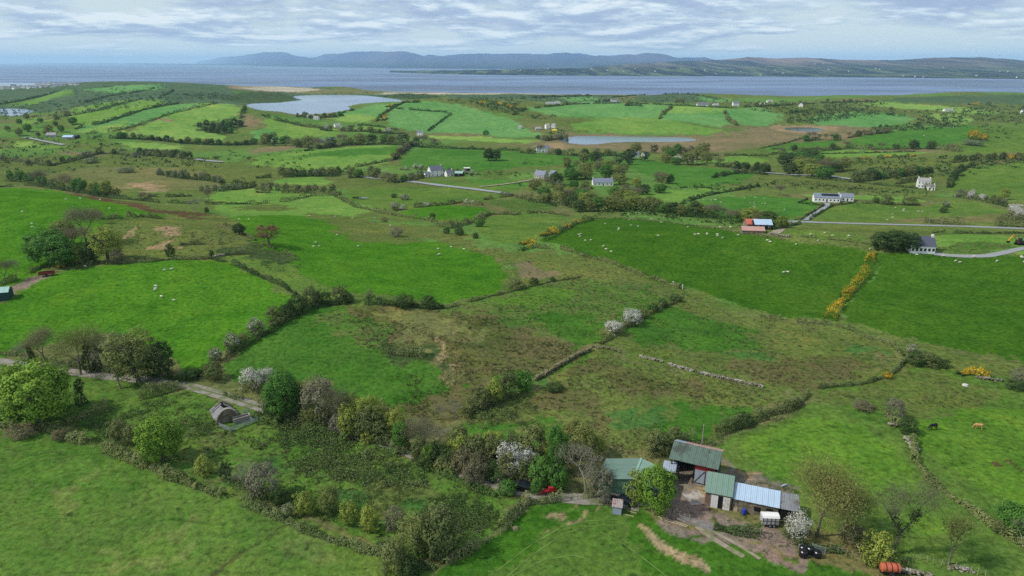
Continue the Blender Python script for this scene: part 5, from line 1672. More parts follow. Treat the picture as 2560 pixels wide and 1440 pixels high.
row([(800, 325), (860, 328), (930, 330), (1000, 335)], 9, ['hawthorn', 'olive', 'willow', 'budding'], (10, 16), 'below the lagoon houses', 'plants below the lagoon houses')
row([(1562, 264), (1606, 265)], 6, ['conifer'], (8, 11), 'in the pine clump on the sheep hill', 'pine clump on the sheep hill')
row([(1485, 256), (1500, 256), (1525, 253)], 4, ['conifer'], (6, 9), 'beside the hilltop house', 'conifers beside the hilltop house')
row([(1860, 268), (1920, 266), (2000, 262), (2060, 258), (2180, 254)], 10, ['conifer', 'olive', 'bush', 'budding'], (6, 10), 'on the coast right of the hilltop houses', 'coastal trees')
row([(1688, 256), (1712, 256)], 3, ['brownbush', 'olive'], (7, 10), 'left of the hilltop terrace', 'bushes left of the hilltop terrace')
row([(2240, 460), (2300, 450)], 3, ['bush', 'dark'], (12, 18), 'left of the two-storey white house', 'bushes left of the two-storey white house')
row([(2395, 492), (2440, 500), (2480, 506), (2520, 518)], 8, ['hawthorn', 'bush', 'greybush'], (14, 22), 'in the blossom hedge at upper right', 'blossom hedge at upper right')
row([(2535, 540), (2560, 552)], 3, ['hawthorn', 'olive'], (22, 32), 'at the right edge above the road', 'bushes at the right edge above the road')

row([(670, 1040), (760, 1062), (860, 1090), (960, 1108)], 9, ['bush', 'olive', 'yellowbush', 'darkbush', 'greybush'], (46, 72), 'on the near side of the dense lane row', 'lane belt bushes', base=0)
row([(1040, 1150), (1110, 1170), (1200, 1196), (1300, 1200), (1400, 1222)], 10, ['bush', 'greenbush', 'yellowbush', 'darkbush', 'brownbush'], (40, 64), 'in the belt under the blossoming hawthorns', 'lane belt bushes', base=0)
row([(1120, 1130), (1220, 1140), (1340, 1150), (1420, 1165)], 6, ['olive', 'bush', 'yellowgreen'], (50, 76), 'along the field side of the hawthorn belt', 'lane belt trees', base=0)

# ------------------------------------------------------------------ hedges
HEDGES = [
    ([(140, 296), (172, 291), (250, 276), (290, 263), (357, 248)], 5, 'dark', 'topmost dark hedge between the stripes of the far left hill'),
    ([(185, 323), (257, 308), (310, 291), (355, 276), (400, 266), (445, 260)], 5.5, 'dark', 'second dark hedge between the stripes of the far left hill'),
    ([(215, 336), (310, 323), (370, 306), (420, 286), (477, 273), (545, 258)], 5.5, 'dark', 'third dark hedge between the stripes of the far left hill'),
    ([(235, 342), (288, 347), (375, 349), (457, 359), (527, 363), (587, 364), (640, 361), (760, 360)], 5, 'dark', 'long dark roadside hedge under the striped hill'),
    ([(0, 262), (45, 254), (100, 242), (145, 229)], 4, 'dark', 'hedge climbing the far left coastal hill'),
    ([(215, 257), (265, 242), (350, 229), (387, 221)], 4, 'dark', 'middle hedge on the far left coastal hills'),
    ([(397, 246), (435, 226)], 4, 'dark', 'short hedge on the dark far hill left of the lagoon'),
    ([(600, 297), (606, 285), (614, 270)], 6, 'dark', 'hedge closing the striped hill on its right'),
    ([(655, 288), (690, 301), (760, 316), (815, 323)], 6, 'dark', 'hedge running down from the striped hill toward the lagoon houses'),
    ([(875, 319), (910, 313), (950, 318), (997, 326)], 4, 'dark', 'curved hedge round the small field below the middle hill'),
    ([(852, 284), (885, 276)], 4, 'dark', 'short hedge beside the lagoon on the middle hill'),
    ([(940, 304), (965, 281), (985, 268), (1010, 257), (1050, 256)], 5, 'dark', 'gorse-dotted hedge climbing the middle green hill'),
    ([(990, 271), (1027, 275), (1102, 280)], 4, 'dark', 'upper cross hedge on the middle green hill'),
    ([(1105, 279), (1128, 285), (1070, 328)], 4, 'dark', 'slanting hedge across the middle green hill'),
    ([(760, 378), (860, 364), (940, 362), (1000, 363), (1050, 369), (1280, 377), (1360, 381)], 6, 'dark', 'long hedge in front of the tree row below the middle hill'),
    ([(1337, 271), (1430, 261), (1555, 258)], 3.5, 'dark', 'hedge along the crest of the sheep hill, left part'),
    ([(1605, 260), (1737, 266), (1830, 271)], 3.5, 'dark', 'hedge along the crest of the sheep hill, right part'),
    ([(1647, 298), (1660, 284), (1680, 267)], 6, 'bush', 'hedge dividing the sheep hill down its middle'),
    ([(1812, 279), (1818, 300), (1840, 314)], 7, 'bush', 'hedge on the right side of the sheep hill'),
    ([(1282, 288), (1317, 272)], 5, 'dark', 'short dark hedge left of the sheep hill'),
    ([(1300, 247), (1400, 242), (1480, 241)], 4, 'dark', 'coastal hedge left of the hilltop house'),
    ([(1530, 244), (1640, 236), (1730, 236), (1800, 250)], 3, 'dark', 'hedge on the crest of the last coastal hill'),
    ([(1777, 390), (1850, 389), (1920, 391)], 4, 'dark', 'clipped hedge of the triple field below the ponds'),
    ([(1742, 412), (1830, 419), (1920, 432)], 6, 'dark', 'roadside hedge below the ponds'),
    ([(1920, 387), (2000, 386), (2120, 384), (2290, 380)], 4, 'dark', 'hedge under the brown reed strip right of the ponds'),
    ([(1930, 373), (2000, 374), (2100, 372)], 5, 'bush', 'hedge below the small green field under the dark pond'),
    ([(1982, 441), (2060, 449), (2170, 460), (2295, 472)], 5, 'dark', 'roadside hedge toward the two-storey white house'),
    ([(1970, 458), (2080, 466), (2180, 474)], 5, 'bush', 'lower of the two hedges left of the two-storey house'),
    ([(0, 468), (80, 464), (140, 473), (215, 485), (260, 494), (325, 499), (400, 507), (520, 511), (640, 511)], 7, 'dark', 'hedge along the crest of the left-hand hill and beyond'),
    ([(370, 492), (420, 493), (480, 491)], 6, 'dark', 'short clipped hedge beyond the brown strip'),
    ([(190, 672), (220, 664), (375, 655), (425, 649), (480, 649), (535, 647)], 8, 'bramble', 'hedge between ring fort and left drumlin field'),
    ([(535, 648), (590, 664), (640, 687), (710, 716), (742, 738)], 10, 'dark', 'hedge down the right side of the left drumlin field'),
    ([(110, 668), (60, 690), (0, 714)], 10, 'bramble', 'hedge along the sunken farm track at far left'),
    ([(640, 511), (715, 504), (790, 487), (835, 489), (860, 502), (890, 518), (965, 535), (1015, 543), (1075, 551), (1092, 560)], 9, 'bush', 'winding hedge behind the bright middle pasture'),
    ([(1095, 564), (1125, 572), (1160, 562), (1190, 554), (1222, 537), (1280, 536)], 12, 'bush', 'hedge round the right of the lens-shaped field'),
    ([(985, 528), (1030, 520), (1115, 512), (1155, 506), (1205, 514)], 9, 'bush', 'blossoming hedge on top of the lens-shaped field', 'haw'),
    ([(1210, 500), (1245, 494), (1285, 490)], 8, 'bush', 'hedge between lens-shaped field and road'),
    ([(1290, 494), (1350, 502), (1440, 520)], 12, 'bush', 'hedge along the reedy plot left of the central wood'),
    ([(1298, 628), (1340, 614), (1400, 582), (1440, 560), (1492, 546)], 13, 'dark', 'gorse-flecked hedge at the left end of the right drumlin', 'gorse'),
    ([(1492, 546), (1560, 547), (1660, 555), (1800, 574), (1960, 600)], 3.5, 'bramble', 'low fence-line hedge on the crest of the right drumlin'),
    ([(1280, 538), (1330, 533), (1367, 533), (1420, 540)], 6, 'bush', 'hedge on top of the field left of the drumlin'),
    ([(1700, 512), (1755, 492), (1795, 484), (1855, 474), (1900, 465)], 7, 'dark', 'rounded hedge climbing from the tree belt'),
    ([(1700, 470), (1765, 470), (1800, 476)], 4, 'dark', 'thin hedge behind the pale sloping field'),
    ([(1930, 575), (2000, 560)], 9, 'dark', 'dark hedge at the right end of the tree belt'),
    ([(2005, 549), (2060, 514), (1995, 508), (2018, 499)], 4.5, 'dark', 'clipped hedge left of the bungalow driveway'),
    ([(2022, 550), (2080, 515), (2140, 507)], 4.5, 'dark', 'clipped hedge right of the bungalow driveway'),
    ([(1985, 549), (2005, 549)], 4, 'dark', 'short hedge beside the driveway mouth'),
    ([(2310, 556), (2380, 561), (2460, 564), (2560, 568), (2640, 570)], 19, 'bush', 'tall roadside hedge at the right edge'),
    ([(2000, 591), (2070, 598), (2170, 610)], 5, 'bramble', 'low hedge between drumlin crest and pasture strip'),
    ([(2330, 582), (2420, 584), (2560, 584), (2640, 584)], 5, 'dark', 'hedge under the road at the right edge'),
    ([(2155, 508), (2210, 512), (2300, 514)], 5, 'bush', 'hedge with big bushes right of the bungalow'),
    ([(2385, 492), (2480, 508), (2530, 520), (2580, 530)], 8, 'bush', 'flowering hedge on the right slope', 'haw'),
    ([(2140, 399), (2200, 396), (2290, 391)], 6, 'dark', 'orange-flecked gorse hedge on the far right pasture', 'gorse'),
    ([(2370, 470), (2385, 445), (2400, 425), (2440, 412)], 12, 'dark', 'dark scrub edge left of the right slope'),
    ([(2020, 342), (1960, 360), (1900, 372)], 4, 'bush', 'hedge between reeds and pasture right of the long pond'),
    ([(1640, 1122), (1740, 1100), (1790, 1090), (1850, 1066), (1950, 1030), (2000, 1010)], 22, 'bush', 'thorn hedge rising from the open barn along the boundary'),
    ([(2000, 1010), (2025, 978), (2060, 970), (2150, 962), (2225, 938), (2262, 905)], 9, 'bramble', 'low scrubby hedge to the right-hand tip of the property'),
    ([(1900, 792), (1990, 805), (2070, 812), (2120, 822), (2170, 846), (2220, 858), (2262, 890)], 9, 'bramble', 'low scrubby hedge along the foot of the two drumlins'),
    ([(1340, 620), (1400, 622), (1460, 640), (1520, 655), (1580, 678), (1640, 700), (1700, 722)], 8, 'bramble', 'rough bank at the foot of the right drumlin'),
    ([(2215, 1035), (2250, 1070), (2278, 1100), (2285, 1150), (2312, 1185), (2345, 1220), (2400, 1258), (2460, 1300), (2520, 1345), (2580, 1385)], 16, 'bramble', 'scrubby stone-strewn bank across the right-hand paddocks'),
    ([(1785, 1318), (1850, 1332), (1950, 1350), (2000, 1362)], 24, 'dark', 'leafy hedge in front of the farmyard track'),
    ([(2000, 1362), (2080, 1378), (2150, 1388), (2230, 1405)], 16, 'dark', 'low hedge right of the farmyard hedge'),
    ([(150, 1090), (220, 1108), (300, 1145), (400, 1180), (500, 1218)], 22, 'bramble', 'bramble bank on the lower paddock boundary, left half'),
    ([(500, 1218), (600, 1258), (700, 1300), (800, 1340), (900, 1372), (1000, 1400), (1090, 1420)], 19, 'bramble', 'bramble bank on the lower paddock boundary, right half'),
    ([(165, 1058), (230, 1036), (300, 1012), (380, 990), (450, 972)], 20, 'bramble', 'bramble bank on the upper left paddock boundary'),
    ([(1110, 1412), (1190, 1366), (1260, 1322), (1290, 1285), (1320, 1255)], 22, 'bramble', 'thorny hedge on the right of the lowest corner'),
    ([(1320, 1258), (1390, 1250), (1460, 1240), (1520, 1240)], 18, 'bramble', 'thorny hedge between red machine and pasture'),
    ([(560, 985), (640, 1010), (660, 1020)], 12, 'bramble', 'dark overgrown bank above the lane entrance'),
    ([(690, 1048), (760, 1064), (820, 1076), (880, 1096), (960, 1108), (1040, 1140)], 26, 'bush', 'leafy understorey on the far side of the lane'),
    ([(640, 1040), (720, 1075), (800, 1095), (870, 1108)], 20, 'greenb', 'bramble verge on the near side of the lane'),
    ([(1040, 1145), (1100, 1172), (1170, 1180), (1250, 1198), (1330, 1205), (1400, 1225)], 30, 'bush', 'leafy understorey beneath the hawthorns'),
    ([(940, 1120), (1020, 1150), (1090, 1180), (1170, 1215), (1240, 1240)], 16, 'greenb', 'bramble verge on the near side of the lane, right part'),
    ([(470, 950), (540, 915), (600, 876), (660, 840), (720, 800), (780, 770), (820, 762)], 14, 'dark', 'undergrowth hedge on the left boundary of the rushy field'),
    ([(800, 764), (880, 758), (980, 764), (1080, 772), (1110, 770)], 14, 'dark', 'undergrowth hedge on the upper boundary'),
    ([(1110, 772), (1200, 748), (1290, 726), (1380, 704), (1450, 694)], 6, 'bramble', 'faint low hedge rising along the upper boundary'),
    ([(1160, 1038), (1220, 1010), (1280, 985), (1320, 968)], 28, 'bush', 'hedge crossing the middle of the property'),
    ([(1500, 860), (1540, 832), (1600, 798), (1660, 768), (1700, 752)], 10, 'bush', 'undergrowth of the upper field hedge'),
    ([(0, 884), (50, 890), (120, 908), (190, 918), (260, 928), (330, 936), (420, 942)], 12, 'bramble', 'rough hedge bank above the lane at the left edge'),
    ([(420, 944), (470, 950)], 16, 'dark', 'dark hedge end where the lane bends'),
    ([(-20, 1062), (60, 1072), (150, 1082)], 16, 'bramble', 'bramble bank at the foot of the largest lime-green tree'),
    ([(250, 548), (300, 544), (360, 542), (410, 548)], 9, 'bramble', 'overgrown rampart at the back of the ring fort'),
    ([(450, 612), (500, 610), (555, 610)], 11, 'bramble', 'overgrown mound in the middle of the ring fort'),
    ([(560, 638), (610, 634), (660, 634)], 12, 'bramble', 'overgrown mound at the right of the ring fort'),
    ([(660, 612), (700, 628), (740, 644)], 6, 'bramble', 'rough bank below the copper-brown tree'),
    ([(560, 562), (600, 580), (640, 602)], 6, 'bramble', 'rough bank by the windswept thorn tree'),
    ([(965, 880), (1000, 884), (1060, 890), (1100, 884)], 22, 'bramble', 'bramble mound in the middle of the brown rushes'),
    ([(1145, 858), (1175, 862), (1200, 868)], 9, 'bramble', 'small bramble mound right of the bare path'),
    ([(640, 446), (740, 442), (850, 441)], 8, 'dark', 'dark hedge under the mown slope'),
    ([(860, 424), (985, 400), (1000, 392)], 6, 'bush', 'hedge on the right of the mown slope'),
    ([(640, 482), (790, 484)], 8, 'bush', 'willow undergrowth below the marsh knoll'),
]
LM['greenb'] = leaf_mat('bramble_leaves_bright', (0.075, 0.130, 0.034), (0.15, 0.225, 0.060))
LM['bush'] = LM['haw']
for hd in HEDGES:
    pix, hpx, m_, lab = hd[:4]
    bl = None
    if len(hd) > 4:
        bl = (.28, 'blossom') if hd[4] == 'haw' else (.38, 'gorse')
    hedge(pix, hpx, m_, lab, blossom=bl, name='hedge', cat='hedge')
hedge([(2188, 634), (2150, 697), (2112, 752), (2070, 802)], 17, 'dark', 'long yellow gorse hedge running between the two right-hand drumlin fields', name='gorse_hedge', blossom=(.82, 'gorse'), wf=1.25, gaps=.14, rug=.8)
hedge([(2392, 938), (2420, 932), (2460, 942), (2494, 950)], 15, 'dark', 'yellow gorse bank right of the property tip', name='gorse_hedge', blossom=(.7, 'gorse'), wf=1.4, gaps=.1)
hedge([(1300, 612), (1326, 606)], 12, 'dark', 'bright gorse clump at the lower end of the drumlin hedge', name='gorse_hedge', blossom=(.95, 'gorse'), wf=1.6, gaps=0)
hedge([(1352, 592), (1382, 582)], 14, 'dark', 'bright gorse clump midway up the drumlin hedge', name='gorse_hedge', blossom=(.9, 'gorse'), wf=1.4, gaps=0)
hedge([(965, 268), (985, 262)], 5, 'dark', 'gorse patch on the crest of the middle hill', name='gorse_hedge', blossom=(.7, 'gorse'), wf=2)
hedge([(955, 302), (968, 292)], 7, 'dark', 'orange gorse patch on the side of the middle hill', name='gorse_hedge', blossom=(.6, 'gorse'), wf=1.5)
hedge([(2420, 262), (2480, 264)], 5, 'dark', 'gorse patch on the far right coast hill', name='gorse_hedge', blossom=(.6, 'gorse'), wf=2)
hedge([(1190, 258), (1250, 262), (1290, 272)], 5, 'dark', 'orange gorse scrub behind the middle hill', name='gorse_hedge', blossom=(.5, 'gorse'), wf=2)


# ------------------------------------------------------------------ growth nobody could count
def scatter(name, label, regions, m_, seed, hmul=1.0, nq=6, qs=.55):
    """many small tufts as one object: regions = (outline, count, size px)"""
    g = np.random.default_rng(seed)
    C, Nn, S, T = [], [], [], []
    for pix, n, spx in regions:
        P_ = np.array(pix, float)
        mn, mx = P_.min(0), P_.max(0)
        u = g.uniform(mn[0], mx[0], n * 4)
        v = g.uniform(mn[1], mx[1], n * 4)
        ok = inpoly(u, v, P_)
        u, v = u[ok][:n], v[ok][:n]
        x, y, z = ground_pt(u, v)
        cl = vnoise(x / 7, y / 7, seed) + .6 * vnoise(x / 2.4, y / 2.4, seed + 1)
        k = cl > -0.15
        x, y, z = x[k], y[k], z[k]
        s_ = pix_scale(x, y, z) * spx * g.uniform(.6, 1.4, len(x))
        tn = g.random(len(x))
        for q in range(nq):
            o = g.normal(size=(len(x), 3)) * np.array([.32, .32, .16]) * s_[:, None]
            o[:, 2] = np.abs(o[:, 2]) + s_ * .18 * hmul
            C.append(np.stack([x, y, z], 1) + o)
            Nn.append(g.normal(size=(len(x), 3)) + np.array([0, 0, .3]))
            S.append(s_ * qs)
            T.append(np.clip(tn + g.uniform(-.2, .2, len(x)), 0, 1))
    V, F, t_ = quads(np.concatenate(C), np.concatenate(Nn), np.concatenate(S), np.concatenate(T), g)
    o = bpy.data.objects.new(name, leaf_mesh(name, V, F, t_, LM[m_]))
    col.objects.link(o)
    tag(o, label, None, None, 'stuff')
    return o


scatter('rush_tussocks', 'brown-green rush tussocks scattered over the rough fields', [
    ([(880, 770), (1180, 780), (1460, 880), (1330, 955), (1190, 985), (1060, 1060), (1000, 1000), (1100, 960), (1110, 860), (940, 800)], 2600, 5),
    ([(800, 800), (900, 775), (1040, 850), (960, 890)], 500, 5),
    ([(1190, 780), (1290, 730), (1472, 692), (1700, 745), (1560, 800), (1480, 860), (1290, 812)], 1100, 4.5),
    ([(1700, 750), (2100, 822), (2235, 862), (2150, 955), (1905, 965), (1500, 868), (1560, 830)], 1900, 5),
    ([(1480, 875), (1900, 970), (1980, 1010), (1620, 1150), (1350, 1080), (1160, 1050), (1350, 955)], 2600, 5.5),
    ([(300, 1060), (450, 1020), (640, 1090), (900, 1120), (1100, 1180), (1250, 1240), (1100, 1380), (880, 1300), (500, 1170)], 3000, 6),
    ([(850, 960), (1060, 930), (1060, 1040), (960, 1030)], 500, 5),
    ([(300, 560), (560, 560), (600, 620), (420, 640), (320, 620)], 500, 4),
    ([(2050, 975), (2260, 930), (2480, 1000), (2350, 1020), (2100, 1000)], 250, 5),
    ([(1250, 650), (1420, 625), (1640, 695), (2050, 812), (1900, 795), (1480, 688), (1260, 715)], 500, 4),
], 'rush', 301, nq=4)
scatter('bramble_scrub', 'low green bramble scrub spreading through the paddock', [
    ([(620, 1090), (760, 1090), (1000, 1130), (1120, 1200), (1000, 1215), (800, 1190), (640, 1140)], 640, 15),
    ([(1060, 1250), (1200, 1225), (1290, 1260), (1250, 1310), (1120, 1340), (1060, 1310)], 560, 15),
    ([(170, 1080), (300, 1040), (330, 1110), (240, 1110)], 160, 14),
    ([(560, 1190), (760, 1230), (900, 1290), (800, 1310), (640, 1240)], 220, 13),
    ([(640, 1030), (700, 1060), (860, 1100), (800, 1120), (660, 1080)], 200, 13),
    ([(1180, 1000), (1330, 980), (1300, 1060), (1180, 1060)], 160, 11),
    ([(560, 640), (760, 660), (740, 700), (640, 660)], 90, 8),
    ([(420, 1010), (520, 1010), (500, 1080), (420, 1090)], 70, 10),
    ([(480, 1045), (530, 1055), (560, 1085), (500, 1090)], 90, 11),
    ([(900, 1210), (1060, 1230), (1040, 1300), (880, 1260)], 170, 11),
    ([(180, 1060), (420, 990), (440, 1005), (230, 1080)], 150, 12),
], 'greenb', 302, nq=20, qs=.26)
scatter('thorn_scrub', 'olive thorn and briar scrub growing among the paddock brambles', [
    ([(620, 1100), (1000, 1135), (1120, 1210), (1000, 1230), (800, 1200), (640, 1150)], 420, 17),
    ([(1040, 1300), (1180, 1290), (1240, 1320), (1100, 1370), (1040, 1340)], 110, 15),
    ([(170, 1085), (300, 1045), (420, 1120), (300, 1130)], 150, 15),
    ([(540, 1190), (760, 1240), (1000, 1330), (960, 1370), (640, 1260)], 380, 17),
    ([(640, 1030), (860, 1095), (1060, 1150), (1000, 1165), (700, 1080)], 260, 15),
    ([(1100, 1130), (1400, 1140), (1440, 1200), (1200, 1190)], 220, 17),
    ([(380, 1050), (560, 1080), (700, 1120), (520, 1110)], 60, 10),
    ([(1150, 1040), (1330, 1000), (1360, 1060), (1180, 1075)], 110, 13),
    ([(2080, 1370), (2240, 1400), (2420, 1430), (2300, 1420), (2100, 1385)], 120, 13),
    ([(1640, 1140), (1860, 1065), (2000, 1015), (2010, 1030), (1800, 1110)], 150, 13),
    ([(1860, 1195), (2000, 1225), (1980, 1250), (1880, 1225)], 90, 9),
], 'bramble', 304, nq=24, qs=.24)
scatter('distant_scrub', 'dark bushes and copses scattered over the distant hills and shore', [
    ([(0, 262), (420, 232), (560, 246), (420, 262), (180, 290), (0, 300)], 420, 7),
    ([(150, 225), (400, 205), (420, 225), (200, 250)], 130, 5),
    ([(430, 236), (540, 232), (600, 246), (520, 250)], 220, 6),
    ([(560, 250), (700, 232), (740, 250), (640, 258)], 110, 5),
    ([(950, 243), (1020, 236), (1100, 242), (1040, 248)], 130, 5),
    ([(800, 233), (960, 231), (940, 236), (820, 236)], 60, 4),
    ([(1100, 250), (1300, 246), (1300, 285), (1400, 290), (1350, 300), (1250, 280), (1160, 262)], 330, 7),
    ([(1300, 240), (1540, 238), (1560, 250), (1420, 256), (1300, 258)], 200, 5),
    ([(1540, 242), (1800, 244), (1850, 262), (1700, 262), (1560, 256)], 150, 5),
    ([(1850, 256), (2200, 254), (2250, 280), (1960, 285), (1860, 275)], 420, 7),
    ([(1975, 310), (1960, 285), (2010, 275), (2120, 272), (2300, 292), (2200, 290), (2020, 308)], 420, 9),
    ([(2285, 312), (2300, 290), (2400, 296), (2420, 318), (2350, 322), (2150, 340), (2130, 345), (2180, 318)], 380, 9),
    ([(2250, 280), (2560, 262), (2560, 310), (2400, 300)], 300, 8),
    ([(2440, 312), (2560, 308), (2560, 345), (2460, 350)], 60, 7),
    ([(0, 345), (200, 340), (400, 380), (600, 400), (560, 420), (200, 415), (0, 420)], 380, 9),
    ([(640, 395), (700, 375), (800, 365), (760, 400)], 40, 6),
    ([(1280, 400), (1460, 395), (1480, 420), (1300, 420)], 40, 7),
    ([(1640, 470), (1900, 445), (2000, 470), (1850, 480)], 130, 8),
    ([(2100, 470), (2300, 480), (2320, 500), (2130, 490)], 90, 8),
    ([(2130, 400), (2400, 395), (2440, 440), (2300, 460), (2120, 440)], 330, 11),
    ([(2370, 400), (2560, 396), (2560, 420), (2420, 424)], 130, 9),
    ([(1380, 320), (1420, 330), (1410, 355), (1370, 345)], 60, 7),
    ([(1060, 250), (1300, 236), (1300, 246)], 80, 4),
    ([(1440, 505), (1560, 500), (1700, 520), (1960, 560), (1900, 570), (1700, 550), (1500, 535)], 420, 11),
    ([(1310, 500), (1480, 470), (1480, 510), (1400, 520)], 220, 11),
    ([(560, 372), (640, 395), (1000, 440), (860, 440), (600, 415)], 60, 9),
    ([(1290, 460), (1500, 500), (1900, 570), (1440, 540)], 200, 10),
    ([(1100, 430), (1330, 430), (1330, 442), (1100, 442)], 70, 8),
    ([(1960, 450), (2300, 478), (2300, 490), (1950, 470)], 110, 9),
    ([(560, 455), (640, 445), (640, 470), (540, 478)], 90, 9),
    ([(0, 412), (500, 400), (560, 430), (0, 440)], 60, 10),
], 'dark', 303, nq=6)
print('PLANTS', COUNT, 'hedge tris', HEDGE_TRIS)
# ------------------------------------------------------------------ roads and tracks
M_lane = mat('lane_gravel', srgb(138, 130, 120), .95, var=.22, vscale=1.5, stain=srgb(96, 104, 66), stain_amt=.5, stain_scale=.4)
M_road = mat('tarmac', srgb(140, 142, 142), .9, var=.1, vscale=1.2)
M_track = mat('earth_track', srgb(146, 134, 116), .95, var=.2, vscale=1.0, stain=srgb(104, 112, 66), stain_amt=.4, stain_scale=.3)
M_conc = mat('pale_concrete', srgb(176, 168, 156), .9, var=.15, vscale=.8, stain=srgb(118, 104, 90), stain_amt=.6, stain_scale=.35)
M_verge = mat('grassy_crown', srgb(92, 104, 62), .95, var=.2, vscale=1.5)


def ribbon(name, pix, width, m, lift=0.05):
    d = dens(pix, closed=False, step=8)
    x, y, z = ground_pt([p[0] for p in d], [p[1] for p in d])
    for _ in range(2):
        x[1:-1] = (x[:-2] + 2 * x[1:-1] + x[2:]) / 4
        y[1:-1] = (y[:-2] + 2 * y[1:-1] + y[2:]) / 4
    tx, ty = np.gradient(x), np.gradient(y)
    ln = np.maximum(np.hypot(tx, ty), 1e-6)
    nx_, ny_ = -ty / ln, tx / ln
    offs = np.linspace(-.5, .5, 5) * width
    wob = vnoise(x / 3, y / 3, 91) * .15
    V = []
    for i in range(len(x)):
        for o_ in offs:
            px, py = x[i] + nx_[i] * (o_ * (1 + wob[i])), y[i] + ny_[i] * (o_ * (1 + wob[i]))
            V.append((px, py, float(Hg(np.array([px]), np.array([py]))[0]) + lift + 0.0012 * max(0, py - 200) * .25))
    F = [(i * 5 + j, i * 5 + j + 1, (i + 1) * 5 + j + 1, (i + 1) * 5 + j) for i in range(len(x) - 1) for j in range(4)]
    o = mesh_obj(name, V, F, m, smooth_=True)
    tag(o, kind='structure')
    return o


LANE = [(-120, 893), (0, 903), (50, 910), (140, 926), (240, 938), (330, 946), (430, 958), (470, 965), (560, 990), (660, 1022), (760, 1060), (860, 1086), (940, 1098), (1000, 1120), (1060, 1145),
        (1100, 1158), (1180, 1192), (1250, 1214), (1330, 1234), (1420, 1246), (1540, 1254), (1600, 1266)]
ribbon('lane', LANE, 2.9, M_lane, .06)
ribbon('lane_verge', [(470, 965), (560, 990), (660, 1022), (700, 1040)], .5, M_verge, .075)
ribbon('road', [(1955, 553), (2060, 557), (2200, 561), (2400, 566), (2560, 572), (2760, 580)], 5.6, M_road, .15)
ribbon('driveway', [(2014, 551), (2040, 533), (2070, 514), (2066, 508)], 3.6, M_road, .22)
ribbon('cottage_lane', [(2334, 634), (2370, 639), (2420, 641), (2470, 640), (2510, 632), (2560, 620), (2700, 602)], 2.8, M_road, .10)
ribbon('valley_road', [(880, 440), (960, 449), (1040, 456), (1100, 464), (1180, 473), (1280, 486)], 6.5, M_road, .35)
ribbon('house_drive', [(1198, 468), (1250, 463), (1300, 456), (1330, 450), (1345, 448)], 3.5, M_track, .4)
ribbon('farm_track', [(1978, 556), (1962, 566), (1946, 578), (1930, 588)], 4.0, M_track, .15)
ribbon('west_road', [(62, 344), (84, 348), (110, 354), (160, 363)], 6, M_road, .6)
ribbon('marsh_road', [(490, 399), (530, 404), (560, 406)], 6, M_road, .6)
ribbon('upper_road', [(1832, 424), (1870, 427), (1910, 432), (1980, 438), (2070, 441), (2130, 449)], 6, M_road, .5)
ribbon('field_track', [(1742, 1316), (1780, 1345), (1820, 1370), (1860, 1392)], 1.0, M_track, .05)
ribbon('field_track', [(1750, 1312), (1800, 1338), (1850, 1366), (1900, 1398)], .7, M_track, .05)
for pl_ in ([(1545, 1300), (1470, 1302), (1400, 1320), (1320, 1368), (1240, 1430)], [(1560, 1312), (1480, 1316), (1410, 1334), (1340, 1382), (1270, 1440)],
            [(1280, 1440), (1360, 1400), (1430, 1388), (1520, 1410), (1570, 1450)], [(1500, 1330), (1560, 1360), (1640, 1420), (1690, 1460)]):
    ribbon('wheel_track', pl_, .3, mat('worn_grass', srgb(84, 112, 44), .95, var=.5, vscale=.5), .04)

ribbon('concrete_pad', [(1722, 1228), (1740, 1245), (1752, 1262)], 3.6, M_conc, .08)

# ------------------------------------------------------------------ farm building kit
M_green = mat('shaded_green_roof_sheet', srgb(98, 122, 108), .55, var=.07, vscale=.6, spec=.4, rand=.03)
M_green_lit = mat('lit_green_roof_sheet', srgb(134, 164, 142), .55, var=.05, vscale=.6, spec=.4, rand=.03)  # same sheeting as the darker slope; light on this slope painted in
M_greend = mat('dull_green_roof_sheet', srgb(88, 106, 94), .6, var=.12, vscale=.8, stain=srgb(66, 72, 62), stain_amt=.5, stain_scale=.3, rand=.03)
M_gwall = mat('green_cladding', srgb(74, 102, 84), .6, var=.08, vscale=1)
M_pink = mat('faded_red_roof_sheet', srgb(176, 138, 126), .7, var=.12, vscale=.9, rand=.06)
M_galv = mat('galvanised_sheet', srgb(150, 160, 172), .45, var=.08, vscale=.7, spec=.5, rand=.05)
M_blue = mat('blue_grey_roof_sheet', srgb(168, 188, 206), .5, var=.05, vscale=.6, spec=.4, rand=.03)
M_greys = mat('grey_roof_sheet', srgb(128, 130, 132), .8, var=.15, vscale=.8, rand=.08, stain=srgb(90, 84, 74), stain_amt=.5)
M_stone = mat('rubble_stone', srgb(136, 124, 106), .95, var=.3, vscale=2.2, bump=.6, stain=srgb(92, 86, 66), stain_amt=.6, stain_scale=1.2)
M_render = mat('stained_render', srgb(150, 138, 120), .95, var=.2, vscale=1.6, stain=srgb(104, 84, 66), stain_amt=.6, stain_scale=.8)
M_block = mat('concrete_block', srgb(146, 140, 130), .95, var=.15, vscale=1.5)
M_dark = mat('dark_interior', srgb(26, 24, 22), 1.0)
M_black = mat('black_plastic', srgb(24, 24, 28), .35, spec=.5)
M_red = mat('red_painted_steel', srgb(150, 52, 46), .6, var=.1, vscale=2)
M_redbright = mat('bright_red_paint', srgb(176, 40, 46), .5, var=.05)
M_steel = mat('grey_gate_steel', srgb(158, 166, 170), .4, metal=.4, var=.08, vscale=2)
M_wdoor = mat('white_painted_door', srgb(214, 212, 206), .7, var=.06, vscale=2, stain=srgb(170, 160, 140), stain_amt=.3)
M_wood = mat('weathered_wood', srgb(160, 146, 116), .9, var=.25, vscale=3)
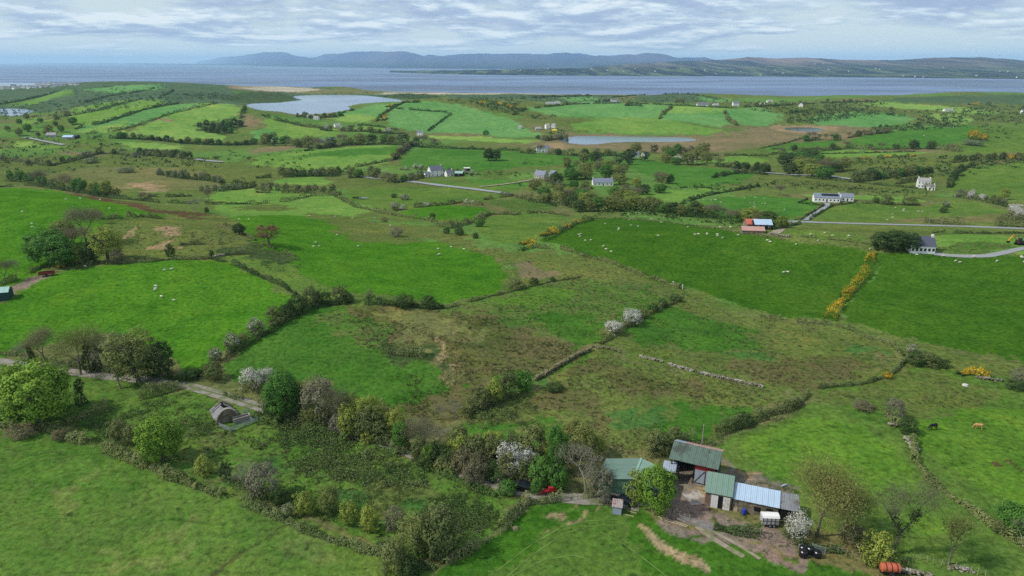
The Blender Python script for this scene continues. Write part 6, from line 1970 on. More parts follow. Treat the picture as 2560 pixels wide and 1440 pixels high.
M_rust = mat('rusty_sheet', srgb(160, 152, 148), .7, var=.12, vscale=1.5, stain=srgb(140, 88, 70), stain_amt=.45, stain_scale=1.1)
M_tyre = mat('rubber', srgb(30, 30, 32), .9)
M_white = mat('white_wall', srgb(232, 230, 224), .8, var=.03)
M_slate = mat('slate_roof', srgb(104, 108, 120), .7, var=.12, vscale=.9)
M_slate2 = mat('blue_slate_roof', srgb(122, 128, 144), .7, var=.1, vscale=.9)
M_pale_roof = mat('pale_tile_roof', srgb(152, 150, 146), .8, var=.1)
M_redroof = mat('red_tin_roof', srgb(196, 100, 80), .6, var=.12, vscale=.8)
M_glass = mat('window_glass', srgb(40, 46, 54), .15, spec=.6)
M_frame = mat('white_frame', srgb(220, 220, 216), .6)
M_cream = mat('stone_coloured_wall', srgb(176, 170, 160), .85, var=.1)
M_panel = mat('solar_panel', srgb(26, 30, 44), .2, spec=.6)


def xf(origin, rz):
    c, s = math.cos(rz), math.sin(rz)
    return lambda x, y, z: (origin[0] + c * x - s * y, origin[1] + s * x + c * y, origin[2] + z)


def sheet_roof(parent, a, b, c, d, n, m, name='roof_sheet', amp=.035, thick=.03, mats=None):
    """corrugated sheets side by side on the plane a-b (eave) d-c (ridge); every sheet is a part"""
    a, b, c, d = map(Vector, (a, b, c, d))
    nrm = (b - a).cross(d - a).normalized()
    for i in range(n):
        f0, f1 = (i + .012) / n, (i + .988) / n
        mb = MB()
        k = 7
        lo, hi = [], []
        for j in range(k):
            f = f0 + (f1 - f0) * j / (k - 1)
            off = nrm * (amp * (j % 2) + (.018 if i % 2 else 0))
            lo.append(a.lerp(b, f) + off)
            hi.append(d.lerp(c, f) + off)
        V = lo + hi + [p - nrm * thick for p in lo] + [p - nrm * thick for p in hi]
        F = []
        for j in range(k - 1):
            F += [(j, j + 1, k + j + 1, k + j), (3 * k + j, 3 * k + j + 1, 2 * k + j + 1, 2 * k + j),
                  (2 * k + j, 2 * k + j + 1, j + 1, j), (k + j, k + j + 1, 3 * k + j + 1, 3 * k + j)]
        F += [(0, k, 3 * k, 2 * k), (k - 1, 3 * k - 1, 4 * k - 1, 2 * k - 1)]
        mb.add(V, F)
        mb.build(name, (mats[i] if mats else m), parent)


def base_z(x, y):
    return float(Hg(np.array([x]), np.array([y]))[0])


def thing(name, label, cat, x, y, rz=0, group=None, dz=0.0):
    o = empty(name, (x, y, base_z(x, y) + dz), rz)
    tag(o, label, cat, group)
    return o


R = math.radians
# --- shed A: green gabled shed, ridge running away from us
t = thing('green_shed', 'green corrugated shed with a low gabled roof behind the bright yellow-green tree', 'shed', 20.9, 99.6, R(-21))
wl, wr, ly = -5.6, 4.2, 3.1
MB().box(wl, wr, -ly, ly, -.6, 1.3).build('plinth_wall', M_block, t)
MB().prism([(wl + .05, -ly + .05, 1.3), (wr - .05, -ly + .05, 1.3), (wr - .05, -ly + .05, 3.55), (.2, -ly + .05, 4.75), (wl + .05, -ly + .05, 3.45)], (0, 2 * ly - .1, 0)).build('wall', M_gwall, t)
sheet_roof(t, (wl - .3, ly + .25, 3.5), (wl - .3, -ly - .25, 3.5), (.2, -ly - .25, 4.95), (.2, ly + .25, 4.95), 6, M_green)
sheet_roof(t, (wr + .3, -ly - .25, 3.62), (wr + .3, ly + .25, 3.62), (.22, ly + .25, 4.95), (.22, -ly - .25, 4.95), 6, M_green_lit)
MB().box(.05, .4, -ly - .27, ly + .27, 4.93, 5.02).build('ridge_cap', M_green_lit, t)
# --- barn B: open-fronted hay barn
t = thing('open_barn', 'large open-fronted barn with dull green roof and faded pink rear slope', 'barn', 32.6, 105.0, R(-25))
bx, by = 3.9, 2.7
F_ = MB()
for x_ in (-bx + .1, 0.1, bx - .1):
    F_.box(x_ - .09, x_ + .09, -by, -by + .18, -.5, 4.3)
F_.build('post_frame', M_dark, t)
MB().box(-bx, bx, by - .15, by, -.5, 4.6).build('rear_wall', mat('dark_sheet_wall', srgb(70, 66, 60), .8, var=.2), t)
MB().prism([(bx - .12, -by, -.5), (bx - .12, by, -.5), (bx - .12, by, 4.5), (bx - .12, .5, 5.7), (bx - .12, -by, 4.3)], (.12, 0, 0)).build('side_wall', mat('dark_green_side', srgb(60, 66, 58), .8, var=.25, vscale=1.5), t)
MB().prism([(-bx, -by + 2, -.5), (-bx, by, -.5), (-bx, by, 4.5), (-bx, .5, 5.7), (-bx, -by + 2, 4.6)], (.12, 0, 0)).build('side_wall', M_greys, t)
MB().box(0.25, bx - .2, -by + .02, -by + .12, 3.1, 4.0).build('lintel_board', M_red, t)
for i in range(4):
    MB().box(.3 + i * .9, .3 + i * .9 + .87, -by - .02, -by + .06, 0.35, 3.05).build('door_panel', M_galv, t)
MB().tube((.3, -by - .05, .5), (1.9, -by - .05, 3.0), .05).tube((.3, -by - .05, .5), (3.8, -by - .05, .5), .05).tube((2.05, -by - .05, .4), (2.05, -by - .05, 3.05), .06).build('door_brace', M_dark, t)
MB().box(.2, bx, -by - .12, -by + .1, -.5, .32).build('sill', M_conc, t)
sheet_roof(t, (-bx - .35, -by - .5, 4.25), (bx + .3, -by - .5, 4.25), (bx + .3, .5, 5.75), (-bx - .35, .5, 5.75), 8, M_greend)
sheet_roof(t, (bx + .3, by + .3, 4.7), (-bx - .35, by + .3, 4.7), (-bx - .35, .52, 5.78), (bx + .3, .52, 5.78), 8, M_pink, mats=[M_pink] * 6 + [M_galv] * 2)
# --- small store between the two
t = thing('lean_to_store', 'small pale-roofed store squeezed between green shed and open barn', 'shed', 27.6, 103.6, R(-20))
MB().box(-1.0, 1.0, -1.2, 1.2, -.5, 2.5).build('wall', mat('dim_store_wall', srgb(100, 96, 90), .9, var=.2), t)
sheet_roof(t, (-1.15, -1.35, 2.5), (1.15, -1.35, 2.5), (1.15, 1.35, 2.95), (-1.15, 1.35, 2.95), 2, M_galv)
MB().box(-.3, .8, -1.24, -1.2, .1, 1.9).build('door', M_dark, t)
# stack of crates by the barn opening
for i in range(4):
    o = MB().box(-.45, .45, -.4, .4, 0, .62).box(-.38, .38, -.43, -.40, .08, .54, 1).build('crate', [M_black, M_greys])
    o.location = (29.0 + .08 * (i % 2), 104.6, base_z(29, 104.6) + .66 * i)
    tag(o, ['lowest', 'second lowest', 'second highest', 'topmost'][i] + ' dark crate stacked beside the barn opening', 'crate', 'crates stacked beside the barn')
# --- byre C: green roof, white double doors
t = thing('green_roofed_byre', 'rubble byre with green lean-to roof and tall white sliding doors', 'shed', 34.6, 97.5, R(-20))
cx, cy_ = 2.1, 1.9
MB().box(-cx, cx, -cy_, cy_, -.6, 2.75).prism([(-cx, -cy_ + .02, 2.75), (-cx, cy_ - .02, 2.75), (-cx, cy_ - .02, 3.9)], (2 * cx, 0, 0)).build('wall', M_render, t)
MB().box(.0, .72, -cy_ - .03, -cy_ + .05, 0, 2.3).build('doorway', M_dark, t)
for x_ in (-1.15, .75):
    for i in range(3):
        MB().box(x_ + .37 * i, x_ + .37 * i + .355, -cy_ - .14, -cy_ - .06, 0.02, 2.42).build('door_plank', M_wdoor, t)
sheet_roof(t, (-cx - .15, -cy_ - .3, 2.78), (cx + .1, -cy_ - .3, 2.78), (cx + .1, cy_ + .25, 4.1), (-cx - .15, cy_ + .25, 4.1), 5, mat('sage_roof_sheet', srgb(112, 138, 122), .55, var=.05, rand=.03))
# --- byre D: long blue-grey roof
t = thing('blue_roofed_byre', 'long rubble-stone byre with pale blue-grey tin roof joined to the green one', 'shed', 40.0, 95.5, R(-21))
dx_, dy_ = 3.5, 1.6
MB().box(-dx_, dx_, -dy_, dy_, -.6, 2.3).build('wall', M_stone, t)
for x0_, x1_, z0_, z1_ in ((-.1, .9, .7, 1.6), (1.7, 2.8, .1, 1.75)):
    MB().box(x0_, x1_, -dy_ - .015, -dy_ + .05, z0_, z1_).build('opening', M_dark, t)
MB().box(1.8, 2.7, -dy_ - .1, -dy_ - .04, .05, 1.25).build('half_door', M_wood, t)
sheet_roof(t, (-dx_ + .02, -dy_ - .25, 2.32), (dx_ + .2, -dy_ - .25, 2.32), (dx_ + .2, dy_ + .2, 3.2), (-dx_ + .02, dy_ + .2, 3.2), 8, M_blue)
# --- lean-to E
t = thing('grey_lean_to', 'open grey-roofed lean-to at the right end of the byres', 'shed', 44.9, 93.9, R(-16))
MB().box(-1.5, 1.4, -1.7, -1.55, -.5, 2.1).box(1.25, 1.4, -1.7, 1.6, -.5, 2.3).box(-1.5, 1.4, 1.5, 1.6, -.5, 2.7).build('wall', M_dark, t)
sheet_roof(t, (-1.5, -1.9, 2.2), (1.5, -1.9, 2.1), (1.5, 1.8, 2.9), (-1.5, 1.8, 3.0), 4, M_greys)
# barrel, planks, tyre
t = thing('barrel', 'blue plastic barrel standing against the blue-roofed byre', 'barrel', 37.8, 94.2)
mb = MB()
prof = [(0, .27), (.12, .31), (.45, .33), (.78, .31), (.9, .26)]
for (z0_, r0_), (z1_, r1_) in zip(prof[:-1], prof[1:]):
    mb.tube((0, 0, z0_), (0, 0, z1_), r0_, r1_, 12)
mb.build('drum', mat('blue_plastic', srgb(38, 62, 168), .4), t)
MB().tube((0, 0, .9), (0, 0, .94), .25, .25, 12).build('lid', mat('blue_plastic_lid', srgb(50, 74, 180), .4), t)
t = thing('plank_stack', 'three pale planks leaning on the byre between white doors and blue barrel', 'planks', 36.6, 94.9, R(-20))
for i in range(3):
    MB().add([(-.3 + i * .22, 0, 0), (-.1 + i * .22, 0, 0), (-.1 + i * .22, .55, 1.7), (-.3 + i * .22, .55, 1.7), (-.3 + i * .22, -.05, 0), (-.1 + i * .22, -.05, 0), (-.1 + i * .22, .5, 1.72), (-.3 + i * .22, .5, 1.72)],
             [(0, 1, 2, 3), (4, 7, 6, 5), (0, 4, 5, 1), (1, 5, 6, 2), (2, 6, 7, 3), (3, 7, 4, 0)]).build('plank', M_wood, t)


def wheel(parent, x, y, z, r, w, name='wheel'):
    o = MB().tube((x - w / 2, y, z), (x + w / 2, y, z), r, r, 14).build(name, M_tyre, parent)
    MB().tube((x - w / 2 - .01, y, z), (x + w / 2 + .01, y, z), r * .5, r * .5, 10).build('rim', M_steel, o)
    return o


def wheel_y(parent, x, y, z, r, w):
    o = MB().tube((x, y - w / 2, z), (x, y + w / 2, z), r, r, 14).build('wheel', M_tyre, parent)
    MB().tube((x, y - w / 2 - .01, z), (x, y + w / 2 + .01, z), r * .5, r * .5, 10).build('rim', M_steel, o)
    return o


t = thing('loose_wheel', 'pale loose wheel lying by the byre opening', 'wheel', 40.3, 93.2)
MB().tube((0, 0, .28), (.15, -.12, .34), .3, .3, 14).build('tyre', M_tyre, t)
MB().tube((-.01, 0.01, .275), (.16, -.13, .345), .16, .16, 12).build('rim', M_wdoor, t)
# livestock trailer
t = thing('livestock_trailer', 'white twin-axle livestock trailer parked beside the blue-roofed byre', 'trailer', 40.9, 91.4, R(-4))
MB().box(-1.3, 1.3, -.75, .75, .55, 1.75).build('body', mat('trailer_grey', srgb(176, 176, 172), .5, var=.06, stain=srgb(120, 112, 100), stain_amt=.4), t)
mb = MB()
pts = [(-1.32, -.77, 1.75), (-1.32, -.55, 2.05), (-1.32, 0, 2.15), (-1.32, .55, 2.05), (-1.32, .77, 1.75)]
mb.prism(pts, (2.64, 0, 0))
mb.build('roof', mat('trailer_roof', srgb(226, 224, 218), .4, var=.04), t)
for i in range(5):
    MB().box(-1.28 + .64 * i - .03, -1.28 + .64 * i + .03, -.79, -.755, .5, 1.8).build('rib', M_dark, t)
MB().box(-1.3, 1.3, -.785, -.757, 1.2, 1.26).build('rail', M_dark, t)
for x_ in (-.1, .55):
    wheel_y(t, x_, -.72, .33, .33, .22)
    wheel_y(t, x_, .72, .33, .33, .22)
MB().tube((1.3, 0, .5), (2.2, 0, .5), .05).build('drawbar', M_dark, t)
# rusty hut
t = thing('sheet_metal_hut', 'little rust-stained sheet-metal shelter alone on the grass before the farm', 'hut', 17.4, 94.7, R(-12))
MB().box(-.95, .55, -.9, -.84, 0, 1.35).box(-.95, -.89, -.9, .9, 0, 1.35).box(.49, .55, -.9, .9, 0, 1.1).build('wall', M_galv, t)
sheet_roof(t, (-1.05, -1.0, 1.42), (.7, -1.0, 1.42), (.7, 1.1, 1.62), (-1.05, 1.1, 1.62), 2, M_rust)
for k, (u0, v0, u1, v1) in enumerate(((1557, 1285, 1584, 1292), (1568, 1277, 1592, 1284))):
    a_, b_ = gp(u0, v0), gp(u1, v1)
    o = MB().box(-.08, .08, 0, math.hypot(b_[0] - a_[0], b_[1] - a_[1]), 0, .1).build('plank', M_wood, None, (a_[0], a_[1], a_[2]), math.atan2(b_[1] - a_[1], b_[0] - a_[0]) - math.pi / 2)
    tag(o, ['pale plank lying right of the rust-stained hut', 'greyer plank lying behind the pale one near the hut'][k], 'plank')
for k, (u0, v0, u1, v1) in enumerate(((1645, 1293, 1720, 1316), (1650, 1298, 1718, 1319), (1690, 1297, 1712, 1306))):
    a_, b_ = gp(u0, v0), gp(u1, v1)
    ln_ = math.hypot(b_[0] - a_[0], b_[1] - a_[1])
    o = MB().tube((0, 0, .1), (0, ln_, .1), .1, .08, 7).build('pole', M_wood, None, a_, math.atan2(b_[1] - a_[1], b_[0] - a_[0]) - math.pi / 2)
    tag(o, ['long weathered pole lying before the yard fence', 'second long pole lying closer to the pasture', 'short pole leaning on the two long ones'][k], 'pole')

# water tank wagon (orange), black tanks, red implement
gx, gy, gz = gp(2222, 1438)
t = thing('tank_wagon', 'orange-red cylindrical tank wagon cut by the bottom edge of the photograph', 'tanker', gx, gy, R(-6))
mb = MB()
for x0_, x1_, r0_, r1_ in ((-1.35, -1.2, .35, .6), (-1.2, -.4, .66, .68), (-.4, .4, .68, .68), (.4, 1.2, .68, .66), (1.2, 1.35, .6, .35)):
    mb.tube((x0_, 0, 1.35), (x1_, 0, 1.35), r0_, r1_, 16)
mb.build('tank', mat('orange_tank_paint', srgb(188, 98, 72), .55, var=.1, stain=srgb(150, 70, 50), stain_amt=.4), t)
for x_ in (-.75, 0, .75):
    MB().tube((x_ - .04, 0, 1.35), (x_ + .04, 0, 1.35), .72, .72, 16).build('band', M_dark, t)
MB().box(-1.3, 1.9, -.35, .35, .55, .68).tube((1.9, 0, .6), (2.6, 0, .5), .06).build('chassis', M_dark, t)
for y_ in (-.8, .8):
    wheel_y(t, .1, y_, .5, .5, .3)
for k, (u, v, s_, lab) in enumerate(((2011, 1397, 1.0, 'front left one of the three black plastic-wrapped bales'), (2028, 1388, 1.0, 'rear middle one of the three black plastic-wrapped bales'),
                                      (2046, 1398, .95, 'right one of the three black plastic-wrapped bales'), (2010, 1384, .9, 'black bale half hidden behind the front left one'))):
    x_, y_, z_ = gp(u, v)
    mb = MB()
    for z0_, z1_, r0_, r1_ in ((0, .08, .52, .6), (.08, .95, .62, .62), (.95, 1.1, .6, .46), (1.1, 1.13, .46, .2)):
        mb.tube((0, 0, z0_ * s_), (0, 0, z1_ * s_), r0_ * s_, r1_ * s_, 14)
    o = mb.build('wrapped_bale', M_black, None, (x_, y_ + .5, z_))
    tag(o, lab, 'bale')
x_, y_, z_ = gp(2003, 1372)
o = MB().box(-.35, .35, -.25, .25, .1, .7).tube((-.3, 0, 0), (-.3, 0, .3), .03).tube((.3, 0, 0), (.3, 0, .3), .03).build('feed_trough', M_steel, None, (x_, y_, z_))
tag(o, 'small grey trough behind the black bales', 'trough')
gx, gy, gz = gp(1376, 1234)
t = thing('red_implement', 'bright red farm implement half hidden under the hedge by the lane', 'machine', gx, gy, R(12))
MB().box(-1.1, .9, -.35, .35, .5, .85).box(-.3, .5, -.3, .3, .85, 1.25).build('body', M_redbright, t)
MB().box(-1.9, -1.45, -.3, .3, .3, .8).build('hopper', M_redbright, t)
MB().tube((-1.5, 0, .5), (-1.0, 0, .6), .06).tube((.9, 0, .6), (1.5, 0, .4), .05).build('drawbar', M_dark, t)
for x2 in (-.6, .5):
    wheel_y(t, x2, -.42, .32, .32, .16)


def car(t, L_, W_, Hh, body, glass=M_glass):
    """compact car lofted along its length"""
    prof_ = [(-L_ / 2, .45, .62), (-L_ / 2 + .1, .3, .85), (-L_ * .22, .28, .95), (-L_ * .12, .28, .98), (L_ * .30, .28, .98), (L_ / 2 - .08, .3, .95), (L_ / 2, .42, .7)]
    mb = MB()
    V = []
    for x0_, zb, zt in prof_:
        w_ = W_ / 2 * (0.88 if abs(x0_) > L_ * .45 else 1)
        V += [(x0_, -w_, zb), (x0_, w_, zb), (x0_, w_ * .97, zt), (x0_, -w_ * .97, zt)]
    F = [(0, 3, 2, 1)]
    n = len(prof_)
    for i in range(n - 1):
        a = i * 4
        F += [(a, a + 1, a + 5, a + 4), (a + 1, a + 2, a + 6, a + 5), (a + 2, a + 3, a + 7, a + 6), (a + 3, a, a + 4, a + 7)]
    F.append((4 * n - 4, 4 * n - 3, 4 * n - 2, 4 * n - 1))
    mb.add(V, F)
    mb.build('body', body, t)
    a0, a1, a2, a3 = -L_ * .2, -L_ * .04, L_ * .26, L_ * .42
    g = MB().prism([(a0, -W_ * .46, .97), (a1, -W_ * .40, Hh - .03), (a2, -W_ * .40, Hh - .03), (a3, -W_ * .46, .97)], (0, W_ * .92, 0))
    g.build('cabin_glass', glass, t)
    MB().box(a1 - .02, a2 + .02, -W_ * .39, W_ * .39, Hh - .03, Hh + .03).build('roof', body, t)
    for x2 in (-L_ * .32, L_ * .32):
        for y2 in (-W_ / 2 + .08, W_ / 2 - .08):
            wheel_y(t, x2, y2, .31, .31, .2)


gx, gy, gz = gp(1300, 1222)
t = thing('parked_car', 'black car parked in the lane under the hawthorns', 'car', gx, gy, R(-16))
car(t, 4.1, 1.7, 1.45, mat('black_car_paint', srgb(20, 21, 24), .3, spec=.6))
gx, gy, gz = gp(1556, 1254)
t = thing('parked_car', 'dark blue car half hidden beneath the green shed wall', 'car', gx, gy, R(-35))
car(t, 4.2, 1.7, 1.45, mat('navy_car_paint', srgb(26, 30, 46), .3, spec=.6))
gx, gy, gz = gp(1598, 1252)
t = thing('parked_car', 'white car barely showing behind the yellow-green tree', 'car', gx, gy, R(-12))
car(t, 4.0, 1.7, 1.4, mat('white_car_paint', srgb(216, 216, 214), .3, spec=.6))
gx, gy, gz = gp(118, 690)
t = thing('rusty_trailer', 'rusty red farm trailer standing on the sunken track by the ring-fort grove', 'trailer', gx, gy, R(22))
MB().box(-2.2, 2.2, -.9, .9, .7, .85).build('bed', M_dark, t)
for y2 in (-.9, .84):
    MB().box(-2.2, 2.2, y2, y2 + .06, .85, 1.5).build('side_board', mat('rust_red', srgb(122, 58, 48), .8, var=.25), t)
for x2 in (-2.2, 2.14):
    MB().box(x2, x2 + .06, -.84, .84, .85, 1.5).build('end_board', mat('rust_red', srgb(122, 58, 48), .8, var=.25), t)
for y2 in (-.8, .8):
    wheel_y(t, -.4, y2, .4, .4, .25)
gx, gy, gz = gp(-8, 752)
t = thing('green_hut', 'green-walled hut with pale mint roof at the left edge', 'hut', gx, gy + 1.5, R(18))
MB().box(-3, 3, -2, 2, -.5, 2.4).build('wall', mat('dark_teal_wall', srgb(34, 66, 62), .7, var=.1), t)
sheet_roof(t, (-3.2, -2.2, 2.4), (3.2, -2.2, 2.4), (3.2, 0, 3.6), (-3.2, 0, 3.6), 5, mat('mint_roof', srgb(150, 186, 174), .5, var=.05))
sheet_roof(t, (3.2, 2.2, 2.4), (-3.2, 2.2, 2.4), (-3.2, .02, 3.6), (3.2, .02, 3.6), 5, mat('mint_roof', srgb(150, 186, 174), .5, var=.05))
gx, gy, gz = gp(2072, 1216)
o = MB().tube((0, 0, 0), (0, 0, 2.1), .05).box(-.28, .22, -.02, .02, 1.9, 2.15).box(-.2, .1, -.05, .05, 0, .7).build('sign_post', mat('pale_post', srgb(190, 196, 200), .6), None, (gx, gy, gz))
tag(o, 'pale post with a bent plate in the paddock behind the largest tree', 'post')
gx, gy, gz = gp(1959, 1216)
o = MB().box(-.6, .6, -.15, .15, 0, .3).build('steel_girder', M_galv, None, (gx, gy, gz), R(30))
tag(o, 'short grey girder lying in the weeds above the byres', 'girder')

# --- ruin
gx, gy, gz = gp(566, 1062)
t = thing('ruined_cottage', 'small collapsed stone cottage with sagging grey tin roof in the paddock', 'ruin', -58.9, 125.2, R(33))
# gable wall with curved top, rubble faced
pts = [(-2.1, 0, -.4), (2.1, 0, -.4), (2.1, 0, 1.0), (1.5, 0, 1.9), (.7, 0, 2.6), (0, 0, 2.75), (-.8, 0, 2.5), (-1.6, 0, 1.7), (-2.1, 0, .7)]
MB().prism([(p[0], -1.6, p[2]) for p in pts], (0, .55, 0)).build('gable_wall', M_stone, t)
rs = random.Random(5)
cop = MB()
for a_, b_ in zip(pts[2:-1], pts[3:]):
    for k in range(3):
        f = (k + .5) / 3
        xx_, zz_ = a_[0] + (b_[0] - a_[0]) * f, a_[2] + (b_[2] - a_[2]) * f
        MB().box(xx_ - .2, xx_ + .17, -1.68, -.98, zz_ - .05, zz_ + .13).build('coping_stone', M_block, t)
MB().prism([(-2.1, -1.05, -.4), (-2.1, 3.4, -.4), (-2.1, 3.4, 1.1), (-2.1, 1.0, .9), (-2.1, -1.05, 1.1)], (.4, 0, 0)).prism([(1.7, -1.05, -.4), (1.7, 3.0, -.4), (1.7, 2.2, .6), (1.7, -1.05, 1.2)], (.4, 0, 0)).build('side_wall', M_stone, t)
MB().prism([(-2.1, 3.1, -.4), (2.1, 3.1, -.4), (2.1, 3.1, .8), (1.2, 3.1, 1.6), (0, 3.1, 2.5), (-1.2, 3.1, 1.9), (-2.1, 3.1, 1.0)], (0, .4, 0)).build('end_wall', M_stone, t)
for k in range(6):
    sg = [.0, .06, .14, .2, .1, .02][k]
    y0_, y1_ = -.95 + k * .78, -.95 + k * .78 + .76
    sheet_roof(t, (-2.45, y1_, .8 - sg * 1.5 + .02 * k), (-2.45, y0_, .85 - sg), (-.2 - sg, y0_, 2.55 - sg * 2), (-.25 - sg, y1_, 2.5 - sg * 2.2), 1, M_greys)
for k in range(2):
    sheet_roof(t, (1.9, 2.0 + k * .7, .6), (1.9, 2.7 + k * .7, .7), (.2, 2.7 + k * .7, 2.2), (.3, 2.0 + k * .7, 2.0), 1, M_rust)
MB().box(-1.7, 1.7, -1.0, 3.1, -.3, .05).build('rubble_floor', M_dark, t)
t = thing('sheep_pen_wall', 'grey block sheep pen attached to the ruined cottage', 'pen', -55.4, 124.4, R(36))
MB().box(-1.7, 1.5, -.6, -.38, -.3, 1.05).build('front_wall', M_block, t)
MB().box(-1.7, 1.5, .5, .7, -.3, 1.05).build('rear_wall', M_block, t)
MB().box(1.5, 1.72, -.6, .7, -.3, 1.1).build('end_wall', M_block, t)


def gate(u0, v0, u1, v1, label, h=1.15, bars=6, name='field_gate', cat='gate'):
    a_, b_ = gp(u0, v0), gp(u1, v1)
    ln_ = math.hypot(b_[0] - a_[0], b_[1] - a_[1])
    t = empty(name, (a_[0], a_[1], min(a_[2], b_[2])), math.atan2(b_[1] - a_[1], b_[0] - a_[0]))
    tag(t, label, cat)
    for x_ in (0, ln_):
        MB().tube((x_, 0, 0), (x_, 0, h + .08), .045, .045, 6).build('upright', M_steel, t)
    for i in range(bars):
        z_ = .15 + (h - .15) * i / (bars - 1)
        MB().tube((0, 0, z_), (ln_, 0, z_), .028, .028, 5).build('bar', M_steel, t)
    n_ = 2
    for k in range(1, n_):
        MB().tube((ln_ * k / n_, 0, .15), (ln_ * k / n_, 0, h), .025, .025, 5).build('stay', M_steel, t)
    return t


gate(1728, 1313, 1781, 1327, 'big galvanised gate closing the farmyard at its front', 1.35, 7)
gate(1700, 1303, 1728, 1313, 'short steel hurdle joining the farmyard gate to the post fence', 1.1, 5)
gate(2030, 1376, 2062, 1386, 'open steel gate behind the black bales', 1.2, 5)
gate(547, 1066, 576, 1079, 'left steel hurdle in front of the ruined cottage', 1.0, 6)
gate(577, 1079, 616, 1064, 'middle steel hurdle in front of the sheep pen', 1.0, 6)
gate(616, 1064, 645, 1053, 'right steel hurdle in front of the sheep pen', 1.0, 6)
gate(600, 1040, 623, 1030, 'small steel hurdle behind the sheep pen', 1.0, 5)
gate(615, 1046, 634, 1056, 'steel hurdle at the right end of the sheep pen', .9, 5)


def fence(pix, n, h, label, m=M_wood, rails=0, r_=.06, name='post_fence'):
    pts = along(pix, n, 0.12)
    x, y, z = ground_pt([p[0] for p in pts], [p[1] for p in pts])
    t = empty(name, (float(x[0]), float(y[0]), float(z[0])))
    tag(t, label, 'fence')
    o_ = np.array([x[0], y[0], z[0]])
    me = None
    for i in range(n):
        q = np.array([x[i], y[i], z[i]]) - o_
        if me is None:
            ob = MB().tube((0, 0, -.2), (0, 0, h), r_, r_ * .85, 5).build('post', m, t)
            me = ob.data
        else:
            ob = bpy.data.objects.new('post', me)
            col.objects.link(ob)
            ob.parent = t
        ob.location = tuple(q)
        ob.rotation_euler = (rnd.uniform(-.06, .06), rnd.uniform(-.06, .06), 0)
    for k in range(rails):
        zz_ = h * (.9 - .3 * k)
        mb = MB()
        for i in range(n - 1):
            a_ = np.array([x[i], y[i], z[i] + zz_]) - o_
            b_ = np.array([x[i + 1], y[i + 1], z[i + 1] + zz_]) - o_
            mb.tube(tuple(a_), tuple(b_), .012, .012, 3, caps=False)
        mb.build('wire', M_steel, t)
    return t


fence([(1655, 1284), (1680, 1291), (1705, 1302), (1728, 1312)], 6, 1.5, 'row of pale posts left of the farmyard gate', rails=3)
fence([(1110, 1412), (1200, 1372), (1270, 1325), (1322, 1262), (1420, 1254), (1500, 1242)], 26, 1.3, 'post-and-wire fence round the right side of the lowest corner', rails=2)
fence([(1895, 1345), (1960, 1360), (2000, 1366)], 7, 1.1, 'short posts below the farmyard hedge', rails=2)
fence([(2068, 1378), (2110, 1388), (2170, 1402), (2240, 1412), (2300, 1400), (2330, 1410), (2400, 1425), (2470, 1446)], 22, 1.15, 'pale post-and-wire fence along the bottom right boundary', rails=2)
fence([(1500, 546), (1560, 547), (1660, 554), (1800, 573), (1960, 599)], 42, 1.1, 'fence of tiny posts along the crest of the right drumlin', r_=.09)
fence([(1180, 604), (1230, 616), (1262, 630), (1290, 645)], 16, 1.1, 'short fence right of the wet corner', r_=.09)
fence([(150, 662), (230, 660), (320, 655)], 14, 1.2, 'pale fence posts along the ring-fort hedge', r_=.07)
fence([(1460, 698), (1560, 712), (1660, 738), (1800, 778), (1900, 800), (2060, 820)], 46, 1.05, 'boundary fence below the right drumlin', r_=.05, rails=1)


def stone_wall(pix, h, wd, label, dens_=1.0, size=.3, m=None, name='stone_wall', cat='wall', gap=.0):
    d = dens(pix, closed=False, step=6)
    x, y, z = ground_pt([p[0] for p in d], [p[1] for p in d])
    seg = np.hypot(np.diff(x), np.diff(y))
    cum = np.concatenate([[0], np.cumsum(seg)])
    n = int(cum[-1] * (2 * h + wd) / (size * size * .8) * dens_)
    t_ = rng.random(n) * cum[-1]
    if gap:
        k = vnoise(t_ / 4.0, t_ * 0 + 7, 95) > gap * 2 - 1
        t_ = t_[k]
    n = len(t_)
    px, py = np.interp(t_, cum, x), np.interp(t_, cum, y)
    tx, ty = np.interp(t_ + .5, cum, x) - np.interp(t_ - .5, cum, x), np.interp(t_ + .5, cum, y) - np.interp(t_ - .5, cum, y)
    ln = np.maximum(np.hypot(tx, ty), 1e-6)
    zz = rng.random(n) ** .8 * h
    off = rng.uniform(-.5, .5, n) * wd * (1 - .35 * zz / h)
    px, py = px - ty / ln * off, py + tx / ln * off
    pz = Hg(px, py) + zz
    o0 = np.array([px[0], py[0], pz[0]])
    B = np.array([(-1, -1, -1), (1, -1, -1), (1, 1, -1), (-1, 1, -1), (-1, -1, 1), (1, -1, 1), (1, 1, 1), (-1, 1, 1)], float) * .5
    Fb = np.array([(0, 3, 2, 1), (4, 5, 6, 7), (0, 1, 5, 4), (1, 2, 6, 5), (2, 3, 7, 6), (3, 0, 4, 7)])
    S = size * rng.uniform(.6, 1.4, (n, 1, 1)) * np.array([1.2, 1.0, .65])
    V = B[None] * S * rng.uniform(.75, 1.25, (n, 8, 1))
    a = rng.uniform(0, 6.28, n)
    c, s = np.cos(a)[:, None], np.sin(a)[:, None]
    V = np.stack([V[..., 0] * c - V[..., 1] * s, V[..., 0] * s + V[..., 1] * c, V[..., 2]], -1)
    V += (np.stack([px, py, pz], 1) - o0)[:, None]
    F = (Fb[None] + (np.arange(n) * 8)[:, None, None]).reshape(-1, 4)
    root = empty(name, tuple(o0))
    tag(root, label, cat)
    o = mesh_obj('stones', V.reshape(-1, 3), F, m or mat('field_stone', srgb(158, 152, 138), .95, var=.3, vscale=1.5, stain=srgb(110, 106, 80), stain_amt=.5), root)
    o['kind'] = 'stuff'
    return root


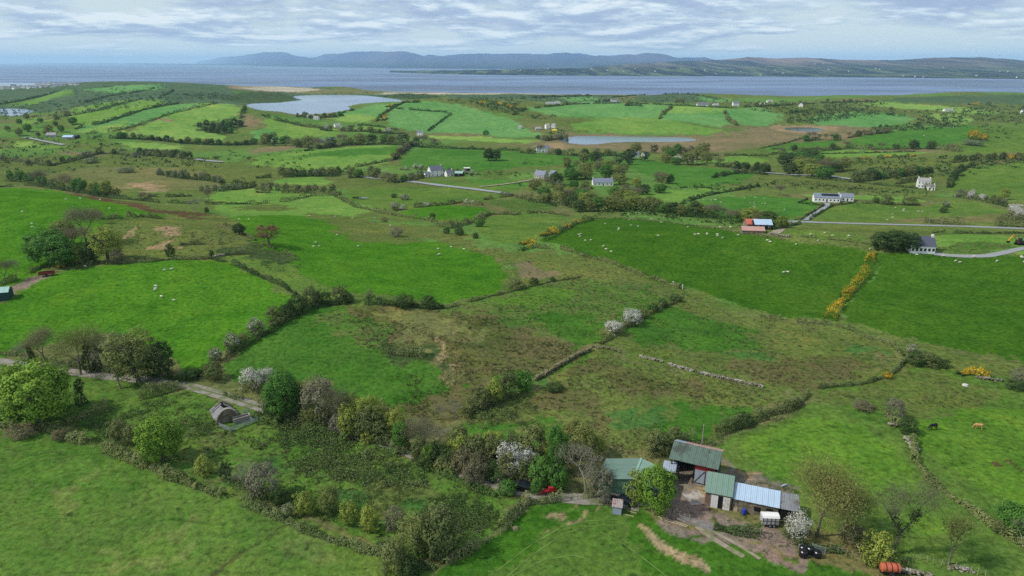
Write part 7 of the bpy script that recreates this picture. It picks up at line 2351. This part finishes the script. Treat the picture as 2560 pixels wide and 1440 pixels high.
M_bankst = mat('mossy_stone', srgb(140, 128, 100), .95, var=.3, vscale=1.5, stain=srgb(96, 100, 62), stain_amt=.7)
stone_wall([(1338, 952), (1370, 934), (1405, 912), (1440, 892), (1478, 876)], .9, .9, 'straight stony bank running up from the green bush to the field corner', .8, .3, M_bankst)
stone_wall([(1480, 868), (1520, 872), (1550, 881)], .5, .8, 'brown overgrown start of the tumbled field wall', .6, .3, M_bankst)
stone_wall([(1550, 881), (1600, 893), (1645, 903), (1700, 920), (1735, 930), (1790, 943), (1830, 952), (1908, 968)], .55, .7, 'tumbled pale stone wall crossing the rushy fields', .9, .3, gap=.34)
stone_wall([(2262, 1096), (2275, 1102), (2290, 1130)], .5, 1.6, 'white rubble heap on the right-hand bank', .9, .35)
stone_wall([(2222, 1064), (2250, 1066)], .5, .9, 'pale stones below the round grey bush', .7, .3)
stone_wall([(2372, 932), (2400, 938), (2470, 950), (2520, 955), (2580, 972)], .6, .6, 'pale stone wall leading right from the gorse bank', .5, .28, gap=.4)
stone_wall([(2255, 1430), (2300, 1438), (2330, 1446)], .6, .8, 'tumbled stones beside the orange tank wagon', .9, .3)
stone_wall([(2270, 1398), (2330, 1410), (2400, 1424), (2440, 1432)], .35, .9, 'scattered stones beneath the ivy-clad pollard', .35, .28, gap=.35)
stone_wall([(1206, 1196), (1230, 1202), (1262, 1206)], .9, .5, 'pale stone facing along the lane under the hawthorns', 1.0, .28)
stone_wall([(560, 640), (545, 642), (535, 646)], .8, .8, 'pale stones at the corner of the ring-fort hedge', .7, .3)
for k, (u, v, s_, lab) in enumerate(((2413, 964, .8, 'lone pale boulder in the right-hand paddock'), (8 + 1280, 1322, .7, 'brown boulder by the lowest corner fence'), (44, 1098, .9, 'brown earth mound under the largest tree'))):
    x_, y_, z_ = gp(u, v)
    bm_ = MB()
    rr_ = random.Random(k)
    V, F = [], []
    for i in range(5):
        th = i / 4 * math.pi / 2
        for j in range(8):
            ph_ = j / 8 * 6.283
            r3 = s_ * math.cos(th) * rr_.uniform(.8, 1.15)
            V.append((r3 * math.cos(ph_), r3 * .8 * math.sin(ph_), s_ * .7 * math.sin(th) - .05))
    for i in range(4):
        for j in range(8):
            F.append((i * 8 + j, i * 8 + (j + 1) % 8, (i + 1) * 8 + (j + 1) % 8, (i + 1) * 8 + j))
    o = bm_.add(V, F).build('boulder', mat('boulder_stone', srgb(190, 186, 176), .9, var=.15) if k == 0 else M_bankst, None, (x_, y_, z_))
    tag(o, lab, 'boulder')


# ------------------------------------------------------------------ houses
def gable_house(u, v, wpx, label, rz=0, depth=6.0, storeys=1, roof=None, wall=None, chim=2, wins=4, door=True, rh=None, name='white_house', cat='house', z_off=0, pts=None, lean=None, Lm=None, win_side=True, wallh=None):
    x, y, z = pts if pts else gp(u, v)
    L_ = Lm or wpx * pix_scale(x, y, z)
    wall = wall or M_white
    roof = roof or M_slate
    t = empty(name, (x, y + depth * .4, z), R(rz) + 0)
    tag(t, label, cat)
    hh = wallh or 2.7 * storeys + .2
    rh = rh or depth * .38
    a, d = L_ / 2, depth / 2
    MB().box(-a, a, -d, d, -1.5, hh).prism([(-a, -d, hh), (-a, d, hh), (-a, 0, hh + rh)], (2 * a, 0, 0)).build('wall', wall, t)
    ov = .18
    sl = rh / d
    mb = MB()
    mb.prism([(-a - ov, -d - ov, hh - sl * ov + .06), (-a - ov, 0, hh + rh + .06), (-a - ov, 0, hh + rh + .20), (-a - ov, -d - ov, hh - sl * ov + .18)], (2 * a + 2 * ov, 0, 0))
    mb.prism([(-a - ov, d + ov, hh - sl * ov + .18), (-a - ov, 0.002, hh + rh + .20), (-a - ov, 0.002, hh + rh + .06), (-a - ov, d + ov, hh - sl * ov + .06)], (2 * a + 2 * ov, 0, 0))
    rf = mb.build('roof', roof, t)
    cxs = {0: [], 1: [a - .5], 2: [-a + .5, a - .5], 3: [-a + .5, 0, a - .5]}[chim]
    for c_ in cxs:
        MB().box(c_ - .4, c_ + .4, -.35, .35, hh + rh - .5, hh + rh + .9).build('chimney', wall, rf)
    for s_ in range(storeys):
        z0 = .95 + 2.7 * s_
        for i in range(wins):
            xx_ = -a + (i + .5) * 2 * a / wins
            if door and s_ == 0 and i == wins // 2:
                MB().box(xx_ - .45, xx_ + .45, -d - .05, -d + .05, .05, 2.1).build('door', mat('door_paint', srgb(70, 60, 56), .6), t)
                continue
            w_ = MB().box(xx_ - .5, xx_ + .5, -d - .04, -d + .03, z0 - .05, z0 + 1.15).build('window', M_frame, t)
            MB().box(xx_ - .42, xx_ + .42, -d - .06, -d - .035, z0 + .03, z0 + 1.07).build('pane', M_glass, w_)
    return t


gable_house(1507, 464, 51, 'long white cottage with grey roof and two chimneys in the central wood', 3, 6.5, 1, M_slate2, chim=2, wins=5, rh=2.9)
gable_house(2069, 505, 60, 'long white bungalow with solar panels at the end of the hedged driveway', -14, 7.5, 1, M_slate2, chim=1, wins=7, rh=2.3)
x_, y_, z_ = gp(2069, 505)
t = thing('solar_array', 'black solar panel strip on the roof of the long white bungalow', 'solar panels', x_ + 1.5, y_ + 2.6, R(-14))
sl_ = 2.3 / 3.75
for i in range(7):
    x0_ = -5 + i * 1.55
    MB().add([(x0_, -2.3, 2.9 + 1.45 * sl_ + .35), (x0_ + 1.5, -2.3, 2.9 + 1.45 * sl_ + .35), (x0_ + 1.5, -.5, 2.9 + 3.25 * sl_ + .35), (x0_, -.5, 2.9 + 3.25 * sl_ + .35),
              (x0_, -2.3, 2.9 + 1.45 * sl_ + .25), (x0_ + 1.5, -2.3, 2.9 + 1.45 * sl_ + .25), (x0_ + 1.5, -.5, 2.9 + 3.25 * sl_ + .25), (x0_, -.5, 2.9 + 3.25 * sl_ + .25)],
             [(0, 1, 2, 3), (7, 6, 5, 4), (0, 4, 5, 1), (1, 5, 6, 2), (2, 6, 7, 3), (3, 7, 4, 0)]).build('solar_panel', M_panel, t)
gable_house(2119, 503, 29, 'white garage with grey roof right of the long bungalow', -10, 6, 1, M_slate2, chim=0, wins=3, rh=2.0, name='garage', cat='garage')
gable_house(2312, 470, 28, 'two-storey white farmhouse with pale slate roof on the upper right', -22, 7, 2, M_pale_roof, chim=2, wins=4, rh=2.0)
gable_house(2331, 476, 14, 'white single-storey annex beside the two-storey farmhouse', -22, 5, 1, M_pale_roof, chim=1, wins=2, rh=1.4, name='annex')
gable_house(2306, 633, 58, 'white cottage with dark slate roof beside the three dark trees', -6, 5.8, 1, mat('dark_slate_roof', srgb(84, 86, 102), .7, var=.08), chim=2, wins=6, rh=2.9, door=False)
gable_house(1088, 441, 34, 'white gabled house with steep grey roof beside the valley road', 30, 8, 2, M_slate, chim=1, wins=3, rh=4.0)
gable_house(1068, 443, 14, 'low white wing left of the gabled house', 20, 5, 1, M_slate, chim=0, wins=2, name='annex')
gable_house(1122, 441, 18, 'white side house right of the gabled house', 30, 6, 1, M_slate, chim=1, wins=2, rh=3)
gable_house(1148, 441, 20, 'dark sheds with mint tin roofs right of the gabled house', -10, 6, 1, mat('mint_tin', srgb(150, 176, 166), .6), wall=M_dark, chim=0, wins=1, door=False, rh=1.6, name='tin_shed', cat='shed')
gable_house(1167, 428, 15, 'little pale-roofed field shelter above the tin shed', 0, 4, 1, M_wdoor, wall=M_dark, chim=0, wins=1, door=False, rh=.6, name='field_shelter', cat='shed')
gable_house(1353, 446, 20, 'stone-coloured house with blue slate roof at the end of the drive', -38, 7, 1, M_slate2, wall=M_cream, chim=2, wins=4, rh=3.4, Lm=11)
gable_house(1384, 444, 15, 'slate-roofed barn with dark doorway right of the blue-slated house', -38, 7, 1, M_slate2, wall=M_cream, chim=0, wins=2, rh=3)
gable_house(1357, 381, 33, 'white house with a row of gables below the long pond', 4, 8, 2, M_slate, chim=2, wins=5, rh=2.6)
gable_house(1050, 340, 14, 'narrow white two-storey house in the trees under the middle hill', -10, 7, 2, M_slate, chim=2, wins=3)
gable_house(1584, 393, 28, 'long white dormer house among trees below the pond', 6, 7, 1, M_slate, chim=1, wins=5, rh=3)
gable_house(1612, 391, 11, 'small white house end right of the dormer house', 30, 6, 1, M_slate, chim=0, wins=1, rh=2.8)
gable_house(1695, 404, 20, 'pale grey house half hidden left of its garage', 0, 7, 1, M_pale_roof, chim=1, wins=4, wall=M_cream)
gable_house(1731, 404, 17, 'cream bungalow with brown roof right of the pale grey house', 0, 6, 1, mat('brown_roof', srgb(120, 108, 100), .8), chim=1, wins=3)
gable_house(1376, 260, 22, 'white bungalow left on the coast ridge', 0, 8, 1, M_pale_roof, chim=0, wins=3)
gable_house(1394, 259, 14, 'white block house beside the bungalow on the coast ridge', 0, 8, 2, M_pale_roof, chim=0, wins=2, rh=1)
gable_house(1534, 255, 13, 'two-storey white house between the pines on the coast ridge', 0, 8, 2, M_slate, chim=2, wins=3)
gable_house(1545, 256, 8, 'low white outbuilding right of the house between the pines', 0, 6, 1, M_slate, chim=0, wins=1)
gable_house(1757, 265, 28, 'long white terrace on the crest of the sheep hill', 0, 8, 1, M_slate, chim=3, wins=5)
gable_house(1790, 266, 14, 'low pale house right of the long white terrace', 0, 7, 1, M_pale_roof, chim=1, wins=2)
gable_house(1840, 265, 15, 'tall white house with two chimneys near the coast', 0, 8, 2, M_slate, chim=2, wins=3)
gable_house(1906, 264, 12, 'small cream house right of the pines near the coast', 0, 7, 1, M_pale_roof, chim=0, wins=2)
gable_house(1925, 256, 14, 'white seaside house by the water beyond the pines', 0, 9, 1, M_pale_roof, chim=0, wins=3)
gable_house(2003, 268, 9, 'white gable house standing alone in the far wood', 70, 8, 2, M_slate, chim=0, wins=1)
gable_house(2372, 279, 24, 'white hipped farmhouse group on the far right ridge', 8, 8, 1, M_pale_roof, chim=2, wins=4)
gable_house(2560, 284, 10, 'white house at the right edge of the far ridge', 0, 8, 2, M_slate, chim=0, wins=2)
gable_house(1300, 322, 8, 'small pale shed left of the pond-side houses', 0, 7, 1, M_pale_roof, chim=0, wins=1)
gable_house(1368, 322, 9, 'left one of the two white pond-side houses', 20, 7, 2, M_pale_roof, chim=1, wins=2)
gable_house(1384, 322, 9, 'right one of the two white pond-side houses', -20, 7, 2, M_pale_roof, chim=1, wins=2)
gable_house(1346, 326, 14, 'grey-roofed shed row left of the pond-side houses', 10, 7, 1, M_pale_roof, chim=0, wins=2, wall=M_cream, name='farm_shed', cat='shed')
gable_house(1386, 331, 11, 'bright yellow little house beside the pond-side houses', 0, 6, 1, mat('yellow_roof', srgb(200, 180, 60), .7), wall=mat('yellow_wall', srgb(214, 196, 60), .7), chim=0, wins=2, name='yellow_house')
gable_house(127, 343, 22, 'grey farmhouse in trees left of the blue-roofed shed', 10, 8, 1, M_pale_roof, wall=M_cream, chim=1, wins=3)
gable_house(169, 348, 24, 'long shed with shining blue-white roof at far left', 4, 10, 1, mat('blue_white_roof', srgb(176, 200, 222), .4), wall=M_cream, chim=0, wins=3, rh=2, name='farm_shed', cat='shed')
gable_house(187, 346, 12, 'dark open hay shed joined to the blue-white roofed shed', 4, 8, 1, mat('dark_roof', srgb(60, 60, 66), .7), wall=M_dark, chim=0, wins=1, door=False, rh=1.6, name='farm_shed', cat='shed')
gable_house(775, 296, 16, 'white house by the near shore of the lagoon', 10, 8, 1, M_pale_roof, chim=1, wins=3)
gable_house(790, 299, 12, 'second pale house by the lagoon shore', -10, 8, 1, M_pale_roof, chim=0, wins=2)
gable_house(842, 318, 14, 'pale grey house behind the blossoming trees by the lagoon', 30, 8, 1, M_pale_roof, chim=1, wins=2)
gable_house(802, 358, 16, 'grey stone barn in the tree row under the lagoon', 0, 8, 1, M_slate, wall=M_cream, chim=0, wins=2, name='stone_barn', cat='barn')
gable_house(828, 354, 12, 'slate-roofed barn end right of the grey stone barn', 20, 8, 1, M_slate2, wall=M_cream, chim=0, wins=1, name='stone_barn', cat='barn')
# farm on the drumlin crest
gable_house(1880, 571, 29, 'shed with bright red tin roof behind the drumlin crest', 2, 5, 1, M_redroof, wall=M_render, chim=0, wins=2, rh=1.7, name='tin_shed', cat='shed', wallh=1.9)
gable_house(1909, 574, 42, 'largest pale tin-roofed shed on the drumlin crest', -6, 7, 1, M_blue, wall=M_dark, chim=0, wins=3, rh=1.5, name='tin_shed', cat='shed', door=False, wallh=2.2)
gable_house(1884, 584, 54, 'long low shed with patched pink and grey roof on the drumlin crest', -8, 4.5, 1, M_pink, wall=M_stone, chim=0, wins=0, rh=1.2, name='patched_shed', cat='shed', door=False, wallh=1.3)
stone_wall([(1925, 586), (1950, 592), (1975, 594)], 1.0, .5, 'grey yard wall right of the patched shed', .9, .35)
# hay frames
for k, (u, v) in enumerate(((893, 497), (910, 498))):
    x_, y_, z_ = gp(u, v)
    t = thing('feed_trailer', ['dark', 'pale'][k] + ' flat feed trailer in the meadow below the willow row', 'trailer', x_, y_, R(-5))
    MB().box(-3.2, 3.2, -.9, .9, .7, .85).build('bed', M_dark if k == 0 else M_steel, t)
    for j in range(7):
        MB().box(-3.1 + j * 1.0, -3.0 + j * 1.0, -.9, .9, .85, 1.5).build('stake', M_dark if k == 0 else M_wdoor, t)
    wheel_y(t, 0, -.8, .35, .35, .25)
# digger at the right edge
x_, y_, z_ = gp(2548, 612)
t = thing('excavator', 'yellow-orange excavator with raised arm at the right edge', 'digger', x_, y_, R(10))
M_dig = mat('digger_yellow', srgb(216, 146, 40), .5, var=.08)
MB().box(-1.4, 1.4, -1.1, -.6, 0, .7).box(-1.4, 1.4, .6, 1.1, 0, .7).build('track', M_dark, t)
MB().box(-1.2, 1.5, -1.0, 1.0, .8, 1.7).build('body', mat('digger_body', srgb(60, 46, 40), .6), t)
MB().box(-1.0, -.1, -.9, .1, 1.7, 2.9).build('cab', M_glass, t)
MB().prism([(-1.0, .2, 1.5), (-.6, .2, 1.5), (-3.0, .2, 3.9), (-3.4, .2, 3.8)], (0, .3, 0)).prism([(-3.3, .2, 3.9), (-3.0, .2, 3.9), (-4.9, .2, 1.6), (-5.1, .2, 1.8)], (0, .3, 0)).build('boom', M_dig, t)
MB().box(-5.3, -4.6, -.1, .8, 1.0, 1.7).build('bucket', M_dark, t)
# poles
for k, (u, v, h_, lab) in enumerate(((2321, 566, 8, 'telegraph pole standing by the road at upper right'), (2149, 507, 8, 'telegraph pole right of the bungalow garage'), (1343, 390, 9, 'telegraph pole before the many-gabled house'),
                                      (2129, 474, 8, 'telegraph pole above the bungalow'), (1755, 1112, 4.4, 'thin grey pole rising behind the open barn roof'), (2352, 568, 5, 'shorter pole in the tall roadside hedge'),
                                      (1706, 722, 1.6, 'white marker post on the rough strip below the drumlin'), (1683, 716, 1.2, 'white marker by the sheep path below the drumlin'))):
    x_, y_, z_ = gp(u, v)
    t = thing('telegraph_pole' if h_ > 3 else 'marker_post', lab, 'pole', x_, y_)
    r_ = .14 if h_ > 3 else .2
    MB().tube((0, 0, -.3), (0, 0, h_), r_, r_ * .7, 7).build('shaft', mat('pole_wood', srgb(150, 142, 128), .9, var=.1) if h_ > 3 else M_wdoor, t)
    if h_ > 6:
        MB().box(-.8, .8, -.06, .06, h_ - .6, h_ - .48).build('crossarm', M_wood, t)

# ------------------------------------------------------------------ village on the far left shore
VIL = [(90, 214), (98, 214), (112, 212.5), (124, 212), (146, 212), (150, 215), (158, 214), (178, 212), (186, 212), (193, 213), (5, 223), (20, 222), (35, 218), (36, 223), (43, 222), (52, 219), (60, 220), (72, 221), (78, 220),
       (88, 220), (100, 219), (106, 218), (112, 218), (132, 218), (140, 216), (-6, 221)]
protoH = {}


def tiny_house(x, y, z, L_, rz, nm, lab, group, cat='house'):
    key = 'a'
    if key not in protoH:
        w_ = MB().box(-.5, .5, -.32, .32, -.3, .36).prism([(-.5, -.32, .36), (-.5, .32, .36), (-.5, 0, .6)], (1, 0, 0))
        me = bpy.data.meshes.new('wall')
        me.from_pydata(w_.V, [], w_.F)
        me.materials.append(M_white)
        r_ = MB().prism([(-.53, -.36, .345), (-.53, 0, .625), (-.53, 0, .66), (-.53, -.36, .38)], (1.06, 0, 0)).prism([(-.53, .36, .38), (-.53, 0.002, .66), (-.53, 0.002, .625), (-.53, .36, .345)], (1.06, 0, 0))
        m2 = bpy.data.meshes.new('roof')
        m2.from_pydata(r_.V, [], r_.F)
        m2.materials.append(M_slate2)
        protoH[key] = (me, m2)
    root = empty(nm, (x, y, z), rz)
    root.scale = (L_, L_, L_)
    tag(root, lab, cat, group)
    for pn, me in zip(('wall', 'roof'), protoH[key]):
        o = bpy.data.objects.new(pn, me)
        col.objects.link(o)
        o.parent = root


for k, (u, v) in enumerate(sorted(VIL)):
    x_, y_, z_ = gp(u, v)
    tiny_house(x_, y_, z_, rnd.uniform(13, 19), rnd.uniform(-.7, .7), 'village_house', 'white village house by the far left strand, %s from left' % ORD[k], 'village houses by the far strand')

# ------------------------------------------------------------------ houses and turbines across the bay
FARV = np.concatenate([np.array(o.data.vertices.foreach_get and [tuple(v.co) for v in o.data.vertices]) for o in (bpy.data.objects['mountains'], bpy.data.objects['far_hills'], bpy.data.objects['headland'])])
_d = FARV - np.array([0, 0, CAMZ])
_dep = _d[:, 1] * cp - _d[:, 2] * sp
FU = 1280 + FPX * _d[:, 0] / _dep
FV = 720 - FPX * (_d[:, 1] * sp + _d[:, 2] * cp) / _dep
FARH = [(875, 162), (1180, 171), (1300, 176), (1370, 172), (1480, 173), (1520, 176), (1560, 179), (1590, 172), (1640, 178), (1700, 171), (1760, 175), (1780, 173), (1790, 185), (1830, 180), (1850, 178), (1900, 187), (1940, 176),
        (1960, 184), (2040, 160), (2060, 159), (2070, 175), (2120, 178), (2190, 172), (2200, 174), (2260, 190), (2290, 192), (2310, 193), (2360, 170), (2440, 190), (2500, 178), (2520, 180), (2540, 194)]
for k, (u, v) in enumerate(sorted(FARH)):
    cost = (FU - u) ** 2 + ((FV - v) * 3) ** 2
    ok = np.nonzero(cost < 300)[0]
    i = ok[np.argmin(_dep[ok] + cost[ok] * 20)] if len(ok) else int(np.argmin(cost))
    x_, y_, z_ = FARV[i]
    tiny_house(float(x_), float(y_), float(z_) + 2, rnd.uniform(9, 16) * (1.5 if y_ > 12000 else 1), rnd.uniform(-.5, .5), 'far_house', 'tiny white house across the bay, %s from left' % ORD[k], 'white houses across the bay')
for k, (u, v) in enumerate(((2252, 150), (2440, 144), (2495, 147), (1324, 135), (1340, 135))):
    i = int(np.argmin((FU - u) ** 2 + ((FV - v) * 2) ** 2))
    x_, y_, z_ = map(float, FARV[i])
    t = empty('wind_turbine', (x_, y_, z_))
    tag(t, 'thin pale wind turbine on the far ridge, %s from left' % ORD[[2, 3, 4, 0, 1][k]], 'wind turbine', 'wind turbines on the far ridge')
    MB().tube((0, 0, -5), (0, 0, 70), 3.5, 2, 6).build('tower', M_white, t)
    for j in range(3):
        a_ = j * 2.094 + k
        MB().tube((0, -3, 70), (math.sin(a_) * 34, -3, 70 + math.cos(a_) * 34), 2.0, .6, 4).build('blade', M_white, t)


# ------------------------------------------------------------------ animals
def animal_mesh(name, m, L_=1.15, wool=True, graze=True):
    """one continuous body: lofted trunk, neck and head, four jointed legs, tail"""
    mb = MB()
    if wool:
        ring = [(-.5, .50, .06, .06), (-.46, .50, .17, .17), (-.3, .50, .235, .23), (-.05, .49, .25, .235), (.2, .50, .23, .22), (.36, .52, .17, .17), (.46, .50 if graze else .62, .10, .11), (.58, .36 if graze else .72, .075, .085), (.70, .22 if graze else .70, .045, .05), (.76, .16 if graze else .67, .02, .025)]
        legh, lw, fx, bx2, lz = .32, .035, .26, -.34, .36
    else:
        ring = [(-.5, .62, .05, .05), (-.46, .62, .13, .14), (-.34, .60, .17, .18), (-.1, .58, .175, .17), (.15, .59, .165, .17), (.30, .62, .13, .15), (.40, .56 if graze else .74, .085, .11), (.52, .36 if graze else .86, .065, .085), (.60, .20 if graze else .84, .055, .065), (.66, .08 if graze else .78, .03, .035)]
        legh, lw, fx, bx2, lz = .5, .038, .24, -.38, .52
    k = 10
    V, F = [], []
    for (x0_, zc, ry, rz_) in ring:
        for j in range(k):
            a_ = 6.283 * j / k
            V.append((x0_ * L_, math.cos(a_) * ry * L_, (zc + math.sin(a_) * rz_) * L_))
    for i in range(len(ring) - 1):
        for j in range(k):
            F.append((i * k + j, i * k + (j + 1) % k, (i + 1) * k + (j + 1) % k, (i + 1) * k + j))
    F.append(tuple(reversed(range(k))))
    F.append(tuple(range((len(ring) - 1) * k, len(ring) * k)))
    mb.add(V, F)
    for sy in (-1, 1):
        y_ = .12 * L_ * sy
        for x_, back in ((fx, 0), (bx2, 1)):
            hip = (x_ * L_, y_, lz * L_)
            knee = ((x_ + (.05 if back else 0.0)) * L_, y_, lz * .62 * L_)
            hock = ((x_ - (.05 if back else -.01)) * L_, y_, lz * .36 * L_)
            foot = ((x_ - (.02 if back else 0)) * L_, y_, 0)
            mb.tube(hip, knee, lw * 2.0 * L_, lw * 1.4 * L_, 6)
            mb.tube(knee, hock, lw * 1.4 * L_, lw * .9 * L_, 6)
            mb.tube(hock, foot, lw * .9 * L_, lw * .8 * L_, 6)
        hx, hz = ring[-3][0] * L_, (ring[-3][1] + ring[-3][3]) * L_
        mb.tube((hx - .02, .05 * L_ * sy, hz - .02), (hx - .04, .14 * L_ * sy, hz + .0), .03 * L_, .008, 5)
    mb.tube((-.5 * L_, 0, .60 * L_ if not wool else .52 * L_), (-.56 * L_, 0, .25 * L_), .03 * L_, .02 * L_, 5)
    o = mb.build(name, m)
    return o


M_wool = mat('sheep_wool', srgb(206, 202, 182), .95, var=.06, vscale=4)
SHEEP = [
    ('on the pasture of the left-hand hill', [(165, 500), (201, 498), (56, 531), (251, 501), (274, 523), (80, 561), (81, 570), (83, 636)]),
    ('on the left drumlin field', [(213, 668), (412, 677), (429, 675), (390, 718), (389, 723), (388, 727), (404, 744), (435, 753)]),
    ('on the bright middle pasture', [(598, 550), (622, 550), (784, 618), (789, 608), (798, 617), (896, 617), (843, 589), (1095, 624), (1128, 619), (818, 530), (756, 501), (838, 543), (881, 547), (937, 547), (976, 565), (773, 541), (1160, 625), (1098, 638)]),
    ('on the right drumlin', [(1573, 551), (1628, 549), (1513, 561), (1577, 565), (1595, 567), (1547, 573), (1546, 576), (1447, 588), (1452, 587), (1450, 593), (1477, 602), (1463, 603), (1509, 617), (1515, 625), (1528, 631), (1645, 591),
                              (1653, 557), (1720, 569), (1737, 588), (1746, 587), (1767, 585), (1768, 588), (1793, 588), (1794, 591), (1845, 590), (1806, 597), (1918, 603), (1925, 607), (1990, 613), (1959, 1003 - 320), (1969, 682), (2045, 603), (1800, 570), (1826, 570)]),
    ('on the near right-hand drumlin field', [(2292, 639), (2299, 635), (2277, 634), (2358, 642), (2389, 654), (2399, 658), (2434, 644), (2553, 643), (2554, 646), (2492, 655), (2175, 624), (2560, 657)]),
    ('in the sloping pasture behind the tree belt', [(1759, 501), (1778, 502), (1787, 500), (1790, 501), (1862, 496), (1888, 495), (1910, 498), (1876, 508), (1885, 509), (1887, 513), (1884, 519), (1888, 520), (1906, 510), (1912, 511), (1802, 507), (1961, 525)]),
    ('in the field right of the bungalow driveway', [(2192, 530), (2260, 524), (2258, 528), (2231, 537), (2231, 545), (2239, 520), (2294, 530), (2306, 530), (2298, 529), (2218, 551)]),
    ('in the pasture strip behind the drumlin crest', [(2026, 588), (2062, 584), (2081, 591), (2122, 592)]),
    ('on the ridge of the sheep hill', [(1549, 292), (1556, 291), (1572, 292), (1580, 292), (1588, 292), (1594, 293), (1600, 293), (1608, 294), (1615, 294), (1568, 298), (1577, 309)]),
    ('on the far green hill by the large gorse', [(2352, 321), (2360, 320), (2368, 321), (2376, 319), (2384, 320), (2391, 320), (2291, 329), (2310, 340), (2245, 354), (2330, 322)]),
    ('beside the brown strip on the left', [(418, 452 + 60), (1683, 708)]),
]
sheepA = animal_mesh('sheep', M_wool, 1.25, True, True)
sheepB = animal_mesh('sheep', M_wool, 1.25, True, False)
mA_, mB_ = sheepA.data, sheepB.data
bpy.data.objects.remove(sheepA)
bpy.data.objects.remove(sheepB)
for where, lst in SHEEP:
    for k, (u, v) in enumerate(sorted(lst)):
        x_, y_, z_ = gp(u, v)
        o = bpy.data.objects.new('sheep', rnd.choice([mA_, mA_, mB_]))
        col.objects.link(o)
        o.location = (x_, y_, z_)
        o.rotation_euler = (0, 0, rnd.choice([0, math.pi]) + rnd.uniform(-.7, .7))
        s_ = rnd.uniform(.68, .86) * (1.35 if y_ > 900 else 1)
        o.scale = (s_, s_, s_)
        tag(o, 'white sheep %s, %s from left' % (where, ORD[k]), 'sheep', 'sheep ' + where)
x_, y_, z_ = gp(2331, 1074)
o = animal_mesh('black_cow', mat('black_hide', srgb(16, 16, 18), .6), 1.75, False, True)
o.location = (x_, y_, z_)
o.rotation_euler = (0, 0, math.pi + .15)
tag(o, 'black cow grazing with its head to the left in the right-hand paddock', 'cow')
x_, y_, z_ = gp(2444, 1072)
o = animal_mesh('tan_calf', mat('tan_hide', srgb(186, 142, 96), .7, var=.1), 1.6, False, True)
o.location = (x_, y_, z_)
o.rotation_euler = (0, 0, math.pi - .3)
tag(o, 'tan calf grazing right of the black cow', 'calf')
